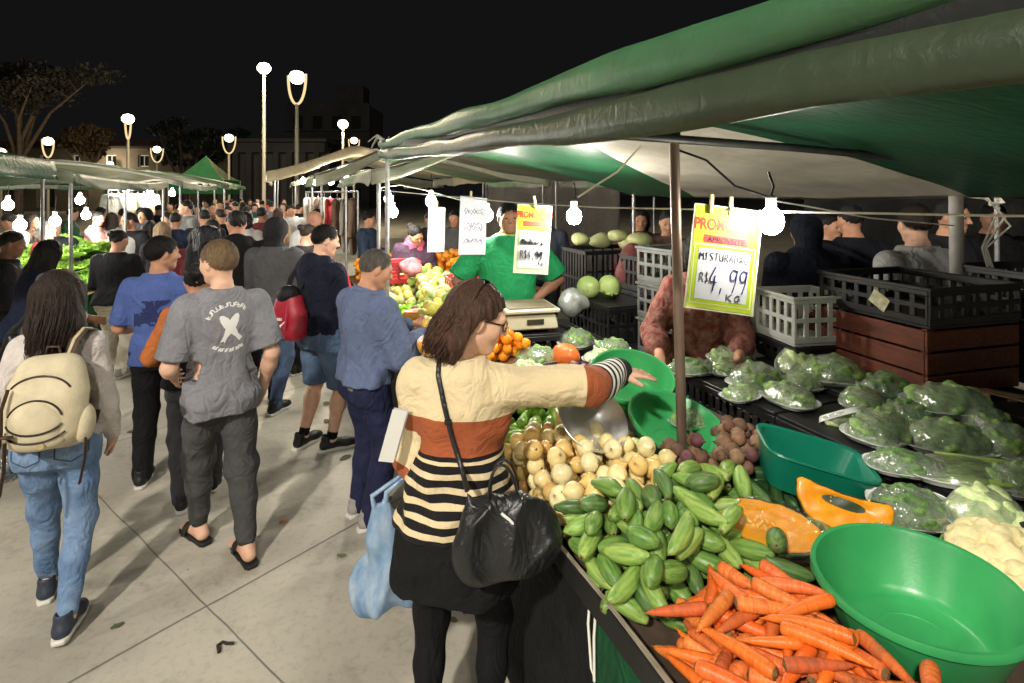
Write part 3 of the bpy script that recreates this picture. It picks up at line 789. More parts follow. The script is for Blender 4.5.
GREENCLOTH=cloth('green skirt',lin((26,84,50)),rough=.7)
WHITEPL=mat('white plastic',lin((226,226,220)),rough=.4)
ROPE=mat('white rope',lin((225,222,210)),rough=.8)
CABLE=mat('black cable',lin((22,22,22)),rough=.5)
BULB=glow('bulb light',(1.0,.94,.84),150.0)
LAMPGLOW=glow('street lamp light',(1.0,.86,.60),3.0)
LAMPRIB=glow('street lamp rib light',(1.0,.74,.36),.34)

# ------------------------------------------------------------------ tarpaulins
def tarp(name, stops, sc=1.0, rough=.48, transl=.25, bump=.5, wedge=None):
    """stops: list of (u position of stripe start, colour) along the object's local Y"""
    m=bpy.data.materials.new('tarpaulin '+name); m.use_nodes=True; nt=m.node_tree; N=nt.nodes; L=nt.links; b=N['Principled BSDF']
    tc=N.new('ShaderNodeTexCoord'); sp=N.new('ShaderNodeSeparateXYZ'); L.new(tc.outputs['Object'],sp.inputs[0])
    lo=min(s[0] for s in stops)-1; hi=max(s[0] for s in stops)+1
    mr=N.new('ShaderNodeMapRange'); mr.inputs['From Min'].default_value=lo; mr.inputs['From Max'].default_value=hi; L.new(sp.outputs['Y'],mr.inputs[0])
    rp=N.new('ShaderNodeValToRGB'); rp.color_ramp.interpolation='CONSTANT'; e=rp.color_ramp.elements
    e[0].position=0; e[0].color=tuple(stops[0][1])+(1,)
    if len(stops)>1:
        e[1].position=(stops[1][0]-lo)/(hi-lo); e[1].color=tuple(stops[1][1])+(1,)
        for s_,c in stops[2:]: q=e.new((s_-lo)/(hi-lo)); q.color=tuple(c)+(1,)
    else: e[1].position=1; e[1].color=tuple(stops[0][1])+(1,)
    L.new(mr.outputs[0],rp.inputs[0])
    base_=rp.outputs[0]
    if wedge:
        def m_(op,a,b_):
            n=N.new('ShaderNodeMath'); n.operation=op
            for i,q in enumerate((a,b_)):
                if isinstance(q,(int,float)): n.inputs[i].default_value=q
                else: L.new(q,n.inputs[i])
            return n.outputs[0]
        f=m_('MULTIPLY',m_('GREATER_THAN',sp.outputs['Y'],wedge[0]),m_('LESS_THAN',m_('SUBTRACT',sp.outputs['Y'],m_('MULTIPLY',sp.outputs['X'],wedge[1])),wedge[2]))
        wx=N.new('ShaderNodeMix'); wx.data_type='RGBA'; L.new(f,wx.inputs[0]); L.new(base_,wx.inputs[6]); wx.inputs[7].default_value=tuple(wedge[3])+(1,); base_=wx.outputs[2]
    nz=N.new('ShaderNodeTexNoise'); nz.inputs['Scale'].default_value=3.2; nz.inputs['Detail'].default_value=6; nz.inputs['Roughness'].default_value=.65; L.new(tc.outputs['Object'],nz.inputs['Vector'])
    r2=N.new('ShaderNodeValToRGB'); r2.color_ramp.elements[0].position=.3; r2.color_ramp.elements[0].color=(.55,.55,.52,1); r2.color_ramp.elements[1].position=.65; r2.color_ramp.elements[1].color=(1,1,1,1); L.new(nz.outputs['Fac'],r2.inputs[0])
    mx=N.new('ShaderNodeMix'); mx.data_type='RGBA'; mx.blend_type='MULTIPLY'; mx.inputs[0].default_value=.75; L.new(base_,mx.inputs[6]); L.new(r2.outputs[0],mx.inputs[7])
    L.new(mx.outputs[2],b.inputs['Base Color']); b.inputs['Roughness'].default_value=rough; b.inputs['Specular IOR Level'].default_value=.5
    mp=N.new('ShaderNodeMapping'); mp.inputs['Scale'].default_value=(1.0,3.5,3.5); L.new(tc.outputs['Object'],mp.inputs[0])
    n3=N.new('ShaderNodeTexNoise'); n3.inputs['Scale'].default_value=7; n3.inputs['Detail'].default_value=5; n3.inputs['Distortion'].default_value=.8; L.new(mp.outputs[0],n3.inputs['Vector'])
    bp=N.new('ShaderNodeBump'); bp.inputs['Strength'].default_value=bump; bp.inputs['Distance'].default_value=.02; L.new(n3.outputs['Fac'],bp.inputs['Height']); L.new(bp.outputs[0],b.inputs['Normal'])
    tr=N.new('ShaderNodeBsdfTranslucent'); L.new(mx.outputs[2],tr.inputs[0]); ms=N.new('ShaderNodeMixShader'); ms.inputs[0].default_value=transl
    L.new(b.outputs[0],ms.inputs[1]); L.new(tr.outputs[0],ms.inputs[2]); L.new(ms.outputs[0],N['Material Output'].inputs[0])
    return m
TG=lin((26,78,52)); TGL=lin((122,150,112)); TW=lin((214,208,194)); TGR=lin((150,152,134)); TD=lin((44,58,46)); TB=lin((206,192,160))
def sheet(u0,u1,t0,t1,zf,nu=40,nv=30,seed=1,amp=.02,edge=.05):
    """a roof sheet in street coordinates (local x=t, y=u); zf(u,t) height"""
    w=waves(seed,3.0,6); w2=waves(seed+4,9.0,6)
    def f(a,b):
        u=u0+(u1-u0)*a; t=t0+(t1-t0)*b
        z=zf(u,t)+amp*float(w(u,t*.8,0))+amp*.35*float(w2(u*1.5,t,0))
        return (t,u,z)
    mb=MB(); mb.grid(f,nu,nv); return mb
def street_obj(mb,name,mat_,parent=None,smooth=60,solid=0.0,fix=False):
    o=mb.build(name,mat_,parent,smooth=smooth,fix=fix)
    if parent is None: o.rotation_euler=(0,0,STREET)
    if solid:
        md=o.modifiers.new('thickness','SOLIDIFY'); md.thickness=solid; md.offset=0
    return o

# the near stall's roof: striped tarpaulin, sagging between its bars, front edge rolled up
root=thing('market_canopy','wide green and white striped tarpaulin roof with its front edge rolled up','canopy',(0,0,0),STREET)
def zroof(u,t):
    k=(t-.8)/2.5
    z=2.30+.03*u*(1-k)+(-.06-.22*k)*k*1.0
    z-=.05*math.sin(math.pi*min(max((u-.1)/1.65,0),1))*(1 if u<1.75 else 0)*(.3+.7*math.sin(math.pi*min(max(k,0),1)))
    if u>1.75: z-=.09*math.sin(math.pi*min((u-1.75)/3.3,1))*(.35+.65*math.sin(math.pi*min(max(k,0),1)))
    return z
o=street_obj(sheet(-.6,5.05,.78,3.45,zroof,90,40,3,.010),'roof_sheet',tarp('striped',[(-1,TG),(2.4,lin((34,92,60)))],transl=.22,bump=.35,wedge=(1.88,.75,1.50,TW)),root,solid=.004)
# bundled front edge: several folds of tarpaulin hanging along the bar
w1=waves(21,5,6); w2=waves(22,16,6)
def fold(a,b,zo,to,r,seed,phase,sq):
    u=-.7+5.8*a; th=2*math.pi*b+phase
    zc=2.155+.034*u+zo*(1.0-.30*a)-.025*math.sin(math.pi*a*1.0)
    rr=r*(1+.16*float(w1(u*1.4+seed,th*.35,0))+.04*float(w2(u*1.3+seed,th*.8,1)))*(1.15-.25*a)
    return (.80+to+.75*rr*math.cos(th)+.012*float(w1(u+seed*3,.4,2)),u,zc+sq*rr*math.sin(th)+.010*float(w1(u*1.2+seed,1,1)))
def foldmesh(*k):
    m=MB(); m.grid(lambda a,b: fold(a,b,*k),150,22); return m
TFOLD=tarp('rolled edge',[(-1,lin((54,96,62))),(3.0,lin((34,100,64)))],transl=.06,rough=.5,bump=.15)
street_obj(foldmesh(.150,-.010,.034,1,0,1.35),'rolled_edge',TFOLD,root)
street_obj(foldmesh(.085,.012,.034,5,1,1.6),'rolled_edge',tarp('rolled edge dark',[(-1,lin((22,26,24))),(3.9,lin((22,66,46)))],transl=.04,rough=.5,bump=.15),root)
street_obj(foldmesh(.020,-.010,.032,9,2,1.45),'rolled_edge',tarp('clear plastic edge',[(-1,lin((54,66,48))),(2.9,lin((84,98,76))),(3.7,lin((26,84,54)))],transl=.12,rough=.42,bump=.18),root)
mb=MB()
for i in range(9):   # loose ties and torn ends at the far corner
    a=rng.uniform(0,6.28); p=Vector((.80,4.95,2.38+rng.uniform(-.1,.08)))
    mb.tube([p,p+Vector((.05*math.cos(a),.08,.05)),p+Vector((.12*math.cos(a),.10+.1*rng.uniform(),.03+.10*math.sin(a)))],[.014,.010,.003],5)
street_obj(mb,'tie',TGR and mat('grey ties',lin((150,152,140)),rough=.6),root)
mb=MB(); mb.tube([(.80,1.72,2.215),(2.0,1.74,2.19),(3.4,1.78,2.14)],.017,10); street_obj(mb,'cross_bar',IRON,root)
mb=MB(); mb.tube([(3.38,-.6,2.02),(3.38,5.0,2.06)],.017,8); street_obj(mb,'rear_bar',STEEL,root)
for u,t in ((4.9,.82),(4.95,3.38),(-.5,3.38)):
    mb=MB(); mb.tube([(t,u,0),(t,u,2.3 if t<1 else 2.05)],.019,10); street_obj(mb,'post',STEEL,root)
# the brown post that stands in the produce and carries the cross bar
b=P(683,484,2.17); tp=P(673.5,118,2.15)
pr=thing('support_pole','slim brownish steel pole rising between the green basins and the beets','pole',(b.x,b.y,0))
mb=MB(); d=tp-b; foot=b-d*((b.z-.82)/d.z)
mb.tube([foot-Vector((b.x,b.y,0)),tp-Vector((b.x,b.y,0))],.0195,14); mb.build('pole_shaft',mat('brown pole',lin((122,104,92)),rough=.42,metal=.5,var=.3,vscale=18,stretch=(1,1,.2)),pr,smooth=40)
mb=MB(); mb.lathe([(.021,.0),(.026,.0),(.026,.05),(.021,.05)],14,Matrix.Translation(tp-Vector((b.x,b.y,.09)))); mb.build('clamp',IRON,pr,smooth=30)
mb=MB(); mb.lathe([(.0,.0),(.05,.0),(.05,.012),(.021,.016)],16,Matrix.Translation(foot-Vector((b.x,b.y,0)))); mb.build('base_plate',IRON,pr,smooth=30)
# thick pale post and cables at the rear of the stall
q=P(961,262,3.1)
pr=thing('support_pole','thick pale tubular post wrapped with hanging white cables behind the black crate','pole',(q.x,q.y,0))
mb=MB(); mb.tube([(0,0,0),(-.03,0,2.12)],.034,14); mb.build('pole_shaft',mat('pale post',lin((176,172,166)),rough=.6,var=.18,vscale=12),pr,smooth=40)
mb=MB()
for k in range(3):
    x=.06+.03*k; mb.tube([(-.0,-.04,1.98),(.06+x*.3,-.06,1.97),(.10+x,-.06,1.92-.05*k),(.05+x*.4,-.05,1.70),(.07+x,-.05,1.52-.04*k)],.0055,6)
mb.tube([(.05,-.06,1.98),(.12,-.07,2.0),(.17,-.07,1.95),(.10,-.07,1.94)],.012,6); mb.build('cable',ROPE,pr,smooth=40)

# neighbouring roofs
def canopy(label, u0,u1,t0,t1,zf,m,posts,seed,droop=.16,cat='canopy',group=None,bars=True,valm=None):
    r=thing('market_canopy',label,cat,(0,0,0),STREET,group)
    street_obj(sheet(u0,u1,t0,t1,zf,30,24,seed,.025),'roof_sheet',m,r,solid=.004)
    w=waves(seed,7,5)
    def val(side):
        def f(a,b):
            if side in('f','b'):
                u=u0+(u1-u0)*a; t=t0 if side=='f' else t1; s_=-1 if side=='f' else 1
                return (t+s_*(.005+.02*b*(1+float(w(u,b,0)))),u,zf(u,t)-droop*b*(1+.12*float(w(u*.7,0,2))))
            t=t0+(t1-t0)*a; u=u0 if side=='n' else u1; s_=-1 if side=='n' else 1
            return (t,u+s_*(.005+.02*b*(1+float(w(t,b,0)))),zf(u,t)-droop*b*(1+.12*float(w(t*.7,0,2))))
        mb=MB(); mb.grid(f,26,4); return mb
    for sd in 'fnb': street_obj(val(sd),'valance',valm or m,r,solid=.003)
    for u,t in posts:
        mb=MB(); mb.tube([(t,u,0),(t,u,zf(u,t)-.02)],.017,8); street_obj(mb,'post',STEEL,r)
    if bars:
        mb=MB(); mb.tube([(t0+.03,u0,zf(u0,t0)-.03),(t0+.03,u1,zf(u1,t0)-.03)],.014,8); street_obj(mb,'roof_bar',STEEL,r)
    return r
def gable(z0,zr,tr,t0,t1,sag=.06,u0=0,u1=1):
    def f(u,t):
        k=(t-t0)/(tr-t0) if t<tr else (t1-t)/(t1-tr)
        return z0+(zr-z0)*max(k,0)**1.25-sag*math.sin(math.pi*min(max((u-u0)/(u1-u0),0),1))*k
    return f
canopy('grey green tarpaulin roof sagging over the orange piles beside the striped roof',5.15,8.3,.72,4.2,gable(2.20,2.62,1.9,.72,4.2,.08,5.15,8.3),tarp('grey green',[(0,TGR),(6.3,TGL),(7.4,TGR)],transl=.30),[(5.25,.8),(8.2,.8),(5.25,4.1),(8.2,4.1)],31,.12)
canopy('pale peaked tarpaulin roof over the rail of hanging clothes',8.6,12.0,.4,4.2,gable(2.25,2.78,1.6,.4,4.2,.05,8.6,12),tarp('pale green grey',[(0,lin((170,172,148))),(10.2,TGL)],transl=.35),[(8.7,.5),(11.9,.5),(8.7,4.1)],37,.14)
canopy('high cream tarpaulin roof at the far end of the clothes stalls',12.6,18.0,-.35,4.5,gable(2.45,3.05,1.4,-.35,4.5,.1,12.6,18),tarp('cream',[(0,TB),(15.6,lin((176,176,160)))],transl=.35),[(12.7,-.2),(17.9,-.2),(12.7,4.4)],41,.22)
canopy('far grey tarpaulin roof behind the cream roof',18.6,25.5,.2,5.0,gable(2.35,2.9,1.7,.2,5.0,.1,18.6,25.5),tarp('far grey',[(0,TGR)],transl=.3),[(18.7,.3),(25.4,.3)],43,.16)
# the opposite row
canopy('dark green tarpaulin roof nearest on the far side of the aisle',3.9,6.6,-5.2,-2.05,gable(2.25,2.62,-3.5,-2.05,-5.2,.05,3.9,6.6) if False else (lambda u,t: 2.30+.16*math.sin(math.pi*(t+5.2)/3.15)),tarp('dark green side',[(0,lin((22,92,58)))],transl=.22),[(4.0,-5.1),(6.5,-2.1)],47,.16)
canopy('long grey green tarpaulin roof above the heap of lettuces',6.8,11.6,-5.6,-1.95,lambda u,t: 2.20+.26*math.sin(math.pi*(t+5.6)/3.65)-.05*math.sin(math.pi*(u-6.8)/4.8),tarp('side grey green',[(0,lin((160,166,146))),(8.4,lin((112,140,108))),(10.0,lin((170,172,150)))],transl=.35),[(6.9,-2.0),(9.2,-2.05),(11.5,-2.0),(6.9,-5.5),(9.2,-5.5)],51,.12)
canopy('pale tarpaulin roof above the hanging white shirts',11.8,17.5,-6.0,-1.75,lambda u,t: 2.22+.34*math.sin(math.pi*(t+6.0)/4.25)-.05*math.sin(math.pi*(u-11.8)/5.7),tarp('side pale',[(0,lin((180,182,164))),(14.2,lin((128,152,122)))],transl=.35),[(11.9,-1.8),(14.6,-1.85),(17.4,-1.8)],53,.12)
canopy('low far tarpaulin roof before the green gazebo',17.8,25.0,-6.4,-1.5,lambda u,t: 2.25+.4*math.sin(math.pi*(t+6.4)/4.9),tarp('side far',[(0,lin((150,160,136))),(21,lin((60,118,80)))],transl=.35),[(17.9,-1.6),(24.9,-1.6)],57,.14)
# back row on the near side: dim roofs and cloth walls behind the vendors
canopy('dark tarpaulin roof of the stalls behind the vendors',-1.5,6.5,4.6,7.6,lambda u,t: 2.35+.25*math.sin(math.pi*(t-4.6)/3.0),tarp('rear dark',[(0,lin((60,66,62))),(2.5,lin((36,70,52)))],transl=.15),[(-1.4,4.7),(2.4,4.7),(6.4,4.7)],61,.18)
def curtain(label,a,b_,z0,z1,m,seed):
    w=waves(seed,6,6)
    a=Vector(a);b_=Vector(b_); d=(b_-a); n=Vector((-d.y,d.x,0)).normalized()
    def f(i,j):
        p=a+d*i; return p+n*(.05*float(w(i*d.length,j*.5,0)))+Vector((0,0,z0+(z1-z0)*j))
    mb=MB(); mb.grid(f,70,10); o=mb.build('cloth_wall',m,None,smooth=60,fix=False); md=o.modifiers.new('thickness','SOLIDIFY'); md.thickness=.004
    return tag(o,label,'curtain')
curtain('dark cloth wall closing the row behind the vendors',S(-2.0,7.7),S(6.6,7.7),0,2.3,cloth('rear wall',lin((46,48,50)),rough=.8),71)
curtain('grey brown cloth wall behind the hanging price cards',S(6.7,4.4),S(12.4,4.4),0,2.3,cloth('rear wall two',lin((78,72,66)),rough=.8),72)
curtain('pale cloth wall behind the lettuce sellers',S(6.5,-5.7),S(11.7,-5.7),0,2.25,cloth('rear wall three',lin((150,146,132)),rough=.8),73)

# ------------------------------------------------------------------ gazebo with a pyramid roof
gz=P(206,200,33); gz.z=0
r=thing('gazebo','green gazebo with a pointed striped roof standing beyond the crowd','gazebo',gz,STREET*.4)
mb=MB(); h=1.45
for k in range(4):
    c=[(-h,-h),(h,-h),(h,h),(-h,h)]; a,b2=c[k],c[(k+1)%4]
    def f(i,j,a=a,b2=b2):
        e=1-j; x=(a[0]+(b2[0]-a[0])*i)*e; y=(a[1]+(b2[1]-a[1])*i)*e
        return (x,y,2.75+1.45*(j**1.35))
    mb.mat(k%2).grid(f,8,8)
mb.build('roof_sheet',[tarp('gazebo green',[(-9,lin((70,140,90)))],transl=.3),tarp('gazebo pale',[(-9,lin((170,186,150)))],transl=.3)],r,smooth=30,fix=False)
mb=MB()
for k in range(4):
    c=[(-h,-h),(h,-h),(h,h),(-h,h)]; a,b2=c[k],c[(k+1)%4]
    mb.add([(a[0]*1.005,a[1]*1.005,2.75),(b2[0]*1.005,b2[1]*1.005,2.75),(b2[0]*1.005,b2[1]*1.005,1.95),(a[0]*1.005,a[1]*1.005,1.95)],[(0,1,2,3)])
mb.build('valance',tarp('gazebo side',[(-9,lin((20,96,56)))],transl=.25),r,fix=False)
for x,y in ((-h,-h),(h,-h),(h,h),(-h,h)): MB().tube([(x,y,0),(x,y,2.75)],.03,8).build('post',STEEL,r)

# ------------------------------------------------------------------ street lamps
def tulip_lamp(px,py_top,Y,H_extra,label,light=0.0,group='street lamps with a glowing tulip head'):
    top=P(px,py_top,Y); r=thing('street_lamp',label,'street lamp',(top.x,top.y,0),rng.uniform(0,3),group)
    z=top.z; k=H_extra
    MB().lathe([(.16,0),(.16,.25),(.085,.3),(.075,z*.5),(.06,z-1.15*k)],12).build('pole_shaft',mat('lamp post',lin((168,160,140)),rough=.5,metal=.2),r,smooth=40)
    for sgn in (-1,1):
        pts=[]
        for t in np.linspace(0,1,10):
            a=t*math.pi*.5; pts.append((sgn*.40*k*math.sin(a*1.05),0,z-1.15*k+1.05*k*(1-math.cos(a))))
        MB().tube(pts,.045*k,8).build('arm',LAMPRIB,r,smooth=60)
    mb=MB(); mb.lathe([(.0,-.26*k),(.15*k,-.22*k),(.25*k,-.1*k),(.27*k,.03*k),(.20*k,.17*k),(.0,.24*k)],16,Matrix.Translation((0,0,z-.18*k))); mb.build('lamp_head',LAMPGLOW,r,smooth=60)
    if light:
        l=bpy.data.lights.new('street_lamp_light','POINT'); l.energy=light; l.color=(1,.84,.60); l.shadow_soft_size=.25
        lo=link(bpy.data.objects.new('street_lamp_light',l)); lo.parent=r; lo.location=(0,0,z-.05)
    return r
def mast_lamp(px,py_top,Y,label,light=0.0,dia=.3):
    top=P(px,py_top,Y); r=thing('street_lamp',label,'street lamp',(top.x,top.y,0))
    z=top.z
    MB().lathe([(.14,0),(.13,.4),(.085,.5),(.06,z-.15)],12).build('pole_shaft',mat('lamp post',lin((168,160,140))),r,smooth=40)
    mb=MB(); mb.lathe([(.0,-.26),(.16,-.22),(.27*dia/.3,-.08),(.28*dia/.3,.04),(.19,.18),(.0,.24)],16,Matrix.Translation((0,0,z))); mb.build('lamp_head',LAMPGLOW,r,smooth=60)
    if light:
        l=bpy.data.lights.new('street_lamp_light','POINT'); l.energy=light; l.color=(1,.84,.60); l.shadow_soft_size=.25
        lo=link(bpy.data.objects.new('street_lamp_light',l)); lo.parent=r; lo.location=(0,0,z-.4)
    return r
tulip_lamp(297,72,20,1.0,'tallest tulip shaped street lamp rising over the cream roof',2600,None)
mast_lamp(264,68,24,'slender street lamp on a tall pale mast beside the tulip lamp',700)
tulip_lamp(128,115,27,1.0,'tulip street lamp above the pale roofs of the opposite row',700,None)
tulip_lamp(48,138,33,1.0,'tulip street lamp in front of the brown tree',240,None)
tulip_lamp(1,149,36,.9,'low tulip street lamp at the edge of the bare tree',0,None)
tulip_lamp(157,147,42,1.0,'small distant street lamp beside the pale arcade building',160,None)
tulip_lamp(229,135,33,.95,'street lamp standing just behind the green gazebo',160,None)
mast_lamp(343,124,30,'distant street lamp over the striped roof corner',250)
tulip_lamp(354,138,38,.9,'little street lamp with a heart shaped head by the dark tower',0,None)
# lamps outside the picture: one behind the photographer, two added to fill the shadows
def plaza_lamp(label,x,y,h,power,soft):
    r=thing('street_lamp',label,'street lamp',(x,y,0))
    MB().lathe([(.14,0),(.13,.4),(.085,.5),(.06,h+.2)],12).build('pole_shaft',mat('lamp post',lin((168,160,140))),r,smooth=40)
    MB().lathe([(.0,-.12),(.2,-.1),(.30,.0),(.26,.1),(.1,.2),(.0,.22)],16,Matrix.Translation((0,0,h+.35))).build('lamp_head',LAMPGLOW,r,smooth=60)
    l=bpy.data.lights.new('street_lamp_light','POINT'); l.energy=power; l.color=(1,.93,.82); l.shadow_soft_size=soft
    lo=link(bpy.data.objects.new('street_lamp_light',l)); lo.parent=r; lo.location=(0,0,h)
plaza_lamp('tall street lamp standing in the plaza behind the photographer',-2.75,-4.6,6.4,LAMP_POWER,.18)
plaza_lamp('tall street lamp out in the open plaza beyond the young woman',-9.5,-1.5,7.0,LAMP_POWER*.30,.30)  # added out of view as soft fill for the shadows
plaza_lamp('tall street lamp behind the photographer on the stall side',1.2,-6.5,7.0,LAMP_POWER*.30,.30)  # second added fill, out of view, brightens the stall side

# ------------------------------------------------------------------ buildings and trees beyond the market
PLASTER=mat('beige plaster',lin((118,108,90)),rough=.9,var=.2,vscale=.6,bump=.2,bscale=12)
STONE=mat('grey stone',lin((60,60,60)),rough=.9,var=.25,vscale=.5)
DARKGLASS=mat('dark window glass',(.02,.022,.026),rough=.15)
def wall_openings(w,h,th,ops):
    """front wall from x=0..w, z=0..h, with rectangular/arched openings cut as a grid of boxes"""
    mb=MB(); xs=sorted({0,w}|{o[0] for o in ops}|{o[1] for o in ops})
    for a,b in zip(xs[:-1],xs[1:]):
        here=sorted([o for o in ops if o[0]<=a+1e-6 and o[1]>=b-1e-6],key=lambda o:o[2])
        z=0
        for o in here:
            if o[2]>z+1e-6: mb.box(((a+b)/2,0,(z+o[2])/2),(b-a,th,o[2]-z))
            z=o[3]
        if z<h: mb.box(((a+b)/2,0,(z+h)/2),(b-a,th,h-z))
    for o in ops:
        if len(o)>4:   # arch head: spandrels
            n=8; cx=(o[0]+o[1])/2; rx=(o[1]-o[0])/2; top=o[3]; spring=top-rx
            for i in range(n):
                x0=o[0]+(o[1]-o[0])*i/n; x1=o[0]+(o[1]-o[0])*(i+1)/n; xm=(x0+x1)/2
                za=spring+math.sqrt(max(rx*rx-(xm-cx)**2,0))
                if top-za>.02: mb.box((xm,0,(za+top)/2+.001),(x1-x0,th*.98,top-za))
    return mb
Yb=62; bx=P(40,200,Yb)
r=thing('arcade_building','long low beige building with round arched openings behind the opposite stalls','building',(bx.x-6,Yb,0))
ops=[(2.2+3.6*i,4.2+3.6*i,.4,4.2,1) for i in range(7)]+[(2.6+3.6*i,3.8+3.6*i,4.9,6.2) for i in range(7)]
wall_openings(27,6.9,.5,ops).build('wall',PLASTER,r)
MB().box((13.5,-.1,7.05),(27.6,1.1,.3)).build('cornice',STONE,r,bevel=.04)
MB().box((13.5,3.2,7.5),(27.2,6.0,.6),taper=.9).build('roof',mat('roof tiles',lin((110,70,52)),rough=.9,var=.3),r)
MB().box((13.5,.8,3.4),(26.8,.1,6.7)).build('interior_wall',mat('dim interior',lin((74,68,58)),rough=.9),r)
for o in ops[7:]:
    f=MB(); f.box(((o[0]+o[1])/2,-.02,o[2]+.05),(1.2,.1,.1)).box(((o[0]+o[1])/2,-.02,o[3]-.05),(1.2,.1,.1)).box((o[0]+.05,-.02,(o[2]+o[3])/2),(.1,.1,1.1)).box((o[1]-.05,-.02,(o[2]+o[3])/2),(.1,.1,1.1)).box(((o[0]+o[1])/2,-.02,(o[2]+o[3])/2),(.06,.08,1.1))
    w_=f.build('window',WHITEPL,r); MB().box(((o[0]+o[1])/2,.04,(o[2]+o[3])/2),(1.0,.03,1.0)).build('pane',DARKGLASS,w_)
l=bpy.data.lights.new('wall_lamp_light','POINT'); l.energy=150; l.color=(1,.85,.62); l.shadow_soft_size=.2
wl=P(110,164,Yb-1.2); rr=thing('wall_lamp','bright round lamp fixed to the beige arcade wall','wall lamp',wl)
MB().box((0,.55,0),(.1,1.1,.08)).build('bracket',IRON,rr); MB().lathe([(0,-.3),(.26,-.2),(.34,0),(.26,.2),(0,.3)],14).build('globe',LAMPGLOW,rr,smooth=60)
lo=link(bpy.data.objects.new('wall_lamp_light',l)); lo.parent=rr; lo.location=(0,-.9,0)
Yt=70; tx=P(322,190,Yt)
r=thing('tower_block','dim concrete tower block with stacked balconies above the cream roof','building',(tx.x-4.5,Yt,0))
ops=[(1.0+2.4*i,2.2+2.4*i,1.0+3*j,2.6+3*j) for i in range(4) for j in range(4)]
wall_openings(10.5,13.2,.4,ops).build('wall',STONE,r)
MB().box((5.25,4,6.5),(10.2,7.4,13)).build('core',mat('dim concrete',lin((90,88,84)),rough=.9),r)
for j in range(4): MB().box((5.25,-.7,3*j+.75),(10.7,1.0,.22)).build('balcony',STONE,r)
MB().box((7.6,2.5,14.4),(3.6,3.0,2.4)).build('roof_house',STONE,r)
for o in ops: MB().box(((o[0]+o[1])/2,.12,(o[2]+o[3])/2),(1.16,.06,1.56)).build('window',DARKGLASS,r)
Yc=52; cx=P(232,190,Yc)
r=thing('column_building','grey building front with a row of tall square columns beyond the gazebo','building',(cx.x,Yc,0))
for i in range(7): MB().box((.4+1.25*i,0,2.9),(.5,.5,5.8)).build('column',STONE,r)
MB().box((4.2,.1,6.2),(9.0,.9,.9)).build('lintel',STONE,r); MB().box((4.2,1.6,3.0),(8.6,.3,6.0)).build('wall',mat('dim concrete',lin((90,88,84))),r)
MB().box((4.2,3.0,6.9),(9.2,6.4,.3)).build('roof',STONE,r)

def tree(label,px,py_top,py_crown_bot,Y,wpx,leafc,seed,dens=1.0,group=None,umbrella=True,trunk_px=None):
    r_=np.random.default_rng(seed); top=P(px,py_top,Y); bot=P(px,py_crown_bot,Y); Wd=wpx/FOC*Y
    bx=P(trunk_px or px,200,Y).x
    root=thing('tree',label,'tree',(bx,Y,0),0,group); off=top.x-bx
    mb=MB(); zc=bot.z; tips=[]
    mb.tube([(0,0,0),(.05,0,zc*.35),(off*.15,.1,zc*.75)],[.34,.26,.22],10)
    for i in range(9):
        a=2*math.pi*i/9+r_.uniform(-.3,.3); rad=Wd*.5*r_.uniform(.35,.9); e=Vector((off+rad*math.cos(a),rad*.7*math.sin(a),zc+(top.z-zc)*r_.uniform(.25,.8)))
        s0=Vector((off*.12,.08,zc*r_.uniform(.45,.75))); m=s0.lerp(e,.5)+Vector((r_.uniform(-.4,.4),r_.uniform(-.4,.4),.5))
        mb.tube([s0,m,e],[.15,.09,.03],7); tips.append((m,e))
        for k in range(4):
            q=m.lerp(e,r_.uniform(.1,.9)); e2=q+Vector((r_.uniform(-1,1),r_.uniform(-1,1),r_.uniform(.1,.9)))*Wd*.12
            mb.tube([q,e2],[.045,.012],5); tips.append((q,e2))
    mb.build('trunk',mat('bark',lin((98,82,66)),rough=.9,var=.3,vscale=5,bump=.4,bscale=10),root,smooth=50)
    N=int(5200*dens); vs=[];fs=[]
    clumps=[]
    for m,e in tips: clumps.append((e,Wd*r_.uniform(.07,.13)))
    for i in range(N):
        c,cr=clumps[r_.integers(len(clumps))]
        d=r_.normal(size=3); d/=np.linalg.norm(d); rr=cr*r_.uniform(.3,1)**.6
        p=Vector((c.x+d[0]*rr*1.25,c.y+d[1]*rr*1.1,c.z+d[2]*rr*.55))
        q=Euler((r_.uniform(0,6.3),r_.uniform(0,6.3),r_.uniform(0,6.3))).to_matrix(); s_=.10*Y/36*r_.uniform(.6,1.4)
        o_=len(vs)
        for x,y in ((-.5,-.25),(.5,-.25),(.6,.25),(-.4,.3)): vs.append(p+q@Vector((x*s_*2,y*s_*2,0)))
        fs.append((o_,o_+1,o_+2,o_+3))
    m2=MB(); m2.add(vs,fs); m2.build('crown',mat('leaves '+label,leafc,rough=.6,rand=0,var=.4,vscale=.8,transl=.3),root,fix=False)
tree('tall spreading tree with a thin pale crown above the arcade building',22,45,112,40,165,lin((70,66,56)),5,1.5,trunk_px=18)
tree('small brown leaved tree in front of the beige arcade',84,118,158,44,62,lin((84,66,42)),6,.8)
tree('dark bushy tree beside the column building',186,112,172,58,80,lin((46,54,44)),8,.8)
tree('faint greenish tree behind the mast lamp',222,118,168,66,60,lin((40,66,54)),9,.7)
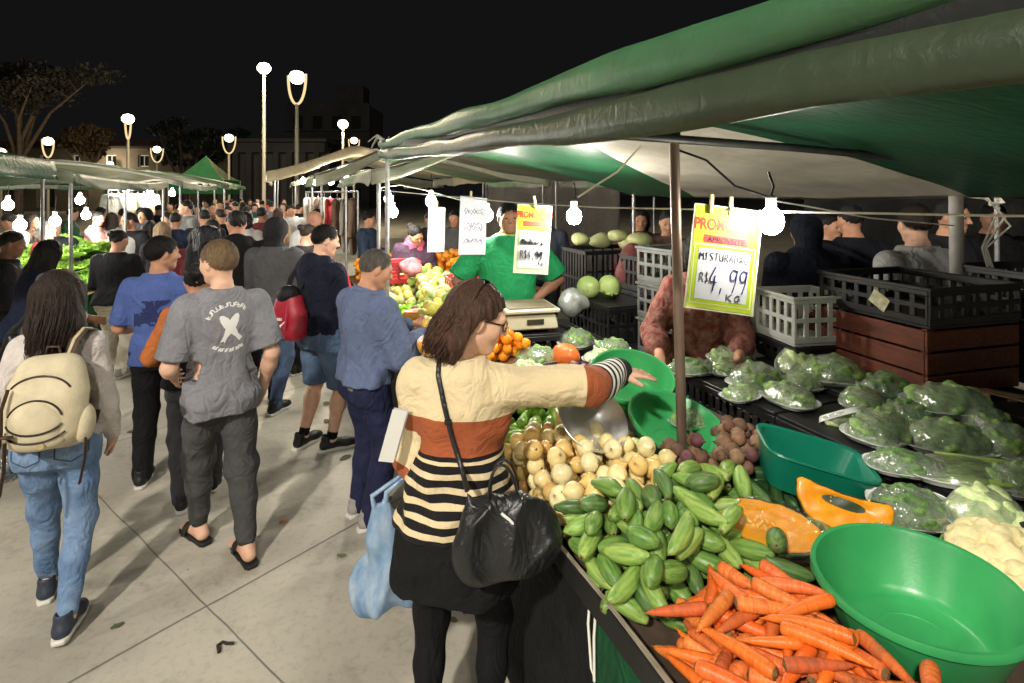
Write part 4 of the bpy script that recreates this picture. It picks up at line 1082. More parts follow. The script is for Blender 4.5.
# ------------------------------------------------------------------ tables and crates (local x = t, local y = u)
def ztab(t): return .815+.115*min(max((t-.83)/1.1,0),1)
def st_thing(name,label,cat,u,t,z=0,rz=0,group=None):
    return thing(name,label,cat,S(u,t,z),STREET+rz,group)
r=thing('market_table','long produce table with a black and green skirt and a worn pale wooden rim','table',(0,0,0),STREET)
MB().add([(.835,-.3,.805),(1.95,-.3,.92),(1.95,3.12,.92),(.835,3.12,.805)],[(0,1,2,3)]) 
mb=MB(); mb.add([(.84,-.3,.812),(1.95,-.3,.928),(1.95,3.12,.928),(.84,3.12,.812),(.84,-.3,.785),(1.95,-.3,.9),(1.95,3.12,.9),(.84,3.12,.785)],[(0,1,2,3),(7,6,5,4),(0,4,5,1),(1,5,6,2),(2,6,7,3),(3,7,4,0)])
mb.build('tabletop',mat('table board',lin((70,56,44)),rough=.8,var=.3,vscale=9),r)
mb=MB(); mb.box((.828,1.41,.822),(.022,3.44,.075)); mb.build('rim_board',BLACKPL,r,bevel=.004)
mb=MB()
w=waves(5,9,5)
mb.grid(lambda a,b:(.826+.014*(b-.5)+.003*float(w(a*3.4,b,0)),-.3+3.44*a,.862+.003*float(w(a*3.4,0,3))),60,2)
o=mb.build('rim_strip',GREYWOOD,r,fix=False); md=o.modifiers.new('thickness','SOLIDIFY'); md.thickness=.006
def skirt(u0,u1,t,z0,z1,m,parent,seed,amp=.012):
    w=waves(seed,14,5)
    mb=MB(); mb.grid(lambda a,b:(t+amp*float(w(u0+(u1-u0)*a,b*.25,0))*(1-b*.8),u0+(u1-u0)*a,z0+(z1-z0)*b),int((u1-u0)*28)+6,8)
    o=mb.build('skirt',m,parent,smooth=60,fix=False); md=o.modifiers.new('thickness','SOLIDIFY'); md.thickness=.003; return o
skirt(1.40,3.12,.845,.03,.80,BLACKCLOTH,r,3); skirt(-.3,1.43,.838,.03,.80,cloth('dim green skirt',lin((20,66,40))),r,4)
mb=MB(); mb.tube([(.832,1.44,.82),(.822,1.435,.74),(.824,1.42,.62),(.822,1.40,.60),(.824,1.405,.72),(.828,1.40,.81)],.004,6); mb.build('tie',ROPE,r)
for u,t in ((-.2,.95),(3.0,.95),(-.2,1.85),(3.0,1.85)): MB().box((t,u,.4),(.045,.045,.80)).build('leg',WOOD,r)
r=thing('market_table','fruit table farther along the aisle with a dark skirt and black rim','table',(0,0,0),STREET)
MB().box((1.12,4.85,.80),(.58,3.3,.03)).build('tabletop',WOOD,r); MB().box((1.545,5.5,.80),(.266,2.0,.03)).build('table_leaf',WOOD,r)
mb=MB(); mb.box((.822,4.85,.83),(.022,3.3,.09)); mb.build('rim_board',BLACKPL,r,bevel=.004); MB().box((1.69,5.5,.83),(.022,2.0,.09)).build('rim_board',BLACKPL,r,bevel=.004)
skirt(3.2,6.5,.838,.03,.80,cloth('brown black skirt',lin((40,36,32))),r,8)
mb=MB(); mb.add([(.84,3.21,.818),(1.41,3.21,.818),(1.41,3.21,.988),(.84,6.49,.818),(1.41,6.49,.818),(1.41,6.49,.988)],[(0,1,2),(5,4,3),(0,2,5,3),(2,1,4,5),(0,3,4,1)]); mb.build('display_board',WOOD,r)
mb=MB(); mb.add([(1.412,4.51,.818),(1.675,4.51,.818),(1.675,4.51,1.068),(1.412,4.51,.989),(1.412,6.49,.818),(1.675,6.49,.818),(1.675,6.49,1.068),(1.412,6.49,.989)],[(0,1,2,3),(7,6,5,4),(3,2,6,7),(2,1,5,6),(1,0,4,5),(0,3,7,4)]); mb.build('display_board',WOOD,r)
for u,t in ((3.3,.95),(6.4,.95),(3.3,1.35),(6.4,1.6)): MB().box((t,u,.4),(.045,.045,.78)).build('leg',WOOD,r)
r=thing('market_table','black covered rear table carrying the crates of wrapped greens','table',(0,0,0),STREET)
MB().box((2.68,1.1,.785),(1.42,2.7,.03)).build('tabletop',WOOD,r); skirt(-.2,2.45,1.972,.03,.79,BLACKCLOTH,r,12)
for u,t in ((-.1,2.1),(2.3,2.1),(-.1,3.3),(2.3,3.3)): MB().box((t,u,.39),(.045,.045,.77)).build('leg',WOOD,r)
r=thing('market_table','low dark counter under the black crate with two lettuces','table',(0,0,0),STREET)
MB().box((2.55,3.75,.885),(.85,1.25,.03)).build('tabletop',BLACKPL,r); skirt(3.13,4.37,2.13,.03,.88,BLACKCLOTH,r,13)
for u,t in ((3.2,2.2),(4.3,2.2),(3.2,2.9),(4.3,2.9)): MB().box((t,u,.44),(.045,.045,.87)).build('leg',IRON,r)
r=thing('market_table','table under the far orange piles beside the hanging price cards','table',(0,0,0),STREET)
MB().box((2.35,7.3,.83),(1.1,2.2,.03)).build('tabletop',WOOD,r); MB().prism([(1.86,.846),(2.52,.846),(2.52,1.17),(2.46,1.17)],6.25,8.35).build('display_board',WOOD,r); skirt(6.2,8.4,1.82,.03,.83,BLACKCLOTH,r,14)
for u,t in ((6.3,1.9),(8.3,1.9),(6.3,2.8),(8.3,2.8)): MB().box((t,u,.41),(.045,.045,.8)).build('leg',WOOD,r)
r=thing('market_table','aisle side table under the farthest orange pile','table',(0,0,0),STREET)
MB().box((1.25,7.68,.80),(.85,1.24,.03)).build('tabletop',WOOD,r); MB().prism([(.90,.816),(1.6,.816),(1.6,1.22),(1.54,1.22)],7.08,8.25).build('display_board',WOOD,r); skirt(7.06,8.3,.85,.03,.80,BLACKCLOTH,r,15)
for u,t in ((7.15,.95),(8.2,.95),(7.15,1.6),(8.2,1.6)): MB().box((t,u,.4),(.045,.045,.78)).build('leg',WOOD,r)
r=thing('market_table','lettuce table with a green skirt across the aisle','table',(0,0,0),STREET)
MB().box((-2.75,9.3,.78),(1.2,2.7,.03)).build('tabletop',WOOD,r); skirt(7.95,10.65,-2.14,.03,.80,GREENCLOTH,r,16)
w=waves(17,14,5); mb=MB(); mb.grid(lambda a,b:(-3.35+1.2*a,7.955-.006*float(w(a*3,b,0)),.03+.77*b),20,5); mb.build('skirt',GREENCLOTH,r,fix=False)
for u,t in ((8.1,-2.3),(10.5,-2.3),(8.1,-3.2),(10.5,-3.2)): MB().box((t,u,.39),(.045,.045,.76)).build('leg',WOOD,r)
r=thing('market_table','orange table beyond the lettuces','table',(0,0,0),STREET)
MB().box((-3.2,13.2,.88),(1.5,2.6,.03)).build('tabletop',WOOD,r); skirt(11.9,14.5,-2.44,.03,.88,cloth('tan skirt',lin((120,112,96))),r,18)
for u,t in ((12,-2.5),(14.4,-2.5),(12,-3.9),(14.4,-3.9)): MB().box((t,u,.44),(.045,.045,.86)).build('leg',WOOD,r)

def crate_mesh(w,d,h,slots=5,rows=2,th=.012,rim=.018):
    mb=MB(); mb.box((0,0,.008),(w-.01,d-.01,.016))
    for sx,sy,L in ((0,-1,w),(0,1,w),(-1,0,d),(1,0,d)):
        def bx(a0,a1,z0,z1,out=0,t=th):
            c=(a0+a1)/2; l=a1-a0
            if sy: mb.box((c,sy*(d/2-t/2+out),(z0+z1)/2),(l,t,z1-z0))
            else: mb.box((sx*(w/2-t/2+out),c,(z0+z1)/2),(t,l-.001,z1-z0))
        e=L/2-(0 if sy else th)
        bx(-e,e,h-.035,h,0); bx(-e-rim*.6 if sy else -e-rim*.2,e+rim*.6 if sy else e+rim*.2,h-.012,h+.004,rim*.5,rim)
        bx(-e,e,.016,.05,0)
        n=slots*(2 if L>.45 else 1)
        for i in range(n+1):
            a=-e+2*e*i/n; bx(max(a-.014,-e),min(a+.014,e),.05,h-.035,.0005)
        for k in range(1,rows): z=.05+(h-.085)*k/rows; bx(-e,e,z-.012,z+.012,.001)
    return mb
def crate(name,label,u,t,z,w,d,h,m,rz=0,flip=False,group=None,slots=5,rows=2):
    o=crate_mesh(w,d,h,slots,rows).build(name,m,None,bevel=.0025)
    tag(o,label,'crate',group)
    o.location=S(u,t,z+(h if flip else 0)); o.rotation_euler=(math.pi if flip else 0,0,STREET+rz)
    return o
# tier of upturned crates that carries the trays
for i,(u,lab) in enumerate(((2.14,'upturned black crate under the packs beside the pole'),(1.53,'upturned black crate behind the turquoise tub'),(.92,'upturned black crate under the tray of pale green pods'),(.31,'upturned black crate at the near end of the wrapped greens'))):
    crate('plastic_crate',lab,u,2.19,.802,.42,.60,.235,BLACKPL,0,True,'upturned black crates under the wrapped greens',slots=6)
for i,(u,lab) in enumerate(((2.14,'second row upturned black crate before the grey crates'),(1.53,'second row upturned black crate before the brown boxes'),(.92,'second row upturned black crate by the broken wooden box'),(.31,'second row upturned black crate at the near end'))):
    crate('plastic_crate',lab,u,2.62,.802,.42,.60,.262,BLACKPL,0,True,'upturned black crates under the wrapped greens',slots=6)
for u,lab in ((2.14,'third row upturned black crate under the grey crates'),(1.53,'third row upturned black crate under the brown boxes')):
    crate('plastic_crate',lab,u,3.05,.802,.42,.60,.262,BLACKPL,0,True,'upturned black crates under the wrapped greens',slots=6)
def wooden_box(label,p,rz,w,d,h,m=DARKWOOD,group=None):
    r=thing('wooden_crate',label,'crate',p,rz,group)
    for sgn in (-1,1):
        mb=MB(); n=3
        for k in range(n): mb.box((0,sgn*(d/2-.008),h*(k+.5)/n),(w,.014,h/n-.012))
        mb.build('side',m,r,bevel=.003)
        mb=MB()
        for k in range(n): mb.box((sgn*(w/2-.008),0,h*(k+.5)/n),(.014,d-.034,h/n-.010))
        mb.build('end',m,r,bevel=.003)
    for sx in (-1,1):
        for sy in (-1,1): MB().box((sx*(w/2-.028),sy*(d/2-.028),h/2),(.028,.028,h)).build('corner_post',m,r)
    MB().box((0,0,.008),(w-.03,d-.03,.012)).build('bottom',m,r)
    return r
wooden_box('brown wooden box directly under the open black crate',Vector((2.065,2.885,1.070)),R(16),.58,.60,.31)
wooden_box('brown wooden box at the outer side of the stacked black crate',Vector((2.72,2.98,1.068)),R(12),.56,.50,.305)
wooden_box('brown wooden box half hidden by the grey crates',Vector((1.95,3.50,.802)),R(14),.52,.40,.50)
o=crate('plastic_crate','big open black crate on top of the brown wooden box',0,0,0,.575,.62,.185,BLACKPL,0,slots=4); o.location=(2.065,2.885,1.384); o.rotation_euler=(0,0,R(16))
mb=MB(); mb.box((-.292,-.06,.09),(.004,.095,.07),Euler((.5,0,0)).to_matrix()); k=mb.build('label_scrap',mat('paper scrap',lin((190,184,150)),rough=.8,var=.3,vscale=40),o)
o=crate('plastic_crate','black crate stacked at the outer edge beside the big open crate',0,0,0,.50,.40,.23,BLACKPL,0,slots=4); o.location=(2.74,2.98,1.376); o.rotation_euler=(0,0,R(10))
o=crate('plastic_crate','pale grey crate behind the large price card',0,0,0,.36,.34,.26,GREYPL,0); o.location=P(803,318,3.15); o.location.z=1.185; o.rotation_euler=(0,0,R(10))
o=crate('plastic_crate','low black crate under the pale grey crate behind the price card',0,0,0,.36,.34,.11,BLACKPL,0,rows=1); o.location=P(803,318,3.15); o.location.z=1.068; o.rotation_euler=(0,0,R(12))
for k,lab in enumerate(('bottom grey crate of the stack by the pole','middle grey crate of the stack by the pole','top grey crate of the stack by the pole')):
    o=crate('plastic_crate',lab,3.05,2.42,.905+.245*k,.34,.40,.24,mat('dull grey plastic',lin((98,100,98)),rough=.6,var=.2),0.05*k)
# black crates beside the green shirt vendor
crate('plastic_crate','wide black crate turned over beneath the two lettuces',3.78,2.36,.902,.40,.60,.27,BLACKPL,0,True)
crate('plastic_crate','black crate standing behind the two lettuces',3.70,2.80,.902,.40,.60,.30,BLACKPL,0)
crate('plastic_crate','upper black crate standing behind the two lettuces',3.70,2.80,1.21,.40,.60,.28,BLACKPL,0.03)
# slats of a broken box
r=thing('broken_crate','broken light wooden box of loose slats at the end of the wrapped greens','crate',P(992,398,2.55)-Vector((0,0,.03)),R(-20)); r.scale=(.70,.70,.75)
for k,(a,b) in enumerate((((-.24,.05,.10),(.16,-.03,.05)),((-.20,.12,.07),(.20,.02,.06)),((-.06,-.06,-.08),(-.05,-.05,.08)),((.10,-.02,-.08),(.10,-.02,.06)),((-.02,.10,.00),(.24,-.01,-.05)))):
    MB().bar(a,b,.05,.010).build('slat',mat('raw wood',lin((140,112,82)),rough=.8,var=.3,vscale=12,stretch=(5,1,5)),r)

# ------------------------------------------------------------------ piles: things dropped one by one on what lies there already
SP=np.zeros((0,3)); SR=np.zeros(0)
def settle(c,rad,base):
    """c: n x 2 sphere centres (t,u), offsets dz handled by caller"""
    z=base(c[:,1],c[:,0])+rad
    if len(SR):
        d2=((c[:,None,:]-SP[None,:,:2])**2).sum(2); rr=(rad[:,None]+SR[None,:])**2
        h=np.where(d2<rr,SP[None,:,2]+np.sqrt(np.maximum(rr-d2,0)),-9).max(1); z=np.maximum(z,h)
    return z
def pile(name,label,cat,group,kinds,n,region,base,mound,seed,yaw=None,cand=14,pitchs=(-14,0,14),sq=.90,keep=None):
    """kinds: list of (mesh, [(axis offset, radius)]); region(r) -> (u,t)"""
    global SP,SR
    r=np.random.default_rng(seed); out=[]
    for i in range(n):
        me,sph=kinds[r.integers(len(kinds))]; best=None
        off=np.array([s[0] for s in sph]); rad=np.array([s[1] for s in sph])*sq
        for k in range(cand):
            u,t=region(r); a=r.uniform(0,6.283) if yaw is None else yaw(r,u,t)
            for p in (pitchs if len(sph)>1 else (0,)):
                p=R(p+r.uniform(-4,4)); dx=math.cos(p)*math.cos(a); dy=math.cos(p)*math.sin(a); dz=math.sin(p)
                c=np.stack([t+off*dx,u+off*dy],1); z=(settle(c,rad,base)-off*dz).max()
                cost=z-mound(u,t)
                if best is None or cost<best[0]: best=(cost,u,t,z,a,p,c)
        _,u,t,z,a,p,c=best
        SP=np.concatenate([SP,np.c_[c,z+off*math.sin(p)]]); SR=np.r_[SR,rad]
        M=Matrix.Rotation(a,4,'Z')@Matrix.Rotation(-p,4,'Y')@Matrix.Rotation(math.pi/2,4,'Y')@Matrix.Rotation(r.uniform(0,6.28),4,'Z')
        if len(sph)==1: M=Euler((r.uniform(0,6.28),r.uniform(0,6.28),r.uniform(0,6.28))).to_matrix().to_4x4()
        o=link(bpy.data.objects.new(name,me)); s=r.uniform(.94,1.04)
        o.matrix_world=Matrix.Translation(S(u,t,z))@Matrix.Rotation(STREET,4,'Z')@M@Matrix.Scale(s,4)
        tag(o,label(r,u,t) if callable(label) else label,cat,group); out.append(o)
    return out
def lathed(name,prof,m,bend=0.0,n=14,lump=0.0,seed=0,flatten=1.0,bendp=1.0,ends=None):
    """profile (r, z) around local z, bent sideways; returns a mesh"""
    w=waves(seed+100,22,5); mb=MB(); zs=[z for _,z in prof]; z0,z1=min(zs),max(zs)
    P_=[]
    for i in range(len(prof)-1):
        (r0,a0),(r1,a1)=prof[i],prof[i+1]
        for k in range(3): P_.append((r0+(r1-r0)*k/3,a0+(a1-a0)*k/3))
    P_.append(prof[-1])
    rr=np.array([p[0] for p in P_]); 
    rs=np.convolve(np.pad(rr,1,'edge'),[.25,.5,.25],'valid'); rs[0]=rr[0]; rs[-1]=rr[-1]
    vs=[];fs=[]
    for (r_,z) in zip(rs,[p[1] for p in P_]):
        q=(z-z0)/(z1-z0)*2-1; ox=bend*(1-abs(q)**2*bendp)
        for k in range(n):
            a=2*math.pi*k/n; f=1+lump*float(w(math.cos(a)*.05,math.sin(a)*.05,z))
            vs.append((r_*f*math.cos(a)+ox,r_*f*math.sin(a)*flatten,z))
    for i in range(len(P_)-1):
        for k in range(n): a=i*n+k;b=i*n+(k+1)%n; fs.append((a,b,b+n,a+n))
    mb.add(vs,fs); me=mb.mesh(name,smooth=70); me.materials.append(m)
    if ends:      # (material, below this share, above this share of the length)
        me.materials.append(ends[0])
        for p in me.polygons:
            q=(sum(me.vertices[i].co.z for i in p.vertices)/len(p.vertices)-z0)/(z1-z0)
            if q<ends[1] or q>ends[2]: p.material_index=1
    return me
def rect(u0,u1,t0,t1): return lambda r:(r.uniform(u0,u1),r.uniform(t0,t1))
NOGO=[(1.30,1.37,.15),(1.25,1.62,.13),(.907,1.447,.275),(1.90,1.50,.19)]
def poly_region(pts,z,test=None):
    """region given on the table as street coordinates polygon"""
    us=[p[0] for p in pts]; ts=[p[1] for p in pts]
    def inside(u,t):
        c=False; j=len(pts)-1
        for i in range(len(pts)):
            (ui,ti),(uj,tj)=pts[i],pts[j]
            if (ti>t)!=(tj>t) and u<(uj-ui)*(t-ti)/(tj-ti)+ui: c=not c
            j=i
        return c
    def f(r):
        while True:
            u,t=r.uniform(min(us),max(us)),r.uniform(min(ts),max(ts))
            if inside(u,t) and all((u-a)**2+(t-b)**2>c*c for a,b,c in NOGO): return u,t
    return f
baseA=lambda u,t: .815+.115*np.clip((t-.83)/1.1,0,1)+.010
# --- onions
def onion_prof(r,el): return [(.004,-.92*r*el),(.35*r,-.86*r*el),(.78*r,-.58*r*el),(.98*r,-.12*r*el),(.96*r,.25*r*el),(.72*r,.66*r*el),(.36*r,.92*r*el),(.15*r,1.12*r*el),(.09*r,1.30*r*el),(.03*r,1.34*r*el)]
ON=[mat('onion '+k,lin(c),rough=.34,spec=.5,var=.16,vscale=26,stretch=(1,1,.22),rand=.10) for k,c in dict(cream=(226,206,144),straw=(216,182,112),pale=(232,220,168),tan=(202,158,92)).items()]
onk=[]; ONEND=mat('dry onion neck',lin((176,136,84)),rough=.8,var=.3,vscale=60)
for i,(r_,el,m) in enumerate(((.036,.95,0),(.033,1.0,1),(.040,.9,2),(.030,1.05,3),(.036,1.02,0),(.038,.92,1))): onk.append((lathed('onion',onion_prof(r_,el),ON[m],lump=.018,seed=i,n=16,flatten=(1,.93,1,.9,1,.95)[i],ends=(ONEND,.004,.945)),[(0,r_*.97)]))
pile('onion','pale yellow onion heaped on the table beside the black handbag','onion','pale yellow onions heaped together',onk,150,poly_region([(1.62,.855),(1.58,1.30),(1.95,1.36),(2.10,1.28),(2.16,.855)],0),baseA,lambda u,t:.07*math.sin(math.pi*min(max((t-.80)/.62,0),1))*math.sin(math.pi*min(max((u-1.45)/1.15,0),1)),11,cand=10)
# --- squat pale green cucumbers
def pep(name,base,streak,seed):
    m=mat(name,base,rough=.42,spec=.4,col2=streak,vscale=30,stretch=(3.2,3.2,.35),rand=.14,detail=2,bump=.06,bscale=60); return m
PE=[pep('pale cucumber',lin((160,184,96)),lin((98,140,60)),1),pep('green cucumber',lin((126,158,74)),lin((70,112,50)),2),pep('dark cucumber',lin((104,134,72)),lin((56,88,46)),3)]
pek=[]; PEND=mat('cucumber stalk',lin((118,108,62)),rough=.8)
for i,(r_,L_,m,bd) in enumerate(((.027,.064,0,.006),(.031,.058,1,.002),(.025,.076,0,.012),(.034,.054,2,.003),(.027,.070,1,.009),(.029,.080,0,.004),(.024,.066,2,.011),(.030,.050,1,.001))):
    pr=[(.003,-L_),(.010,-L_*.95),(.55*r_,-L_*.80),(.85*r_,-L_*.5),(r_,-L_*.1),(.97*r_,L_*.3),(.75*r_,L_*.65),(.45*r_,L_*.86),(.18*r_,L_*.98),(.06*r_,L_*1.04),(.01*r_,L_*1.05)]
    pek.append((lathed('cucumber',pr,PE[m],bend=bd,lump=.045,seed=i+20,flatten=(1,.9,1,.88,.95,1,.92,.9)[i],ends=(PEND,.015,.965)),[(-.62*L_,.62*r_),(-.2*L_,.97*r_),(.25*L_,.95*r_),(.62*L_,.66*r_)]))
def mound_c(u,t): return .05*math.sin(math.pi*min(max((t-.78)/.75,0),1))
pile('cucumber','plump pale green cucumber in the heap between the onions and the carrots','cucumber','plump green cucumbers heaped together',pek,112,poly_region([(1.64,.850),(1.58,1.26),(1.56,1.50),(1.22,1.52),(1.05,1.40),(1.12,1.28),(1.24,1.22),(1.23,.95),(1.21,.850)],0),baseA,mound_c,12,cand=8)
DK=[(lathed('cucumber',[(.003,-.095),(.012,-.092),(.020,-.075),(.025,-.04),(.026,0),(.025,.04),(.019,.078),(.010,.094),(.002,.097)],pep('long dark cucumber',lin((58,92,44)),lin((26,52,28)),5),bend=.012,lump=.02,seed=3),[(-.06,.021),(0,.026),(.06,.021)])]
pile('cucumber','long dark green cucumber lying beside the wrapped pumpkin','cucumber','long dark cucumbers behind the pale ones',DK,12,rect(1.45,1.74,1.50,1.76),baseA,lambda u,t:.05,13,cand=8)
# --- carrots
CAR=mat('carrot',lin((232,116,42)),rough=.42,spec=.45,col2=lin((214,92,28)),vscale=16,stretch=(1,1,6),rand=.09,bump=.25,bscale=30)
CARS=[CAR,mat('pale carrot',lin((226,126,58)),rough=.5,spec=.4,col2=lin((196,92,38)),vscale=30,stretch=(1,1,4),rand=.10,bump=.35,bscale=36),mat('earthy carrot',lin((206,98,42)),rough=.6,spec=.3,col2=lin((158,84,48)),vscale=22,stretch=(1,1,3),rand=.10,bump=.35,bscale=36)]
CEND=mat('carrot crown',lin((112,84,44)),rough=.8,var=.3,vscale=80)
ck=[]
for i,(r_,L_,bd) in enumerate(((.0165,.175,.006),(.019,.15,.002),(.014,.16,.014),(.0175,.20,.010),(.020,.12,-.004),(.015,.145,.003),(.0125,.13,.008),(.018,.165,-.012))):
    h=L_/2
    pr=[(.002,-h-.002),(.35*r_,-h),(.80*r_,-h*.96),(r_,-h*.82),(.97*r_,-h*.45),(.86*r_,0),(.70*r_,h*.42),(.50*r_,h*.74),(.28*r_,h*.93),(.08*r_,h),(.02*r_,h*1.12)]
    ck.append((lathed('carrot',pr,CARS[i%3],bend=bd,lump=.06,seed=i+40,n=12,ends=(CEND,.035,.985)),[(-h*.8,.95*r_),(-h*.4,.97*r_),(0,.87*r_),(h*.42,.7*r_),(h*.8,.42*r_)]))
pile('carrot','orange carrot lying in the heap in front of the big green basin','carrot','orange carrots heaped together',ck,262,poly_region([(1.22,.872),(1.23,1.22),(1.13,1.30),(.98,1.22),(.45,1.20),(.42,.872)],0),baseA,lambda u,t:.06*math.sin(math.pi*min(max((t-.76)/.8,0),1))*(1 if u<1.05 else max(0,(1.3-u)/.25)),14,
     yaw=lambda r,u,t: r.choice([R(-70),R(-35),R(10),R(55),R(110)])+r.normal()*.35+(math.pi if r.random()<.5 else 0),cand=10,sq=.84,pitchs=(-7,0,7))
# --- beets and yams by the pole
BEET=[mat('beet '+k,lin(c),rough=.7,var=.3,vscale=30,rand=.15,bump=.3,bscale=60) for k,c in dict(brown=(104,74,56),purple=(92,56,58),tan=(128,98,72)).items()]
bk=[(lathed('beet',[(.002,-.9*r_),(.6*r_,-.75*r_),(.97*r_,-.15*r_),(.9*r_,.35*r_),(.5*r_,.78*r_),(.2*r_,.95*r_),(.1*r_,1.35*r_),(.02*r_,1.5*r_)],BEET[m],lump=.05,seed=60+i),[(0,.95*r_)]) for i,(r_,m) in enumerate(((.034,0),(.029,1),(.032,2),(.026,0)))]
pile('beet','earthy brown beet heaped around the foot of the pole','beet','brown beets heaped together',bk,55,poly_region([(1.50,1.34),(1.56,1.66),(1.80,1.80),(2.05,1.40),(1.95,1.36)],0),baseA,lambda u,t:.06,15,cand=9)
# --- pale long squash by the bowls
SQ=mat('pale green squash',lin((158,196,84)),rough=.30,col2=lin((118,164,58)),vscale=14,stretch=(2,2,.4),rand=.10)
sk=[(lathed('squash',[(.002,-.10),(.016,-.097),(.024,-.07),(.026,-.03),(.024,.02),(.022,.05),(.028,.085),(.026,.105),(.012,.122),(.002,.125)],SQ,bend=.018,seed=70),[(-.07,.023),(0,.025),(.085,.028)]),
    (lathed('squash',[(.002,-.08),(.015,-.078),(.022,-.05),(.024,0),(.026,.04),(.030,.07),(.020,.095),(.003,.10)],SQ,bend=-.012,seed=71),[(-.05,.021),(0,.024),(.06,.029)])]
pile('squash','pale green squash lying between the onions and the steel bowl','squash','pale green squashes beyond the onions',sk,62,poly_region([(2.16,.88),(2.10,1.20),(1.96,1.36),(2.06,1.42),(2.46,1.22),(3.02,1.20),(3.05,.88)],0),baseA,lambda u,t:.08,16,cand=9)
# eggplants and purple onions near the scale
EG=[(lathed('eggplant',[(.002,-.09),(.02,-.085),(.035,-.05),(.034,0),(.025,.05),(.015,.08),(.004,.09)],mat('eggplant skin',lin((44,26,44)),rough=.2),bend=.01,seed=75),[(-.04,.033),(.0,.034),(.05,.024)])]
pile('eggplant','dark glossy eggplant among the wrapped packs','eggplant','dark eggplants beyond the squashes',EG,14,rect(2.62,3.0,1.25,1.75),baseA,lambda u,t:.04,17,cand=8)
PO=[(lathed('purple_onion',onion_prof(.03,.95),mat('purple onion skin',lin((132,92,102)),rough=.4,var=.2,vscale=30,stretch=(1,1,.25),rand=.12),seed=76),[(0,.029)])]
pile('purple_onion','dull purple onion beside the orange squash','onion','purple onions beside the green basin',PO,32,rect(2.55,2.95,1.50,1.85),baseA,lambda u,t:.05,18,cand=8)

# --- far fruit
def fruit(name,r_,m,seed,el=1.0): return (lathed(name,[(.001,-r_*el),(.5*r_,-.87*r_*el),(.87*r_,-.5*r_*el),(r_,0),(.87*r_,.5*r_*el),(.5*r_,.87*r_*el),(.12*r_,.985*r_*el),(.001,.95*r_*el)],m,seed=seed,n=12,lump=.01),[(0,r_)] if el<1.25 else [(-r_*(el-1),r_*.9),(r_*(el-1),r_*.9)])
ORG=mat('orange peel',lin((238,150,32)),rough=.45,var=.10,vscale=20,rand=.14,bump=.15,bscale=160)
TAN=mat('tangerine peel',lin((244,148,24)),rough=.38,rand=.10,bump=.2,bscale=140)
baseB=lambda u,t: .82+.26*np.clip((t-.83)/.85,0,1)
pile('tangerine','bright tangerine heaped beyond the pointing woman\'s face','tangerine','tangerines heaped beside the wrapped packs',[fruit('tangerine',.034,TAN,1,.86)],60,rect(3.22,3.60,1.12,1.40),baseB,lambda u,t:.10,19,cand=6)
pile('lime','small bright green lime on the far fruit table','lime','bright limes on the far fruit table',[fruit('lime',.026,mat('lime peel',lin((132,190,40)),rough=.35,rand=.12),2,1.12)],150,rect(4.5,5.15,.90,1.22),baseB,lambda u,t:.10*math.sin(math.pi*(u-4.4)/.8),20,cand=6)
MG=[mat('mango '+k,lin(c),rough=.4,var=.2,vscale=10,rand=.15) for k,c in dict(green=(150,176,92),yellow=(206,190,98),pale=(186,188,132)).items()]
pile('mango','greenish yellow mango on the rear of the far fruit table','mango','mangoes on the far fruit table',[fruit('mango',.050,MG[i],5+i,1.25) for i in range(3)],105,rect(4.6,6.4,1.20,1.64),baseB,lambda u,t:.10,21,cand=6)
pile('mango','pale yellow mango at the aisle side of the far fruit table','mango','pale mangoes by the aisle',[fruit('mango',.046,MG[i],5+i,1.2) for i in (1,2)],70,rect(5.15,6.4,.88,1.2),baseB,lambda u,t:.08,22,cand=6)
pile('guava','rounded pale green guava near the man in the blue grey sweater','guava','pale green guavas on the fruit table',[fruit('guava',.046,mat('guava skin',lin((196,188,92)),rough=.4,var=.2,vscale=12,rand=.14),9,1.05)],90,rect(3.25,4.15,.88,1.12),baseB,lambda u,t:.10*math.sin(math.pi*(t-.8)/.6),23,cand=6)
pile('passion_fruit','dark purple passion fruit in front of the limes','passion fruit','purple passion fruits on the fruit table',[fruit('passion_fruit',.034,mat('passion fruit skin',lin((96,52,62)),rough=.5,var=.3,vscale=20,rand=.15),10)],70,rect(4.1,4.55,.90,1.38),baseB,lambda u,t:.08,24,cand=6)
pile('mango','pale green mango on the near end of the fruit table, by the pointing woman\'s hair','mango','pale green mangoes at the near end of the fruit table',[fruit('mango',.050,MG[i],15+i,1.2) for i in (0,2)],26,rect(3.66,4.15,1.12,1.38),baseB,lambda u,t:.08,28,cand=6)
pile('orange','orange in the large heap below the hanging price cards','orange','oranges heaped below the price cards',[fruit('orange',.042,ORG,11)],150,rect(6.35,8.2,1.90,2.45),lambda u,t:.85+.36*np.clip((t-1.9)/.6,0,1),lambda u,t:.10,25,cand=4)
pile('orange','orange in the aisle side heap behind the man with the red backpack','orange','oranges heaped at the aisle side',[fruit('orange',.038,ORG,12)],120,rect(7.12,8.2,.92,1.50),lambda u,t:.82+.40*np.clip((t-.95)/.6,0,1),lambda u,t:.10,26,cand=4)
pile('orange','orange on the table beyond the lettuces','orange','oranges beyond the lettuces',[fruit('orange',.05,ORG,13)],110,rect(12.1,14.3,-3.6,-2.55),lambda u,t:.90+.16*np.clip((-2.5-t)/.8,0,1),lambda u,t:.12,27,cand=4)
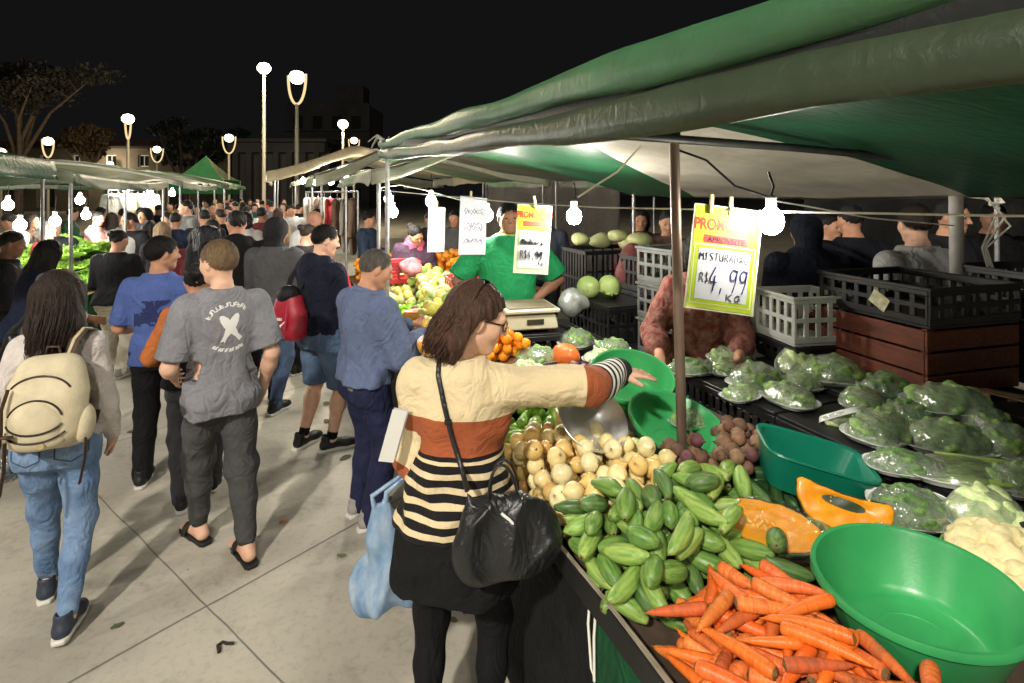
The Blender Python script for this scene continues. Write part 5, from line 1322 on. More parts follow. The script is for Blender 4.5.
# cut papaya halves in foam trays on the fruit table
PAP=mat('papaya flesh',lin((236,118,44)),rough=.3,var=.15,vscale=10); FOAM=mat('white foam',lin((226,228,222)),rough=.55,spec=.3,var=.05,vscale=30)
film=bpy.data.materials.new('clear film'); film.use_nodes=True; nt=film.node_tree; nt.nodes.clear()
_o=nt.nodes.new('ShaderNodeOutputMaterial'); _t=nt.nodes.new('ShaderNodeBsdfTransparent'); _g=nt.nodes.new('ShaderNodeBsdfGlossy'); _m=nt.nodes.new('ShaderNodeMixShader'); _d=nt.nodes.new('ShaderNodeBsdfDiffuse'); _m2=nt.nodes.new('ShaderNodeMixShader'); _l=nt.nodes.new('ShaderNodeLayerWeight'); _r=nt.nodes.new('ShaderNodeMapRange'); _n=nt.nodes.new('ShaderNodeTexNoise'); _b=nt.nodes.new('ShaderNodeBump'); _c=nt.nodes.new('ShaderNodeTexCoord')
_t.inputs[0].default_value=(.93,.95,.93,1); _g.inputs['Roughness'].default_value=.09; _g.inputs[0].default_value=(.95,.97,.95,1); _l.inputs[0].default_value=.35
_r.inputs['To Min'].default_value=.19; _r.inputs['To Max'].default_value=.55; _n.inputs['Scale'].default_value=26; _n.inputs['Detail'].default_value=3; _n.inputs['Distortion'].default_value=1.2; _b.inputs['Strength'].default_value=1.0; _b.inputs['Distance'].default_value=.012
nt.links.new(_c.outputs['Object'],_n.inputs['Vector']); nt.links.new(_n.outputs['Fac'],_b.inputs['Height']); nt.links.new(_b.outputs[0],_g.inputs['Normal']); nt.links.new(_b.outputs[0],_l.inputs['Normal'])
nt.links.new(_l.outputs['Facing'],_r.inputs[0]); nt.links.new(_r.outputs[0],_m.inputs[0]); _d.inputs[0].default_value=(.8,.84,.8,1); _m2.inputs[0].default_value=.13; nt.links.new(_t.outputs[0],_m2.inputs[1]); nt.links.new(_d.outputs[0],_m2.inputs[2]); nt.links.new(_m2.outputs[0],_m.inputs[1]); nt.links.new(_g.outputs[0],_m.inputs[2]); nt.links.new(_m.outputs[0],_o.inputs[0])
def tray_mesh(a,b,h=.022):
    def sup(x): return x
    mb=MB(); vs=[];fs=[];n=28
    rings=[(.80,.0),(.84,.0),(.96,h*.85),(1.0,h),(1.0,h-.003),(.95,h*.8),(.82,.005),(.0,.005)]
    for (k,z) in [(0,0)]+rings:
        for i in range(n):
            t=2*math.pi*i/n; c,s_=math.cos(t),math.sin(t); e=.62
            vs.append((a*k*abs(c)**e*(1 if c>0 else -1),b*k*abs(s_)**e*(1 if s_>0 else -1),z))
    for r_ in range(len(rings)):
        for i in range(n): q=r_*n+i; p=r_*n+(i+1)%n; fs.append((q,p,p+n,q+n))
    mb.add(vs,fs); return mb
def pack_proto(kind,a,b,h,seed):
    """a film wrapped tray; returns root Empty at the tray's base"""
    r=thing('wrapped_tray','x','tray')
    tray_mesh(a,b).build('tray',FOAM,r,smooth=50)
    w1=waves(seed,55,7); w2=waves(seed+1,130,7)
    q=SDF()
    if kind=='pods':
        rr=np.random.default_rng(seed); mb=MB()
        for i in range(26):
            x=rr.uniform(-.7,.7)*a; y=rr.uniform(-.75,.75)*b; z=.016+rr.uniform(0,.022)
            L_=.05+.02*rr.random(); an=rr.normal()*.22
            pts=[(x+L_*t*math.cos(an),y+L_*t*math.sin(an),z+.004*math.sin(t*2)) for t in (-1,-.5,0,.5,.9)]
            mb.tube(pts,[.003,.009,.010,.008,.003],7)
        mb.build('pods',mat('pale green pods',lin((160,186,92)),rough=.4,var=.2,vscale=20),r,smooth=60)
        q.ell((0,0,.012),(a*.98,b*.98,.040),None,k=0)
        q.fn(lambda X,Y,Z:.002*w2(X,Y,Z),v3(-1,-1,-1),v3(1,1,1),op='disp')
        q.fn(lambda X,Y,Z:.008-Z+0*X+0*Y,v3(-1,-1,-1),v3(1,1,1),op='cut')
        mesh_obj('film',q.mesh('film',.007),film,r)
        return r
    col,c2={'greens':((74,104,50),(132,156,98)),'broccoli':((62,88,44),(112,138,74)),'cabbage':((150,176,112),(196,208,156)),'dark':((44,74,38),(96,124,70))}[kind]
    q.ell((0,0,.02),(a*.88,b*.86,h),None,k=0)
    rr=np.random.default_rng(seed)
    for i in range(26):
        d=rr.normal(size=3); d[2]=abs(d[2]); d/=np.linalg.norm(d)
        q.ell((d[0]*a*.74,d[1]*b*.72,.02+d[2]*h*.84),(.022*rr.uniform(.7,1.5),.022*rr.uniform(.7,1.5),.016),np.array(Euler((rr.uniform(0,3),rr.uniform(0,3),0)).to_matrix()),k=.004)
    q.fn(lambda X,Y,Z:.0045*w1(X,Y,Z)+.0028*w2(X,Y,Z),v3(-1,-1,-1),v3(1,1,1),op='disp')
    q.fn(lambda X,Y,Z:.006-Z+0*X+0*Y,v3(-1,-1,-1),v3(1,1,1),op='cut')
    mesh_obj('greens',q.mesh('greens',.0065),mat('packed '+kind,lin(tuple(q*1.2 for q in col)),rough=.55,col2=lin(tuple(min(255,q*1.25) for q in c2)),vscale=55,detail=5,bump=.5,bscale=120),r)
    f=SDF(); f.ell((0,0,.016),(a*1.0,b*1.0,h*1.16),None,k=0)
    w3=waves(seed+7,34,6)
    f.fn(lambda X,Y,Z:.0035*np.abs(w3(X,Y,Z))-.002+.0012*w2(X,Y,Z),v3(-1,-1,-1),v3(1,1,1),op='disp')
    f.fn(lambda X,Y,Z:.004-Z+0*X+0*Y,v3(-1,-1,-1),v3(1,1,1),op='cut')
    mesh_obj('film',f.mesh('film',.007),film,r)
    return r
PK={'greens':pack_proto('greens',.115,.085,.062,1),'broccoli':pack_proto('broccoli',.105,.090,.075,2),'cabbage':pack_proto('cabbage',.095,.075,.05,3),'dark':pack_proto('dark',.135,.085,.055,4),'pods':pack_proto('pods',.125,.080,.04,5)}
_used=set()
def pack(kind,px,py,z,label,rz=0.0,tilt=(0,0),sc=1.0,base=True):
    root=PK[kind] if kind not in _used else copy_tree(PK[kind]); _used.add(kind)
    p=G(px,py,z); root.location=p; root.rotation_euler=(tilt[0],tilt[1],rz); root.scale=(sc*1.32,sc*1.32,sc*1.10); root['label']=label; return root
TZ=1.045   # top of the upturned crates
pack('greens',862,405,TZ,'wrapped tray wedged between the overturned tray and the green dome',.9,sc=.8)
pack('dark',915,418,TZ,'long wrapped tray in the gap in front of the pale leaves',-.1,sc=.8)
pack('broccoli',985,428,TZ,'wrapped bunch behind the chopped greens',.7,sc=.8)
pack('greens',800,388,TZ,'wrapped tray in the gap behind the broad mound',.2,sc=.75)
pack('greens',740,398,TZ,'wrapped tray at the crate edge before the tall rounded bunch',.4,sc=.62)
pack('dark',905,470,TZ,'wrapped tray at the crate edge beside the pale pods',-.3,sc=.7)
pack('broccoli',935,385,TZ,'wrapped bunch close under the outer brown box',.1,sc=.85)
pack('dark',692,372,TZ,'wrapped tray of dull greens nearest the pole on the crates',.2,sc=.8)
pack('greens',724,372,TZ,'small wrapped tray with crinkled shiny film beside the dull greens',1.2,sc=.72)
pack('broccoli',756,386,TZ,'tall rounded wrapped bunch of leafy greens behind the price card',.6,sc=1.02)
pack('cabbage',795,366,TZ+.03,'wrapped tray tipped up showing its white foam base beside the grey crates',.5,(.9,-.5),1.0)
pack('greens',789,402,TZ,'wrapped tray with a dark green gap in front of the tipped tray',1.9,sc=.86)
pack('broccoli',834,380,TZ+.02,'broad wrapped mound of leafy greens before the brown wooden box',-.3,sc=1.08)
pack('cabbage',843,412,TZ+.02,'wrapped tray turned over with its white base up in front of the broad mound',.7,(2.6,.25),1.0)
pack('dark',893,392,TZ+.02,'wrapped tray with a dark green dome under the brown boxes',.1,(.25,0),.9)
pack('greens',948,410,TZ+.03,'large wrapped tray of pale leaves beside the broken wooden box',-.25,sc=1.12)
pack('greens',882,437,TZ,'wrapped leafy tray between the overturned tray and the pods',.45,sc=1.02)
pack('greens',945,447,TZ,'low wide wrapped tray of leaves just above the pods',-.35,sc=1.02)
pack('broccoli',1008,452,TZ,'tall wrapped tray of chopped pale greens at the outer edge',.3,sc=.9)
pack('pods',960,478,TZ,'flat open looking tray of long pale green pods',-.3,sc=1.02)
pack('greens',1018,488,TZ,'wrapped tray with bright film glints below the chopped greens',.2,sc=.75)
pack('dark',912,512,.99,'wrapped long dark cucumbers in a white tray behind the green basin',-.2,(.35,0),.72)
pack('cabbage',985,520,1.0,'pointed film bag of pale green pods beside the cauliflower',.5,(.2,-.2),.95)
pack('greens',816,541,.97,'film bag of dull green leaves between the two pumpkin pieces and the basin',1.2,sc=.50)
pack('greens',884,530,.96,'film bag of olive greens tucked behind the large green basin',.3,sc=.5)
pack('greens',536,362,.93,'wrapped dome of greens in front of the pointing woman\'s face',.4,sc=1.0)
pack('cabbage',524,376,.915,'low wrapped pale greens beside the pointing woman\'s chin',.2,sc=1.0)
pack('broccoli',577,345,.94,'wrapped round greens behind the orange squash',.9,sc=1.0)
pack('cabbage',600,362,.94,'wrapped pale pack at the far rim of the green basin',.2,sc=.9)
pack('greens',612,350,.95,'thin wrapped greens beyond the green basin',.2,sc=.8)
pack('dark',548,392,.92,'wrapped dark greens behind the striped cuff',.2,sc=.8)
pack('cabbage',692,372,.985,'white foam tray pack standing between the pole and the black crate',1.2,(0,.6),.7)

bpy.context.view_layer.update()
have=[(o.location.x,o.location.y) for o in bpy.data.objects if o.get('category')=='tray']
rr=np.random.default_rng(15)
for t,zz in ((2.10,1.043),(2.36,1.05),(2.62,1.068),(2.86,1.068)):
    for k in range(9):
        u=.72+.22*k+rr.uniform(-.04,.04); p=S(u,t+rr.uniform(-.03,.03),zz)
        if (t>2.5 and u>1.38) or any((p.x-a)**2+(p.y-b)**2<.175**2 for a,b in have): continue
        have.append((p.x,p.y)); root=copy_tree(PK[('greens','dark','broccoli','greens')[rr.integers(4)]]); root.location=p; root.rotation_euler=(rr.uniform(-.05,.15),0,STREET+rr.uniform(-.5,.5)); q_=rr.uniform(1.0,1.15); root.scale=(q_,q_,q_*.85)
        tag(root,'film wrapped tray of greens in the rows on the black crates','tray','film wrapped trays in rows')
# orange squash piece and yellow piece near them
def lump(name,label,cat,p,rad,m,seed,h=.012,rz=0,amp=.006,freq=40,group=None):
    w=waves(seed,freq,6); q=SDF(); q.ell((0,0,0),rad,None,k=0); q.fn(lambda X,Y,Z:amp*w(X,Y,Z),v3(-1,-1,-1),v3(1,1,1),op='disp')
    o=mesh_obj(name,q.mesh(name,h),m); o.location=p; o.rotation_euler=(0,0,rz); return tag(o,label,cat,group)
lump('squash','ribbed orange squash between the wrapped greens','squash',G(566,352,1.0)+Vector((0,0,-.02)),(.07,.12,.07),mat('orange squash',lin((226,112,48)),rough=.4,var=.2,vscale=14),3,rz=.5)
lump('pepper','yellow pepper by the woman\'s sleeve','pepper',G(556,372,.98),(.035,.06,.035),mat('yellow pepper',lin((236,176,40)),rough=.25),4,rz=.4,h=.008)
lump('pepper','orange yellow pepper below the weighing scale','pepper',G(524,322,1.02),(.04,.07,.04),mat('yellow pepper two',lin((226,160,44)),rough=.25),5,rz=1.2,h=.008)
for i,(px,py,lab) in enumerate(((421,316,'cut orange papaya in a tray above the limes'),(432,345,'cut orange papaya in a tray beside the woman\'s hair'))):
    p=G(px,py,1.10); r=thing('papaya_half',lab,'papaya',p,.5+i)
    q=SDF(); q.ell((0,0,.02),(.13,.08,.075),None,k=0); q.ell((0,0,.075),(.085,.045,.045),None,k=.01,op='sub'); q.fn(lambda X,Y,Z:Z-.045+0*X+0*Y,v3(-1,-1,-1),v3(1,1,1),op='cut')
    mesh_obj('flesh',q.mesh('flesh',.008),PAP,r)
    q=SDF(); q.ell((0,0,.018),(.135,.085,.078),None,k=0); q.fn(lambda X,Y,Z:Z-.036+0*X+0*Y,v3(-1,-1,-1),v3(1,1,1),op='cut'); mesh_obj('skin',q.mesh('skin',.008),mat('papaya skin',lin((206,150,60)),rough=.4),r)
    o=tray_mesh(.15,.10).build('tray',FOAM,r,smooth=50); o.location.z=-.07

# pumpkin pieces
FLESH=mat('pumpkin flesh',lin((244,166,28)),rough=.35,col2=lin((232,142,20)),vscale=22); RIND=mat('pumpkin rind',lin((52,66,42)),rough=.4,var=.35,vscale=30)
def pumpkin(label,p,rot,sc,wrapped,arc):
    r=thing('pumpkin_piece',label,'pumpkin',p); r.rotation_euler=rot; r.scale=(sc,)*3
    def ring(rad,rx,rz_,cut,name,m,seeds=False):
        q=SDF(); n=9; pts=[]
        for i in range(n):
            a=(-arc/2+arc*i/(n-1)); pts.append(v3(.16*math.sin(a),.16-.16*math.cos(a)-.03,0))
        for i in range(n-1):
            k0=1-abs(i/(n-1)*2-1)**2.2*.75; k1=1-abs((i+1)/(n-1)*2-1)**2.2*.75
            q.cone(pts[i],pts[i+1],rad*k0,rad*k1,k=.01)
        q.fn(lambda X,Y,Z:Z-cut+0*X+0*Y,v3(-1,-1,-1),v3(1,1,1),op='cut')
        if seeds: q.ell((0,.01,.035),(.105,.026,.040),None,k=.012,op='sub')
        w=waves(5,90,6); q.fn(lambda X,Y,Z:.0014*w(X,Y,Z),v3(-1,-1,-1),v3(1,1,1),op='disp')
        return mesh_obj(name,q.mesh(name,.006),m,r)
    ring(.066,1,1,.012,'flesh',FLESH,True); ring(.072,1,1,.004,'rind',RIND)
    mb=MB(); rr=np.random.default_rng(8)
    for i in range(16):
        x=rr.uniform(-.08,.08); y=.008+.6*x*x/.1+rr.uniform(-.012,.012)
        mb.lathe([(0,-.008),(.004,-.003),(.005,.002),(.002,.008),(0,.009)],7,Matrix.Translation((x,y,.0))@Euler((rr.uniform(0,3),rr.uniform(0,3),0)).to_matrix().to_4x4())
    mb.build('seeds',mat('pumpkin seeds',lin((240,196,104)),rough=.4),r,smooth=60)
    if wrapped:
        q=SDF(); q.ell((0,.0,.0),(.165,.085,.058),None,k=0); w=waves(9,60,6); q.fn(lambda X,Y,Z:.004*w(X,Y,Z),v3(-1,-1,-1),v3(1,1,1),op='disp'); mesh_obj('film',q.mesh('film',.007),film,r)
    return r
r=thing('pumpkin_piece','film wrapped pumpkin half with dark rind and yellow cut face lying on the cucumbers','pumpkin',G(768,524,.995)); r.rotation_euler=(R(30),R(-6),R(-50))
w=waves(5,90,6)
q=SDF(); q.ell((0,0,0),(.158,.072,.075),None,k=0); q.fn(lambda X,Y,Z:Z-.004+0*X+0*Y,v3(-1,-1,-1),v3(1,1,1),op='cut'); q.ell((0,0,.022),(.105,.034,.034),None,k=.012,op='sub'); q.fn(lambda X,Y,Z:.0015*w(X,Y,Z),v3(-1,-1,-1),v3(1,1,1),op='disp'); mesh_obj('flesh',q.mesh('flesh',.005),FLESH,r)
q=SDF(); q.ell((0,0,0),(.165,.079,.080),None,k=0); q.fn(lambda X,Y,Z:Z+.001+0*X+0*Y,v3(-1,-1,-1),v3(1,1,1),op='cut'); q.ell((0,0,.02),(.14,.055,.05),None,k=0,op='sub'); mesh_obj('rind',q.mesh('rind',.005),RIND,r)
mb=MB(); rr=np.random.default_rng(8)
for i in range(20): mb.lathe([(0,-.008),(.004,-.003),(.005,.002),(.002,.008),(0,.009)],7,Matrix.Translation((rr.uniform(-.085,.085),rr.uniform(-.018,.018),-.004))@Euler((rr.uniform(0,3),rr.uniform(0,3),0)).to_matrix().to_4x4())
mb.build('seeds',mat('pumpkin seeds',lin((240,196,104)),rough=.4),r,smooth=60)
w6=waves(9,60,6); q=SDF(); q.ell((0,0,0),(.172,.086,.084),None,k=0); q.fn(lambda X,Y,Z:Z-.011+0*X+0*Y,v3(-1,-1,-1),v3(1,1,1),op='cut'); q.fn(lambda X,Y,Z:.003*w6(X,Y,Z),v3(-1,-1,-1),v3(1,1,1),op='disp'); film2=film.copy(); film2.name='thin clear film'; [n for n in film2.node_tree.nodes if n.type=='MAP_RANGE'][0].inputs['To Min'].default_value=.05; [n for n in film2.node_tree.nodes if n.type=='MAP_RANGE'][0].inputs['To Max'].default_value=.30; [n for n in film2.node_tree.nodes if n.type=='MIX_SHADER' and abs(n.inputs[0].default_value-.13)<.001][0].inputs[0].default_value=.0
mesh_obj('film',q.mesh('film',.007),film2,r)
pumpkin('bare curved pumpkin slice with bright orange face beside the turquoise tub',G(843,507,1.02),(R(62),R(10),R(-22)),.92,False,1.9)
# cauliflower
r=thing('cauliflower','creamy cauliflower head beside the rim of the big green basin','cauliflower',G(1000,563,.96))
q=SDF(); rr=np.random.default_rng(3)
for i in range(90):
    d=rr.normal(size=3); d[2]=abs(d[2])*.8+.05; d/=np.linalg.norm(d); q.ell((d[0]*.105,d[1]*.105,.01+d[2]*.07),(rr.uniform(.018,.030),)*3,None,k=.006)
q.ell((0,0,.01),(.10,.10,.06),None,k=.01); w=waves(4,220,7); q.fn(lambda X,Y,Z:.0016*w(X,Y,Z),v3(-1,-1,-1),v3(1,1,1),op='disp')
mesh_obj('curd',q.mesh('curd',.005),mat('cauliflower curd',lin((226,212,160)),rough=.6,var=.12,vscale=40,bump=.3,bscale=200),r)
mb=MB()
for k in range(7):
    a=2*math.pi*k/7
    mb.grid(lambda i,j,a=a:((.07+.07*j)*math.cos(a+(i-.5)*.9),(.07+.07*j)*math.sin(a+(i-.5)*.9),-.03+.05*j-.02*(2*i-1)**2),6,4)
mb.build('leaves',mat('cauliflower leaves',lin((120,150,88)),rough=.5,var=.2),r,smooth=60,fix=False)
o=copy_tree(r); o.location=G(1030,610,.93); o['label']='cauliflower head at the near end beyond the basin'; o.rotation_euler=(0,0,2)

# ------------------------------------------------------------------ basins, bowl, tub
def basin(label,c,r_,h,rot,m=GREENPL,name='basin',base=.66):
    r=thing(name,label,'basin',c); r.rotation_euler=rot
    prof=[(0,.004),(r_*base*.55,.004),(r_*base*.56,.007),(r_*base*.93,.007),(r_*base,.012),(r_*(base+.06),.03),(r_*.93,h*.93),(r_*.955,h),(r_*1.0,h+.002),(r_*1.015,h-.006),(r_*1.01,h-.018),(r_*.985,h-.018),(r_*.965,h*.9),(r_*(base+.10),.022),(r_*(base+.02),.001),(0,.0)]
    MB().lathe(prof,56).build('shell',m,r,smooth=38,fix=False)
    return r
basin('largest green plastic basin, empty, standing beside the carrots',(1.0,1.385,.892),.226,.155,(R(1),R(-2),0))
c=P(630,372,2.75); basin('green plastic basin tipped towards the pointing hand',(c.x,c.y+.03,c.z-.145),.205,.15,(R(20),R(2),0))
c=P(672,424,2.34); basin('shallow green basin holding a wrapped bunch below the tipped basin',(c.x,c.y+.02,c.z-.085),.20,.11,(R(15),R(10),0))
pack('greens',690,424,.985,'wrapped bunch of dark greens lying inside the shallow green basin',.3,sc=.62); bpy.context.view_layer.update()
STEELB=mat('polished steel',lin((226,226,224)),rough=.36,metal=.85,var=.05,bump=.04,bscale=30)
c=P(590,413,2.20)
r=thing('steel_bowl','polished steel bowl tipped under the striped sleeve','bowl',(c.x+.01,c.y,c.z-.02)); r.rotation_euler=(R(34),R(22),0)
MB().lathe([(0,-.075),(.06,-.072),(.105,-.045),(.135,.0),(.145,.012),(.147,.010),(.138,-.004),(.108,-.049),(.062,-.076),(0,-.079)],44).build('shell',STEELB,r,smooth=40,fix=False)
# turquoise tub: rounded rectangle
c=P(806,464,1.98)
r=thing('plastic_tub','turquoise rectangular plastic tub behind the wrapped pumpkin','tub',(c.x,c.y,c.z-.075),R(-14)); r.rotation_euler=(R(4),R(13),R(-10)); r.scale=(.80,.80,.85)
def rrect(a,b,z,n=40,e=.42):
    out=[]
    for i in range(n):
        t=2*math.pi*i/n; c_,s_=math.cos(t),math.sin(t); out.append((a*abs(c_)**e*(1 if c_>0 else -1),b*abs(s_)**e*(1 if s_>0 else -1),z))
    return out
mb=MB(); vs=[];fs=[]; n=40
rings=[(0.001,.001,.006),(.165,.10,.006),(.175,.108,.012),(.215,.14,.15),(.232,.156,.155),(.236,.160,.148),(.224,.150,.142),(.184,.117,.0),(.001,.001,.0)]
for a,b,z in rings: vs+=rrect(a,b,z,n)
for k in range(len(rings)-1):
    for i in range(n): q_=k*n+i; p_=k*n+(i+1)%n; fs.append((q_,p_,p_+n,q_+n))
mb.add(vs,fs); mb.build('shell',TURQPL,r,smooth=40,fix=False)
# pink-red crates and bags further along
o=crate('plastic_crate','red plastic crate rim behind the pointing woman\'s head',0,0,0,.55,.36,.22,REDPL,0,slots=4); o.location=P(478,285,5.2)-Vector((0,0,.14)); o.rotation_euler=(0,0,R(20))
o=crate('plastic_crate','small red plastic crate beside the man in the blue grey sweater',0,0,0,.34,.30,.22,REDPL,0,slots=3); o.location=P(402,268,5.9)-Vector((0,0,.14)); o.rotation_euler=(0,0,R(20))
lump('cloth_bag','pink and grey bundled cloth bag on the fruit table','bag',P(411,268,5.7),(.11,.09,.11),cloth('pink bag',lin((196,132,138)),var=.5,vscale=9),9,.016,amp=.018,freq=24)
# weighing scale
c=P(526,316,4.05)
r=thing('weighing_scale','beige flat platform weighing scale in front of the green shirt vendor','scale',(c.x,c.y,c.z-.06),R(14))
MB().box((0,0,.05),(.38,.36,.10),taper=.92).build('housing',mat('beige housing',lin((176,172,146)),rough=.5,var=.1),r,bevel=.01)
MB().box((0,0,.128),(.40,.38,.03)).build('platform',mat('scale plate',lin((190,184,164)),rough=.4,metal=.3),r,bevel=.008)
MB().box((0,0,.1475),(.33,.31,.006)).build('plate_inset',mat('scale inset',lin((122,108,88)),rough=.5),r)
MB().box((.02,-.177,.055),(.12,.01,.035)).build('display',mat('scale display',(.02,.03,.02),rough=.2),r)
for x in (-.14,.14):
    for y in (-.13,.13): MB().box((x,y,-.012),(.04,.04,.03)).build('foot',BLACKPL,r)
# a box carries the scale
o=crate('plastic_crate','black crate turned over under the weighing scale',0,0,0,.42,.40,.22,BLACKPL,0,True,slots=4); o.location=(c.x,c.y,c.z-.087); o.rotation_euler=(math.pi,0,R(14))
lump('plastic_bag','crumpled translucent plastic bag beside the vendor\'s hand','bag',P(573,302,4.25),(.11,.09,.11),mat('crumpled plastic',lin((150,154,150)),rough=.3,var=.3,vscale=20),11,.014,amp=.015,freq=34)

# lettuces
def leaf_head(name,R_,m,seed,n=26,h=.012):
    rr=np.random.default_rng(seed); mb=MB()
    for i in range(n):
        a=i*2.4; k=i/n; L_=R_*(.45+.62*k); tilt=R(78-66*k)+rr.normal()*.08; wd=L_*rr.uniform(.75,1.05); ph=rr.uniform(0,6)
        def f(x,y,a=a,L_=L_,tilt=tilt,wd=wd,ph=ph):
            v=x; s_=(y-.5)*2; w_=wd*.5*math.sin(math.pi*min(.98,.15+.72*v))*1.1
            rad=L_*v; ruf=.10*L_*v*v*math.sin(s_*7+ph)+.05*L_*v*math.sin(s_*13+2*ph)
            px=rad*math.cos(tilt)-ruf*math.sin(tilt)*.4+.10*L_*v*v*math.sin(tilt); pz=rad*math.sin(tilt)*(1-.25*v)+ruf+.06*L_*(s_*s_)
            py=s_*w_
            return (px*math.cos(a)-py*math.sin(a),px*math.sin(a)+py*math.cos(a),pz)
        mb.grid(f,6,8)
    me=mb.mesh(name,smooth=70,fix=False); me.materials.append(m); return me
LET=mat('lettuce leaf',lin((138,186,66)),rough=.4,col2=lin((176,212,104)),vscale=9,rand=.12,transl=.25)
LET2=mat('crisp lettuce leaf',lin((170,196,110)),rough=.4,col2=lin((206,220,150)),vscale=9,rand=.1,transl=.25)
lm=[leaf_head('lettuce',.19,LET,i) for i in range(4)]
rr=np.random.default_rng(4); k=0
for layer,(nn,zz) in enumerate(((34,.85),(26,1.00),(18,1.13))):
    for i in range(nn):
        t=rr.uniform(-3.25+.12*layer,-2.22-.10*layer); u=rr.uniform(8.05+.15*layer,10.5-.25*layer); z=zz+.16*((-2.2-t)/1.0)
        o=link(bpy.data.objects.new('lettuce',lm[k%4])); k+=1; o.location=S(u,t,z); o.rotation_euler=(rr.normal()*.35,rr.normal()*.35,rr.uniform(0,6)); o.scale=(rr.uniform(.85,1.15),)*3
        tag(o,'bright green leafy lettuce heaped on the green skirted table','lettuce','lettuces heaped across the aisle')
for px,lab,sd in ((589,'pale round lettuce on the black crate, next to the vendor',3),(608,'pale lettuce with upright leaves on the black crate, by the red sack',5)):
    p=P(px,281,4.42); r=thing('lettuce',lab,'lettuce',(p.x,p.y,1.173),sd)
    q=SDF(); q.ell((0,0,.085),(.085,.085,.085),None,k=0); w=waves(sd,30,6,(1,1,.3)); q.fn(lambda X,Y,Z:.008*w(X,Y,Z),v3(-1,-1,-1),v3(1,1,1),op='disp'); mesh_obj('heart',q.mesh('heart',.010),LET2,r)
    o=mesh_obj('outer_leaves',leaf_head('outer_leaves',.10 if sd==3 else .125,LET2,sd,14),None,r); o.location=(0,0,.03)
lump('sack','dark red net sack leaning behind the pale lettuces','sack',P(631,268,4.7),(.12,.10,.20),mat('red sack',lin((104,52,50)),rough=.8,var=.4,vscale=30,bump=.6,bscale=90),12,.016,amp=.012,freq=30)
lump('cabbage','pile topping pale cabbage on the far rear crates','cabbage',P(640,240,5.2),(.12,.11,.07),mat('pale cabbage',lin((170,172,120)),rough=.5,var=.2),13,.016,amp=.01,freq=20)
lump('cabbage','pale cabbage behind the bulb at the far rear crates','cabbage',P(600,241,5.6),(.13,.12,.075),mat('pale cabbage',lin((170,172,120))),14,.016,amp=.01,freq=20)
for i,(px,py,lab) in enumerate(((618,236,'small pale cabbage between the two flat ones on the far crates'),(580,240,'small pale cabbage beside the bulb on the far crates'),(628,243,'yellowish pale cabbage at the front of the far crates'))):
    lump('cabbage',lab,'cabbage',P(px,py,5.35),(.09,.09,.065),mat('pale cabbage',lin((170,172,120))),20+i,.014,amp=.010,freq=30)
o=crate('plastic_crate','dark crate carrying pale cabbages behind the vendor\'s counter',0,0,0,.9,.5,.55,BLACKPL,0,slots=4); o.location=P(615,250,5.45); o.location.z=.92; o.rotation_euler=(0,0,R(20))
MB().box((0,0,.0),(.10,.012,.03)).build('tag_plate',mat('blue plate',lin((40,60,150)),rough=.4),o).location=(.3,-.26,.5)
# ------------------------------------------------------------------ ropes, bulbs, price cards
rp=[P(378,190,6.3),P(455,197,4.7),P(520,203,3.62),P(600,207.5,2.85),P(700,209.5,2.32),P(765,211.5,2.08),P(860,213,1.85),P(960,215,1.68),P(1090,217,1.5)]
mb=MB(); mb.tube(rp,.0042,6); o=mb.build('rope',ROPE,None,smooth=60); tag(o,'white rope strung across the stall with the price cards pegged to it','rope')
def rope(label,pts,r_=.004,m=ROPE,name='rope',cat='rope'):
    mb=MB(); P_=[]
    for i in range(len(pts)-1):
        for k in range(6): P_.append(pts[i].lerp(pts[i+1],k/6)-Vector((0,0,.0)))
    P_.append(pts[-1]); mb.tube(P_,r_,6); return tag(mb.build(name,m,None,smooth=60),label,cat)
rope('slack white guy rope from the cross bar down to the long rope',[P(640,147,2.35),P(617,172,2.6),P(578,197,3.0)],.005)
rope('dark cable sagging from the pole clamp to the large bulb',[P(678,150,2.15),P(706,160,2.12),P(735,186,2.10),P(771,198,2.05)],.005,CABLE,'cable','cable')
rope('thin cord from the far post to the small bulbs',[P(378,188,6.2),P(400,185,6.0),P(425,190,5.3),P(478,205,4.4)],.005)
rope('thin pale cord behind the bulb, running to the thick post',[P(770,200,2.3),P(800,205,2.5),P(870,218,2.8),P(958,226,3.1)],.004)
def bulb(label,px,py,Y,rad=.05,up=.25,group=None,m=BULB):
    p=P(px,py,Y); r=thing('light_bulb',label,'light bulb',p,0,group)
    MB().lathe([(0,-1.15*rad),(.5*rad,-1.02*rad),(.88*rad,-.6*rad),(rad,-.05*rad),(.93*rad,.4*rad),(.62*rad,.85*rad),(.36*rad,1.15*rad)],16).build('glass',m,r,smooth=80,fix=False)
    MB().lathe([(.36*rad,1.15*rad),(.42*rad,1.2*rad),(.44*rad,1.9*rad),(.2*rad,2.1*rad),(.0,2.15*rad)],12).build('socket',WHITEPL,r,smooth=40)
    MB().tube([(0,0,2.1*rad),(.01,0,up*.7),(0,.02,up)],.0045,6).build('cable',CABLE,r,smooth=60)
    return r
BB=glow('bulb light far',(1.0,.95,.86),140.0)
bulb('big glaring bulb beside the large price card',771,221,2.05,.045,.18,m=glow('bulb light near',(1.0,.95,.86),38.0))
bulb('glaring bulb over the counter, behind the green shirt vendor\'s price card',574,216,3.55,.048,.22)
bulb('bulb half behind the white hanging card near the vendor\'s head',487,215,4.6,.050,.25)
bulb('upper bulb between the two white hanging cards and the post',431,201,5.2,.050,.25)
bulb('lower bulb of the pair above the pink scarf',393,212,6.0,.052,.25)
bulb('upper bulb of the pair above the pink scarf',389,199,6.3,.050,.25)
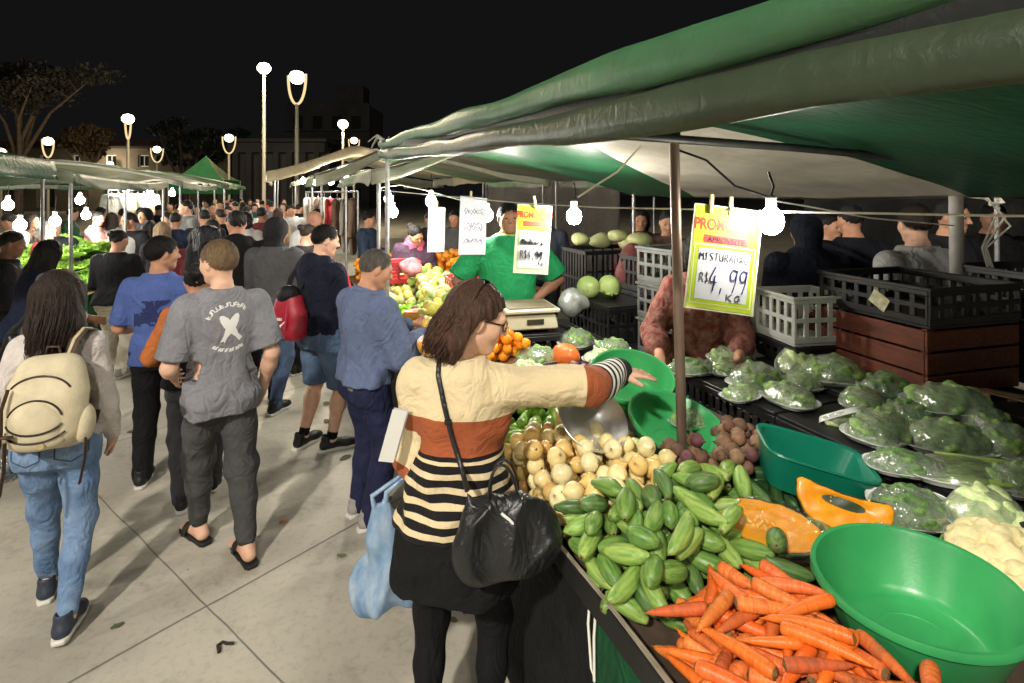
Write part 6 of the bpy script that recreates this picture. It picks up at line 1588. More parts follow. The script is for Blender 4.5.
for px,py,Y,lab in ((347,180,11,'bulb under the pale peaked roof, nearest its front edge'),(331,181,12,'middle bulb under the pale peaked roof'),(316,182,13.5,'bulb deepest under the pale peaked roof'),(303,181,17,'bulb under the cream roof')):
    bulb(lab,px,py,Y,.07,.3,m=BB)
for px,py,Y,lab,rd in ((20,225,5.6,'bare bulb above the bending navy figure',.052),(55,221,6.6,'bare bulb behind the red jacket',.055),(80,200,8.6,'upper bare bulb over the lettuces',.06),(86,215,9.3,'lower bare bulb beside the pink sweater',.065),(126,189,14.5,'bulb above the hanging white shirts',.08),(149,189,15.2,'bulb at the end of the hanging white shirts',.08),(172,193,20,'distant bulb before the gazebo',.10),(8,205,7.0,'bulb under the dark green side roof',.06)):
    bulb(lab,px,py,Y,rd,.3,m=BB)
# handwriting: polylines on a unit grid (x 0..1, y 0..1)
ST={'M':[[(0,0),(.05,1),(.45,.35),(.85,1),(.95,0)]],'I':[[(.4,0),(.42,1)]],'S':[[(.85,.9),(.45,1),(.12,.8),(.3,.55),(.75,.42),(.85,.15),(.5,0),(.08,.1)]],'T':[[(0,1),(.9,.97)],[(.45,1),(.42,0)]],'U':[[(.05,1),(.1,.2),(.45,0),(.8,.2),(.88,1)],[(.88,1),(.9,0)]],'R':[[(.1,0),(.12,1),(.6,.98),(.78,.75),(.55,.52),(.15,.5)],[(.45,.5),(.9,0)]],
    'A':[[(0,0),(.45,1),(.9,0)],[(.18,.38),(.72,.38)]],'D':[[(.1,0),(.12,1),(.6,.92),(.9,.5),(.6,.06),(.1,0)]],'Ã':[[(0,0),(.45,.95),(.9,0)],[(.18,.36),(.72,.36)],[(.1,1.18),(.35,1.32),(.6,1.15),(.85,1.28)]],'O':[[(.5,1),(.12,.8),(.08,.3),(.4,0),(.8,.15),(.9,.65),(.5,1)]],
    '4':[[(.62,1),(.02,.35),(.95,.32)],[(.68,.62),(.60,-.08)]],'9':[[(.85,.92),(.45,1),(.12,.78),(.25,.5),(.7,.52),(.9,.9)],[(.9,.95),(.82,.4),(.60,-.05)]],',':[[(.4,.1),(.32,-.16)]],'K':[[(.1,0),(.12,1)],[(.85,1),(.16,.48),(.9,0)]],'G':[[(.88,.85),(.5,1),(.1,.6),(.2,.1),(.6,0),(.9,.2),(.88,.45),(.55,.42)]],'$':[[(.8,.85),(.4,.95),(.15,.75),(.75,.35),(.6,.05),(.15,.12)],[(.5,1.15),(.45,-.15)]],
    'b':[[(.15,1),(.15,0)],[(.15,.45),(.55,.58),(.75,.3),(.5,.02),(.15,.1)]],'o':[[(.45,.58),(.1,.3),(.4,0),(.75,.28),(.45,.58)]],'ó':[[(.45,.58),(.1,.3),(.4,0),(.75,.28),(.45,.58)],[(.45,.75),(.65,.95)]],'r':[[(.2,.55),(.2,0)],[(.2,.4),(.5,.58),(.7,.5)]],'a':[[(.7,.5),(.35,.58),(.1,.25),(.4,0),(.68,.2)],[(.7,.58),(.74,0)]],'k':[[(.15,1),(.15,0)],[(.65,.58),(.2,.28),(.7,0)]],'g':[[(.7,.5),(.35,.58),(.1,.3),(.4,.05),(.7,.25)],[(.72,.58),(.7,-.25),(.3,-.35),(.1,-.2)]]}
def script_text(mb,txt,x,z,w,h,th,y=0,gap=.16,slant=.0):
    """strokes in the x-z plane, facing -y"""
    n=len(txt); cw=w/n
    for i,ch in enumerate(txt):
        for pl in ST.get(ch,[]):
            pts=[]
            for k in range(len(pl)-1):
                for q in range(4):
                    a=pl[k];b=pl[k+1];t=q/4; pts.append((a[0]+(b[0]-a[0])*t,a[1]+(b[1]-a[1])*t))
            pts.append(pl[-1]); A=np.array(pts)
            if len(A)>6: A[1:-1]=(A[:-2]+2*A[1:-1]+A[2:])/4
            mb.tube([(x+cw*(i+(p[0]+slant*p[1])*(1-gap)),y,z+h*p[1]) for p in A],th,5,flat=.35)
INKB=mat('blue ink',lin((40,40,120)),rough=.5); INKN=mat('dark ink',lin((22,22,48)),rough=.5); INKR=mat('red print',lin((226,70,40)),rough=.5)
PAPERW=mat('white card',lin((226,228,236)),rough=.5,transl=.15); PAPERY=mat('yellow green card',lin((208,226,60)),rough=.45,transl=.15)
def printed(txt,size,m,parent,x,z,y=-.0045,sx=1.0,shear=0,bold=.0):
    c=bpy.data.curves.new('lettering','FONT'); c.body=txt; c.size=size; c.align_x='CENTER'; c.extrude=.0006; c.offset=bold; c.shear=shear
    c.materials.append(m); t_=bpy.data.objects.new('lettering',c); COL.objects.link(t_); bpy.context.view_layer.update(); me=bpy.data.meshes.new_from_object(t_.evaluated_get(bpy.context.evaluated_depsgraph_get())); bpy.data.objects.remove(t_); o=link(bpy.data.objects.new('lettering',me)); o.parent=parent; o.location=(x,y,z); o.rotation_euler=(R(90),0,0); o.scale=(sx,1,1); return o
def plate(x0,x1,z0,z1,y,th=.0012,bow=0.0,n=1):
    mb=MB(); mb.box(((x0+x1)/2,y,(z0+z1)/2),(x1-x0,th,z1-z0)); return mb
def card(label,top,rot,W,Hh):
    r=thing('price_card',label,'price card',top); r.rotation_euler=rot; return r
# the large card; origin at its top edge
top=P(729,207,2.22); W,Hh=.268,.415
r=card('large yellow bordered price card with 4,99 in blue, hung on two pegs',top,(R(-4),R(7),R(-4)),W,Hh)
plate(-W/2,W/2,-Hh,0,0).build('card',mat('card edge',lin((226,232,206)),rough=.5,transl=.15),r)
plate(-W/2+.008,W/2-.008,-Hh+.008,-.006,-.0013).build('yellow_field',PAPERY,r)
plate(-W/2+.016,W/2-.016,-Hh+.024,-.155,-.0026).build('white_line',mat('pale line',lin((236,240,190)),rough=.5),r)
plate(-W/2+.021,W/2-.021,-Hh+.029,-.160,-.0036).build('inner_border',mat('green yellow border',lin((176,206,40)),rough=.5),r)
plate(-W/2+.034,W/2-.034,-Hh+.042,-.172,-.0046).build('writing_field',PAPERW,r)
plate(-.085,.085,-.150,-.118,-.0026).build('red_label',mat('red label',lin((226,72,60)),rough=.5),r)
printed('PROMOÇÃO',.062,INKR,r,.0,-.098,-.0026,.72,0,.0022)
printed('APROVEITE',.030,INKN,r,.0,-.146,-.0042,.95,.1,.0006)
mb=MB(); script_text(mb,'MISTURADÃO',-.094,-.218,.19,.030,.0030,-.0064); script_text(mb,'R$',-.088,-.305,.040,.036,.0022,-.0064); mb.build('handwriting',INKN,r,smooth=60)
mb=MB(); script_text(mb,'4,99',-.052,-.330,.150,.088,.0056,-.0068,.12,.1); mb.build('price_writing',INKB,r,smooth=60)
mb=MB(); script_text(mb,'KG',.020,-.366,.062,.024,.0034,-.0064); mb.build('handwriting',INKN,r,smooth=60)
def peg(label,p,rz=0,tilt=0,s=1.0):
    r=thing('clothes_peg',label,'clothes peg',p); r.rotation_euler=(0,tilt,rz); r.scale=(s,)*3
    for sg in (-1,1): MB().box((0,sg*.005,.0),(.0125,.006,.078),Euler((sg*.06,0,0)).to_matrix()).build('jaw',mat('pale peg wood',lin((216,190,138)),rough=.7,var=.15,vscale=30),r,bevel=.001)
    mb=MB(); mb.tube([(-.007,0,.006),(.007,0,.006)],.0045,6); mb.build('spring',STEEL,r)
    return r
peg('pale wooden clothes peg above the letters PR of the large card',top+Vector((-.071,-.004,.012)),0,R(4))
peg('pale wooden clothes peg above the middle of the large card',top+Vector((.006,-.004,.002)),0,R(3))
top=P(535,205,3.6); W,Hh=.228,.44
r=card('tall narrow price card with a red heading in front of the green shirt vendor',top,(R(-3),R(4.5),R(10)),W,Hh)
plate(-W/2,W/2,-Hh,0,0).build('card',mat('card edge',lin((226,232,206)),rough=.5,transl=.15),r); plate(-W/2+.008,W/2-.008,-.165,-.008,-.0013).build('yellow_field',PAPERY,r)
plate(-W/2+.018,W/2-.018,-Hh+.028,-.175,-.0013).build('border',mat('pale green border',lin((190,214,140)),rough=.5),r); plate(-W/2+.026,W/2-.026,-Hh+.036,-.183,-.0023).build('writing_field',PAPERW,r)
printed('PROMOÇÃO',.056,INKR,r,0,-.085,-.0026,.72,0,.0024); plate(-.07,.07,-.140,-.105,-.0026).build('red_label',mat('red label',lin((226,72,60)),rough=.5),r)
mb=MB(); script_text(mb,'Abóbora',-.075,-.255,.15,.038,.0040,-.0044); script_text(mb,'R$4,99',-.078,-.345,.15,.052,.0048,-.0048,.12); script_text(mb,'kg',.045,-.378,.035,.022,.0030,-.0044); mb.build('handwriting',INKN,r,smooth=60)
peg('crossed pale pegs on the narrow card before the vendor',top+Vector((.0,-.004,.014)),.3,R(-10),1.15)
# two white cards seen more from the side, pen marks not legible
def scribble_card(label,px,py,Y,W,Hh,rz,seed,cols):
    top=P(px,py,Y); r=card(label,top,(R(-2),R(4),rz),W,Hh)
    plate(-W/2,W/2,-Hh,0,0,.002).build('card',PAPERW,r); rr=np.random.default_rng(seed)
    for ci,c in enumerate(cols):
        for k in range(3):
            mb=MB(); z=-Hh*(.22+.26*k)-rr.uniform(0,.03); x=-W*.34; pts=[]
            for q in range(14): pts.append((x+W*.68*q/13,-.002-.0008*ci,z+rr.uniform(-1,1)*Hh*.05))
            mb.tube(pts,.0035,5,flat=.35); mb.build('pen_marks',c,r,smooth=60)
scribble_card('white hanging card with violet pen marks beside the bulb near the vendor',474,197,4.3,.26,.44,R(42),3,(INKB,mat('violet ink',lin((120,70,130)),rough=.5)))
scribble_card('slim white hanging card with blue pen marks above the orange heap',437,207,5.0,.20,.40,R(50),5,(INKB,))
peg('pale peg on the slim white hanging card',P(437,206,5.0),0,0,1.2); peg('pale peg on the violet marked card',P(471,197,4.3),0,0,1.2)

# ------------------------------------------------------------------ hanging clothes of the clothes stalls
def rail(label,a,b_,z):
    r=thing('clothes_rail',label,'clothes rail',(a.x,a.y,0)); d=b_-a; d.z=0
    MB().tube([(0,0,z),(d.x,d.y,z)],.016,8).build('bar',STEEL,r,smooth=40)
    for q in (Vector((0,0,0)),d): MB().tube([(q.x,q.y,0),(q.x,q.y,z)],.016,8).build('upright',STEEL,r,smooth=40)
def hung(name,label,p,rz,col,L,W,seed,group,cat='shirt'):
    q=SDF(); w=waves(seed,26,6,(1,1,.2))
    q.cone((-W*.32,0,-.10),(W*.32,0,-.10),.045,.045,k=.03); q.ell((0,0,-.10-L*.45),(W*.42,.05,L*.5),None,k=.05)
    for sg in (-1,1): q.cone((sg*W*.36,0,-.11),(sg*W*.52,0,-.10-L*.55),.05,.035,k=.03)
    q.fn(lambda X,Y,Z:.010*w(X,Y,Z),v3(-1,-1,-2),v3(1,1,1),op='disp'); q.fn(lambda X,Y,Z:-(Z+.10+L*.88)+0*X+0*Y,v3(-1,-1,-3),v3(1,1,1),op='cut')
    r=thing(name,label,cat,p,rz,group); mesh_obj('garment',q.mesh('garment',.025),col,r)
    MB().tube([(-W*.3,0,-.08),(0,0,-.02),(W*.3,0,-.08)],.007,5).build('hanger',STEEL,r); MB().tube([(0,0,-.02),(0,0,.05)],.005,5).build('hook',STEEL,r)
rail('clothes rail with white shirts across the aisle',P(108,191,14.2),P(153,191,15.6),2.08)
CWH=cloth('hung white',lin((214,210,200))); CGR=cloth('hung grey',lin((150,142,132))); CBR=cloth('hung brown',lin((120,98,84))); CRD=cloth('hung red',lin((170,50,56)))
for i in range(7):
    a=P(108,191,14.2).lerp(P(153,191,15.6),(i+.5)/7); a.z=2.02
    hung('hanging_shirt',('white shirt with long sleeves on the rail above the orange table','cream shirt hanging among the white ones across the aisle')[i%3==2],a,R(50)+.2*math.sin(i*3),cloth('hung cream',lin((206,190,164))) if i%3==2 else CWH,.85,.5,i,'pale shirts hanging across the aisle')
rail('clothes rail under the pale peaked roof',P(306,205,13),P(358,200,9.0),2.02)
for i in range(8):
    a=P(306,205,13).lerp(P(358,200,9.0),(i+.5)/8); a.z=1.95; c=(CWH,CGR,CBR,CGR,CRD,CBR,CGR,CBR)[i]
    hung('hanging_garment',('white top hanging at the far end of the rail under the peaked roof','grey top next to the white one on the rail','brown top between two grey ones on the rail','grey top beside the red one on the rail','red top hanging in the middle of the rail','brown top just after the red one on the rail','grey top before the last brown one on the rail','brown top at the near end of the rail')[i],a,STREET+R(70),c,1.0,.5,20+i,None,'garment')
# ------------------------------------------------------------------ people: the ones one sees whole
def bvh_of(o):
    bpy.context.view_layer.update()
    M=o.matrix_world; me=o.data
    vs=[M@v.co for v in me.vertices]; fs=[tuple(p.vertices) for p in me.polygons]
    return BVHTree.FromPolygons(vs,fs)
def child(o,name): return [c for c in o.children if c.name.split('.')[0]==name][0]
CAMP=Vector((0,0,CAM_H))
def on_surface(bv,px,py,off=.006):
    d=(P(px,py,1.0)-CAMP).normalized(); h=bv.ray_cast(CAMP,d)
    if h[0] is None: return None
    return h[0]-d*off
BLACKC=cloth('black knit',lin((20,20,21)),rough=.9); WHITEC=cloth('white cotton',lin((214,210,204))); NAVY=cloth('navy',lin((24,28,44))); DENIM=cloth('blue denim',lin((76,104,142)),col2=lin((128,152,182)),vscale=6,detail=6); DKDENIM=cloth('dark denim',lin((34,38,66)),var=.2); 
SH_BLACK=mat('black shoe',lin((22,22,23)),rough=.5); SH_WHITE=mat('white rubber',lin((206,204,196)),rough=.5); SH_NAVY=mat('navy shoe',lin((44,52,66)),rough=.6,var=.3,vscale=30); SH_DARK=mat('dark rubber',lin((30,30,30)),rough=.6); SH_GREY=mat('grey shoe',lin((150,146,140)),rough=.6)
PS={}
# 1 young woman with the cream backpack
s=dict(H=1.63,fem=True,w=.90,res=.0075,seed=11,hair='longback',haircol='dark',hairvol=.010,locks=420,skin='light',head=(.10,.12,0),lean=.03,footL=(-.10,.20,.12,0),footR=(.075,-.15,-.05,.012),toeR=-.06,handL=(-.235,.02,.79),handR=(.19,.10,.80),
  tops=[dict(mat=cloth('pale grey sweater',lin((196,188,184)),bump=.5,bscale=90),infl=.017,sr=1.0,hem=.52,wr=.006),dict(name='collar',mat=cloth('red collar',lin((150,40,44))),sleeve='none',hem=.80,ztop=.862,infl=.010,wr=.001)],
  bottoms=[dict(mat=DENIM,ease=.010,hemr=.044,wr=.004,cutz=.095)],shoes=(SH_NAVY,SH_WHITE))
girl,Jg=person('young woman seen from behind in pale sweater and blue jeans wearing a cream backpack',(-2.14,2.64,0),STREET,s)
# 2 man in the blue T-shirt
def tee_print(m,lo,hi,zl,zh,col,sc=26,thr=.5):
    nt=m.node_tree; N=nt.nodes; L=nt.links; b=N['Principled BSDF']; tc=N.new('ShaderNodeTexCoord'); sp=N.new('ShaderNodeSeparateXYZ'); L.new(tc.outputs['Object'],sp.inputs[0])
    def rng_(s_,a,c):
        g=N.new('ShaderNodeMath'); g.operation='GREATER_THAN'; g.inputs[1].default_value=a; L.new(s_,g.inputs[0]); l_=N.new('ShaderNodeMath'); l_.operation='LESS_THAN'; l_.inputs[1].default_value=c; L.new(s_,l_.inputs[0]); q=N.new('ShaderNodeMath'); q.operation='MULTIPLY'; L.new(g.outputs[0],q.inputs[0]); L.new(l_.outputs[0],q.inputs[1]); return q.outputs[0]
    a=rng_(sp.outputs['X'],lo,hi); c=rng_(sp.outputs['Z'],zl,zh); d=rng_(sp.outputs['Y'],-1,-.02)
    mp=N.new('ShaderNodeMapping'); mp.inputs['Scale'].default_value=(1,.2,.55); L.new(tc.outputs['Object'],mp.inputs[0]); nz=N.new('ShaderNodeTexNoise'); nz.inputs['Scale'].default_value=sc; nz.inputs['Detail'].default_value=3; L.new(mp.outputs[0],nz.inputs['Vector'])
    gt=N.new('ShaderNodeMath'); gt.operation='GREATER_THAN'; gt.inputs[1].default_value=thr; L.new(nz.outputs['Fac'],gt.inputs[0])
    f=gt.outputs[0]
    for q_ in (a,c,d):
        q=N.new('ShaderNodeMath'); q.operation='MULTIPLY'; L.new(f,q.inputs[0]); L.new(q_,q.inputs[1]); f=q.outputs[0]
    mx=N.new('ShaderNodeMix'); mx.data_type='RGBA'; L.new(f,mx.inputs[0]); lk=b.inputs['Base Color'].links
    if lk: L.new(lk[0].from_socket,mx.inputs[6])
    else: mx.inputs[6].default_value=b.inputs['Base Color'].default_value
    mx.inputs[7].default_value=tuple(col)+(1,); L.new(mx.outputs[2],b.inputs['Base Color']); return m
BTEE=tee_print(cloth('blue tee',lin((78,98,158)),var=.10),-.13,.15,1.08,1.26,lin((46,54,96)),24,.50)
s=dict(H=1.70,res=.008,seed=12,w=.98,hair='short',haircol='black',hairvol=.004,skin='tan',head=(-.95,.05,0),footL=(-.07,-.12,.1,0),footR=(.10,.26,-.2,.0),toeL=0,handR=(.20,.24,1.00),handL=(-.20,.25,1.0),
  tops=[dict(mat=BTEE,sleeve='short',infl=.024,hem=.475,wr=.006,sr=1.3,slen=.85)],bottoms=[dict(mat=cloth('black trousers',lin((24,24,27)),rough=.85),ease=.020,hemr=.060)],shoes=(SH_BLACK,SH_WHITE))
person('man in a blue printed T-shirt and black trousers turning his head towards the stalls',(-2.50,3.98,0),R(14),s)
# 3 man in the grey T-shirt and sandals
s=dict(H=1.75,res=.0075,seed=13,w=.96,hair='short',haircol='sandy',hairvol=.001,skin='light',head=(.45,.10,0),barefoot=True,soleh=.012,footL=(-.07,.20,.25,0),footR=(.09,-.17,.05,.0),handL=(-.20,.20,.98),handR=(.235,.05,.86),curlR=.7,
  tops=[dict(mat=cloth('grey marl tee',lin((128,128,134)),var=.10,vscale=60,detail=6),sleeve='short',infl=.026,hem=.455,wr=.007,sr=1.4,slen=.85)],bottoms=[dict(mat=cloth('charcoal joggers',lin((72,72,72)),var=.10),ease=.026,hemr=.047,cutz=.115,wr=.006,ext=0)])
gman,Jm=person('man with cropped sandy hair in a grey T-shirt, charcoal joggers and black sandals',(-1.62,3.12,0),R(40),s)
LEATH=mat('black sandal',lin((26,25,25)),rough=.6)
for sd in 'RL':
    fx,fy,yaw,_=Jm['foot'+sd]; q=SDF()
    def foot(X,Y,Z):
        wd=np.interp(Y,[-.10,-.07,0,.06,.12,.17,.195],[.022,.038,.038,.043,.047,.038,.012]); d=np.maximum(np.abs(X)-wd,np.maximum(Y-.193,-.098-Y)); return np.maximum(d,np.maximum(Z-.022,.001-Z))
    q.fn(foot,v3(-.07,-.13,-.01),v3(.07,.23,.04),k=0); so=mesh_obj('sandal',q.mesh('sandal',.006),LEATH,gman); so.location=(fx,fy,0); so.rotation_euler=(0,0,yaw)
    mb=MB(); mb.grid(lambda a,b:(.048*math.cos(math.pi*a)*(1-.1*b),.065+.055*b,.02+.062*math.sin(math.pi*a)*(1-.25*b)),14,4)
    st=mb.build('strap',LEATH,so,smooth=60,fix=False); md=st.modifiers.new('thickness','SOLIDIFY'); md.thickness=.005
cuff=SDF()
for sd in 'RL':
    an=Jm['an'+sd]; kn=Jm['kn'+sd]; ax=nrm(kn-an); cuff.cone(an+ax*.025,an+ax*.085,.044,.047,k=0)
mesh_obj('cuff',cuff.mesh('cuff',.007),cloth('charcoal cuff',lin((60,60,60)),bump=.5,bscale=120),gman)
# emblem on his back: crossed boards between two arcs of letters
def project_mesh(parts,owner,shirt,cx,cz,mat_,name,axis='-y',sub=True):
    """flat parts (x, z polygons, metres) laid on the back of the garment (local coordinates)"""
    me=shirt.data; bv=BVHTree.FromPolygons([v.co.copy() for v in me.vertices],[tuple(p.vertices) for p in me.polygons])
    bm=bmesh.new()
    for poly in parts:
        vs=[bm.verts.new((cx+x,0,cz+z)) for x,z in poly]
        try: bm.faces.new(vs)
        except ValueError: pass
    bmesh.ops.triangulate(bm,faces=bm.faces); 
    for _ in range(2): bmesh.ops.subdivide_edges(bm,edges=[e for e in bm.edges if e.calc_length()>.012],cuts=1,use_grid_fill=True)
    for v in bm.verts:
        h=bv.ray_cast(Vector((v.co.x,-.6,v.co.z)),Vector((0,1,0)))
        v.co.y=(h[0].y if h[0] else -.12)-.0025
    m=bpy.data.meshes.new(name); bm.to_mesh(m); bm.free(); m.materials.append(mat_)
    o=link(bpy.data.objects.new(name,m)); o.parent=owner; return o
def seg(a,b,w):
    d=Vector((b[0]-a[0],b[1]-a[1])); n=Vector((-d.y,d.x)).normalized()*w/2
    return [(a[0]-n.x,a[1]-n.y),(b[0]-n.x,b[1]-n.y),(b[0]+n.x,b[1]+n.y),(a[0]+n.x,a[1]+n.y)]
PRW=mat('white shirt print',lin((226,224,222)),rough=.7)
parts=[]
for ang,mir in ((R(-28),1),(R(36),1)):
    pr=[(0,.085),(.013,.075),(.022,.05),(.024,.02),(.020,-.02),(.012,-.055),(.016,-.085),(.004,-.078),(-.008,-.09),(-.009,-.055),(-.018,-.02),(-.023,.02),(-.020,.05),(-.012,.075)]
    parts.append([((x*math.cos(ang)+z*math.sin(-ang))*1.0,(z*math.cos(ang)+x*math.sin(ang))) for x,z in pr])
rr=np.random.default_rng(2)
def arc_letters(n,rad,a0,a1,h,flip):
    for i in range(n):
        a=a0+(a1-a0)*(i+.5)/n; up=(math.sin(a),math.cos(a)); rt=(math.cos(a),-math.sin(a)); w=abs(a1-a0)/n*rad*.74
        q=lambda x,z:(rad*up[0]+rt[0]*x+up[0]*z,rad*up[1]+rt[1]*x+up[1]*z)
        k=rr.integers(4)
        if k!=1: parts.append(seg(q(-w/2,-h/2),q(-w/2,h/2),.006))
        if k in(0,2): parts.append(seg(q(-w/2,h/2),q(w/2,h/2),.006))
        if k in(0,1): parts.append(seg(q(w/2,-h/2),q(w/2,h/2),.006))
        if k in(1,3): parts.append(seg(q(-w/2,-h/2),q(w/2,-h/2),.006))
        if k in(2,3): parts.append(seg(q(-w/2,0),q(w/2,0),.006))
arc_letters(13,.125,R(-62),R(42),.020,False); arc_letters(15,.122,R(148),R(222),.016,True)
project_mesh(parts,gman,child(gman,'shirt'),.012,1.275,PRW,'emblem')
# 3b the person in orange sleeves between them
s=dict(H=1.54,fem=True,res=.010,seed=14,hair='bun',haircol='black',skin='tan',head=(-.2,.1,0),handL=(-.22,.22,.90),handR=(.22,.25,.95),footL=(-.09,-.08,.1,0),footR=(.10,.10,-.2,0),
  tops=[dict(mat=cloth('rust orange sweater',lin((168,98,52))),infl=.020,sr=1.4,hem=.50),dict(name='vest',mat=BLACKC,sleeve='none',infl=.034,hem=.50)],bottoms=[dict(mat=cloth('grey trousers',lin((70,70,74))),hemr=.05)],shoes=(SH_BLACK,SH_WHITE))
person('person in an orange sweater and black vest between the blue and the grey T-shirts',(-2.06,3.66,0),R(30),s)
STITCH=mat('denim stitching',lin((52,70,98)),rough=.8)
def pocket(owner,cx,cz,w,h,m):
    out=[(-w/2,h/2),(w/2,h/2),(w/2,-h*.28),(0,-h/2),(-w/2,-h*.28)]; ps=[seg(out[i],out[(i+1)%5],.006) for i in range(5)]+[seg((-w/2,h*.36),(w/2,h*.36),.003)]
    project_mesh(ps,owner,child(owner,'trousers'),cx,cz,m,'pocket')
for sg in (-1,1): pocket(girl,sg*.085,.835,.115,.125,STITCH)
# 4 man with the red backpack
NAVR=cloth('navy hoodie with red front',lin((22,26,42)),var=.15); 
def two_tone(m,axis,thr,col):
    nt=m.node_tree; N=nt.nodes; L=nt.links; b=N['Principled BSDF']; tc=N.new('ShaderNodeTexCoord'); sp=N.new('ShaderNodeSeparateXYZ'); L.new(tc.outputs['Object'],sp.inputs[0]); g=N.new('ShaderNodeMath'); g.operation='GREATER_THAN'; g.inputs[1].default_value=thr; L.new(sp.outputs[axis],g.inputs[0]); mx=N.new('ShaderNodeMix'); mx.data_type='RGBA'; L.new(g.outputs[0],mx.inputs[0]); lk=b.inputs['Base Color'].links
    if lk: L.new(lk[0].from_socket,mx.inputs[6])
    mx.inputs[7].default_value=tuple(col)+(1,); L.new(mx.outputs[2],b.inputs['Base Color']); return m
two_tone(NAVR,'Y',.062,lin((196,40,44)))
s=dict(H=1.77,res=.008,seed=15,w=1.10,hair='short',haircol='black',hairvol=-.002,hairamp=.0012,skin='light',head=(-.35,.18,0),lean=.04,footL=(-.14,-.06,.25,0),footR=(.09,.04,-.35,0),handR=(.12,.34,1.12),handL=(-.14,.34,1.10),elbowR=(.5,-.6,-1),elbowL=(-.5,-.6,-1),
  tops=[dict(mat=NAVR,hood='down',infl=.026,hem=.52,sr=1.5,wr=.006)],bottoms=[dict(kind='shorts',mat=cloth('denim shorts',lin((66,84,112)),col2=lin((96,118,146)),vscale=8),hemz=.275,ease=.030,infl=.010,flare=1.1)],shoes=(SH_BLACK,SH_WHITE))
rman,Jr=person('man in a navy hoodie and denim shorts with a red backpack facing the fruit',(-1.50,4.38,0),R(-38),s)
mb=MB()
for sd in 'RL':
    an=Jr['an'+sd]; kn=Jr['kn'+sd]; ax=nrm(kn-an); q=SDF(); q.cone(an-ax*.01,an+ax*.06,.040,.041,k=0); mesh_obj('sock',q.mesh('sock',.01),BLACKC,rman)
q=SDF(); f,lo,hi=torso_fn(Jr,TORSO_M,1.77,1.10,.020,ztop=.555,zbot=.53); q.fn(f,lo,hi,k=0); mesh_obj('belt',q.mesh('belt',.009),cloth('belt',lin((34,36,42))),rman)
# 5 man in the blue grey sweater
s=dict(H=1.67,res=.0075,seed=16,w=1.12,hair='short',haircol='grey',hairvol=-.003,hairline=.02,hairamp=.0014,skin='tan',head=(-.30,.30,0),lean=.07,footL=(-.10,.02,.2,0),footR=(.10,.0,-.2,0),handR=(.15,.33,1.09),handL=(-.12,.36,1.10),elbowR=(.6,-.5,-1),elbowL=(-.5,-.5,-1),palmR=(-.5,0,.8),palmL=(.5,0,.8),curlR=.6,curlL=.6,
  tops=[dict(mat=cloth('blue grey sweater',lin((92,104,134)),var=.10,vscale=30,bump=.4,bscale=120),infl=.030,hem=.52,sr=1.9,wr=.008,collar=True)],bottoms=[dict(mat=DKDENIM,ease=.026,hemr=.062,wr=.005)],shoes=(SH_GREY,SH_WHITE))
bman,Jb=person('man in a blue grey sweater and navy jeans picking fruit at the table',(-.90,3.42,0),R(-48),s)
project_mesh([[(-.028,-.012),(.028,-.012),(.028,.014),(-.028,.014)]],bman,child(bman,'trousers'),.075,.855,mat('leather patch',lin((116,108,96)),rough=.7),'leather_patch')
for sg in (-1,1): pocket(bman,sg*.085,.80,.115,.13,mat('dark stitching',lin((20,22,40)),rough=.8))
o=lump('guava','yellow pink fruit held by the man in the blue grey sweater','guava',Vector((0,0,0)),(.042,.042,.045),mat('held fruit',lin((226,180,90)),rough=.4,var=.2),6,.008,amp=.001)
bpy.context.view_layer.update()
M=bman.matrix_world
hw=Vector(Jb['wrR'])*.5+Vector(Jb['wrL'])*.5; o.location=M@(hw+Vector((0,.10,.035)))
# 6 the woman in stripes
STR=bpy.data.materials.new('striped cardigan'); STR.use_nodes=True; nt=STR.node_tree; N=nt.nodes; L=nt.links; b=N['Principled BSDF']; b.inputs['Roughness'].default_value=.85; b.inputs['Specular IOR Level'].default_value=.2; b.inputs['Sheen Weight'].default_value=0.05
tc=N.new('ShaderNodeTexCoord'); sp=N.new('ShaderNodeSeparateXYZ'); at=N.new('ShaderNodeAttribute'); at.attribute_name='arm'
wz=N.new('ShaderNodeTexNoise'); wz.inputs['Scale'].default_value=7; L.new(tc.outputs['Object'],wz.inputs['Vector'])
def MT(op,a,b_=None):
    n=N.new('ShaderNodeMath'); n.operation=op
    for i,q in enumerate((a,b_)):
        if q is None: continue
        if isinstance(q,(int,float)): n.inputs[i].default_value=q
        else: L.new(q,n.inputs[i])
    return n.outputs[0]
L.new(tc.outputs['Object'],sp.inputs[0])
zz=MT('ADD',sp.outputs['Z'],MT('MULTIPLY',MT('SUBTRACT',wz.outputs['Fac'],.5),.018))
CRE=lin((208,190,152)); RUS=lin((150,80,48)); BLK=lin((24,22,24))
def const_ramp(src,lo,hi,stops):
    m_=N.new('ShaderNodeMapRange'); m_.inputs['From Min'].default_value=lo; m_.inputs['From Max'].default_value=hi; L.new(src,m_.inputs[0]); r_=N.new('ShaderNodeValToRGB'); r_.color_ramp.interpolation='CONSTANT'; e=r_.color_ramp.elements
    e[0].position=0; e[0].color=tuple(stops[0][1])+(1,); e[1].position=(stops[1][0]-lo)/(hi-lo); e[1].color=tuple(stops[1][1])+(1,)
    for p_,c_ in stops[2:]: q=e.new((p_-lo)/(hi-lo)); q.color=tuple(c_)+(1,)
    L.new(m_.outputs[0],r_.inputs[0]); return r_.outputs[0]
fr=MT('FRACT',MT('DIVIDE',MT('SUBTRACT',zz,.846),.0435)); isb=MT('GREATER_THAN',fr,.44)
st=N.new('ShaderNodeMix'); st.data_type='RGBA'; L.new(isb,st.inputs[0]); st.inputs[6].default_value=CRE+(1,); st.inputs[7].default_value=BLK+(1,)
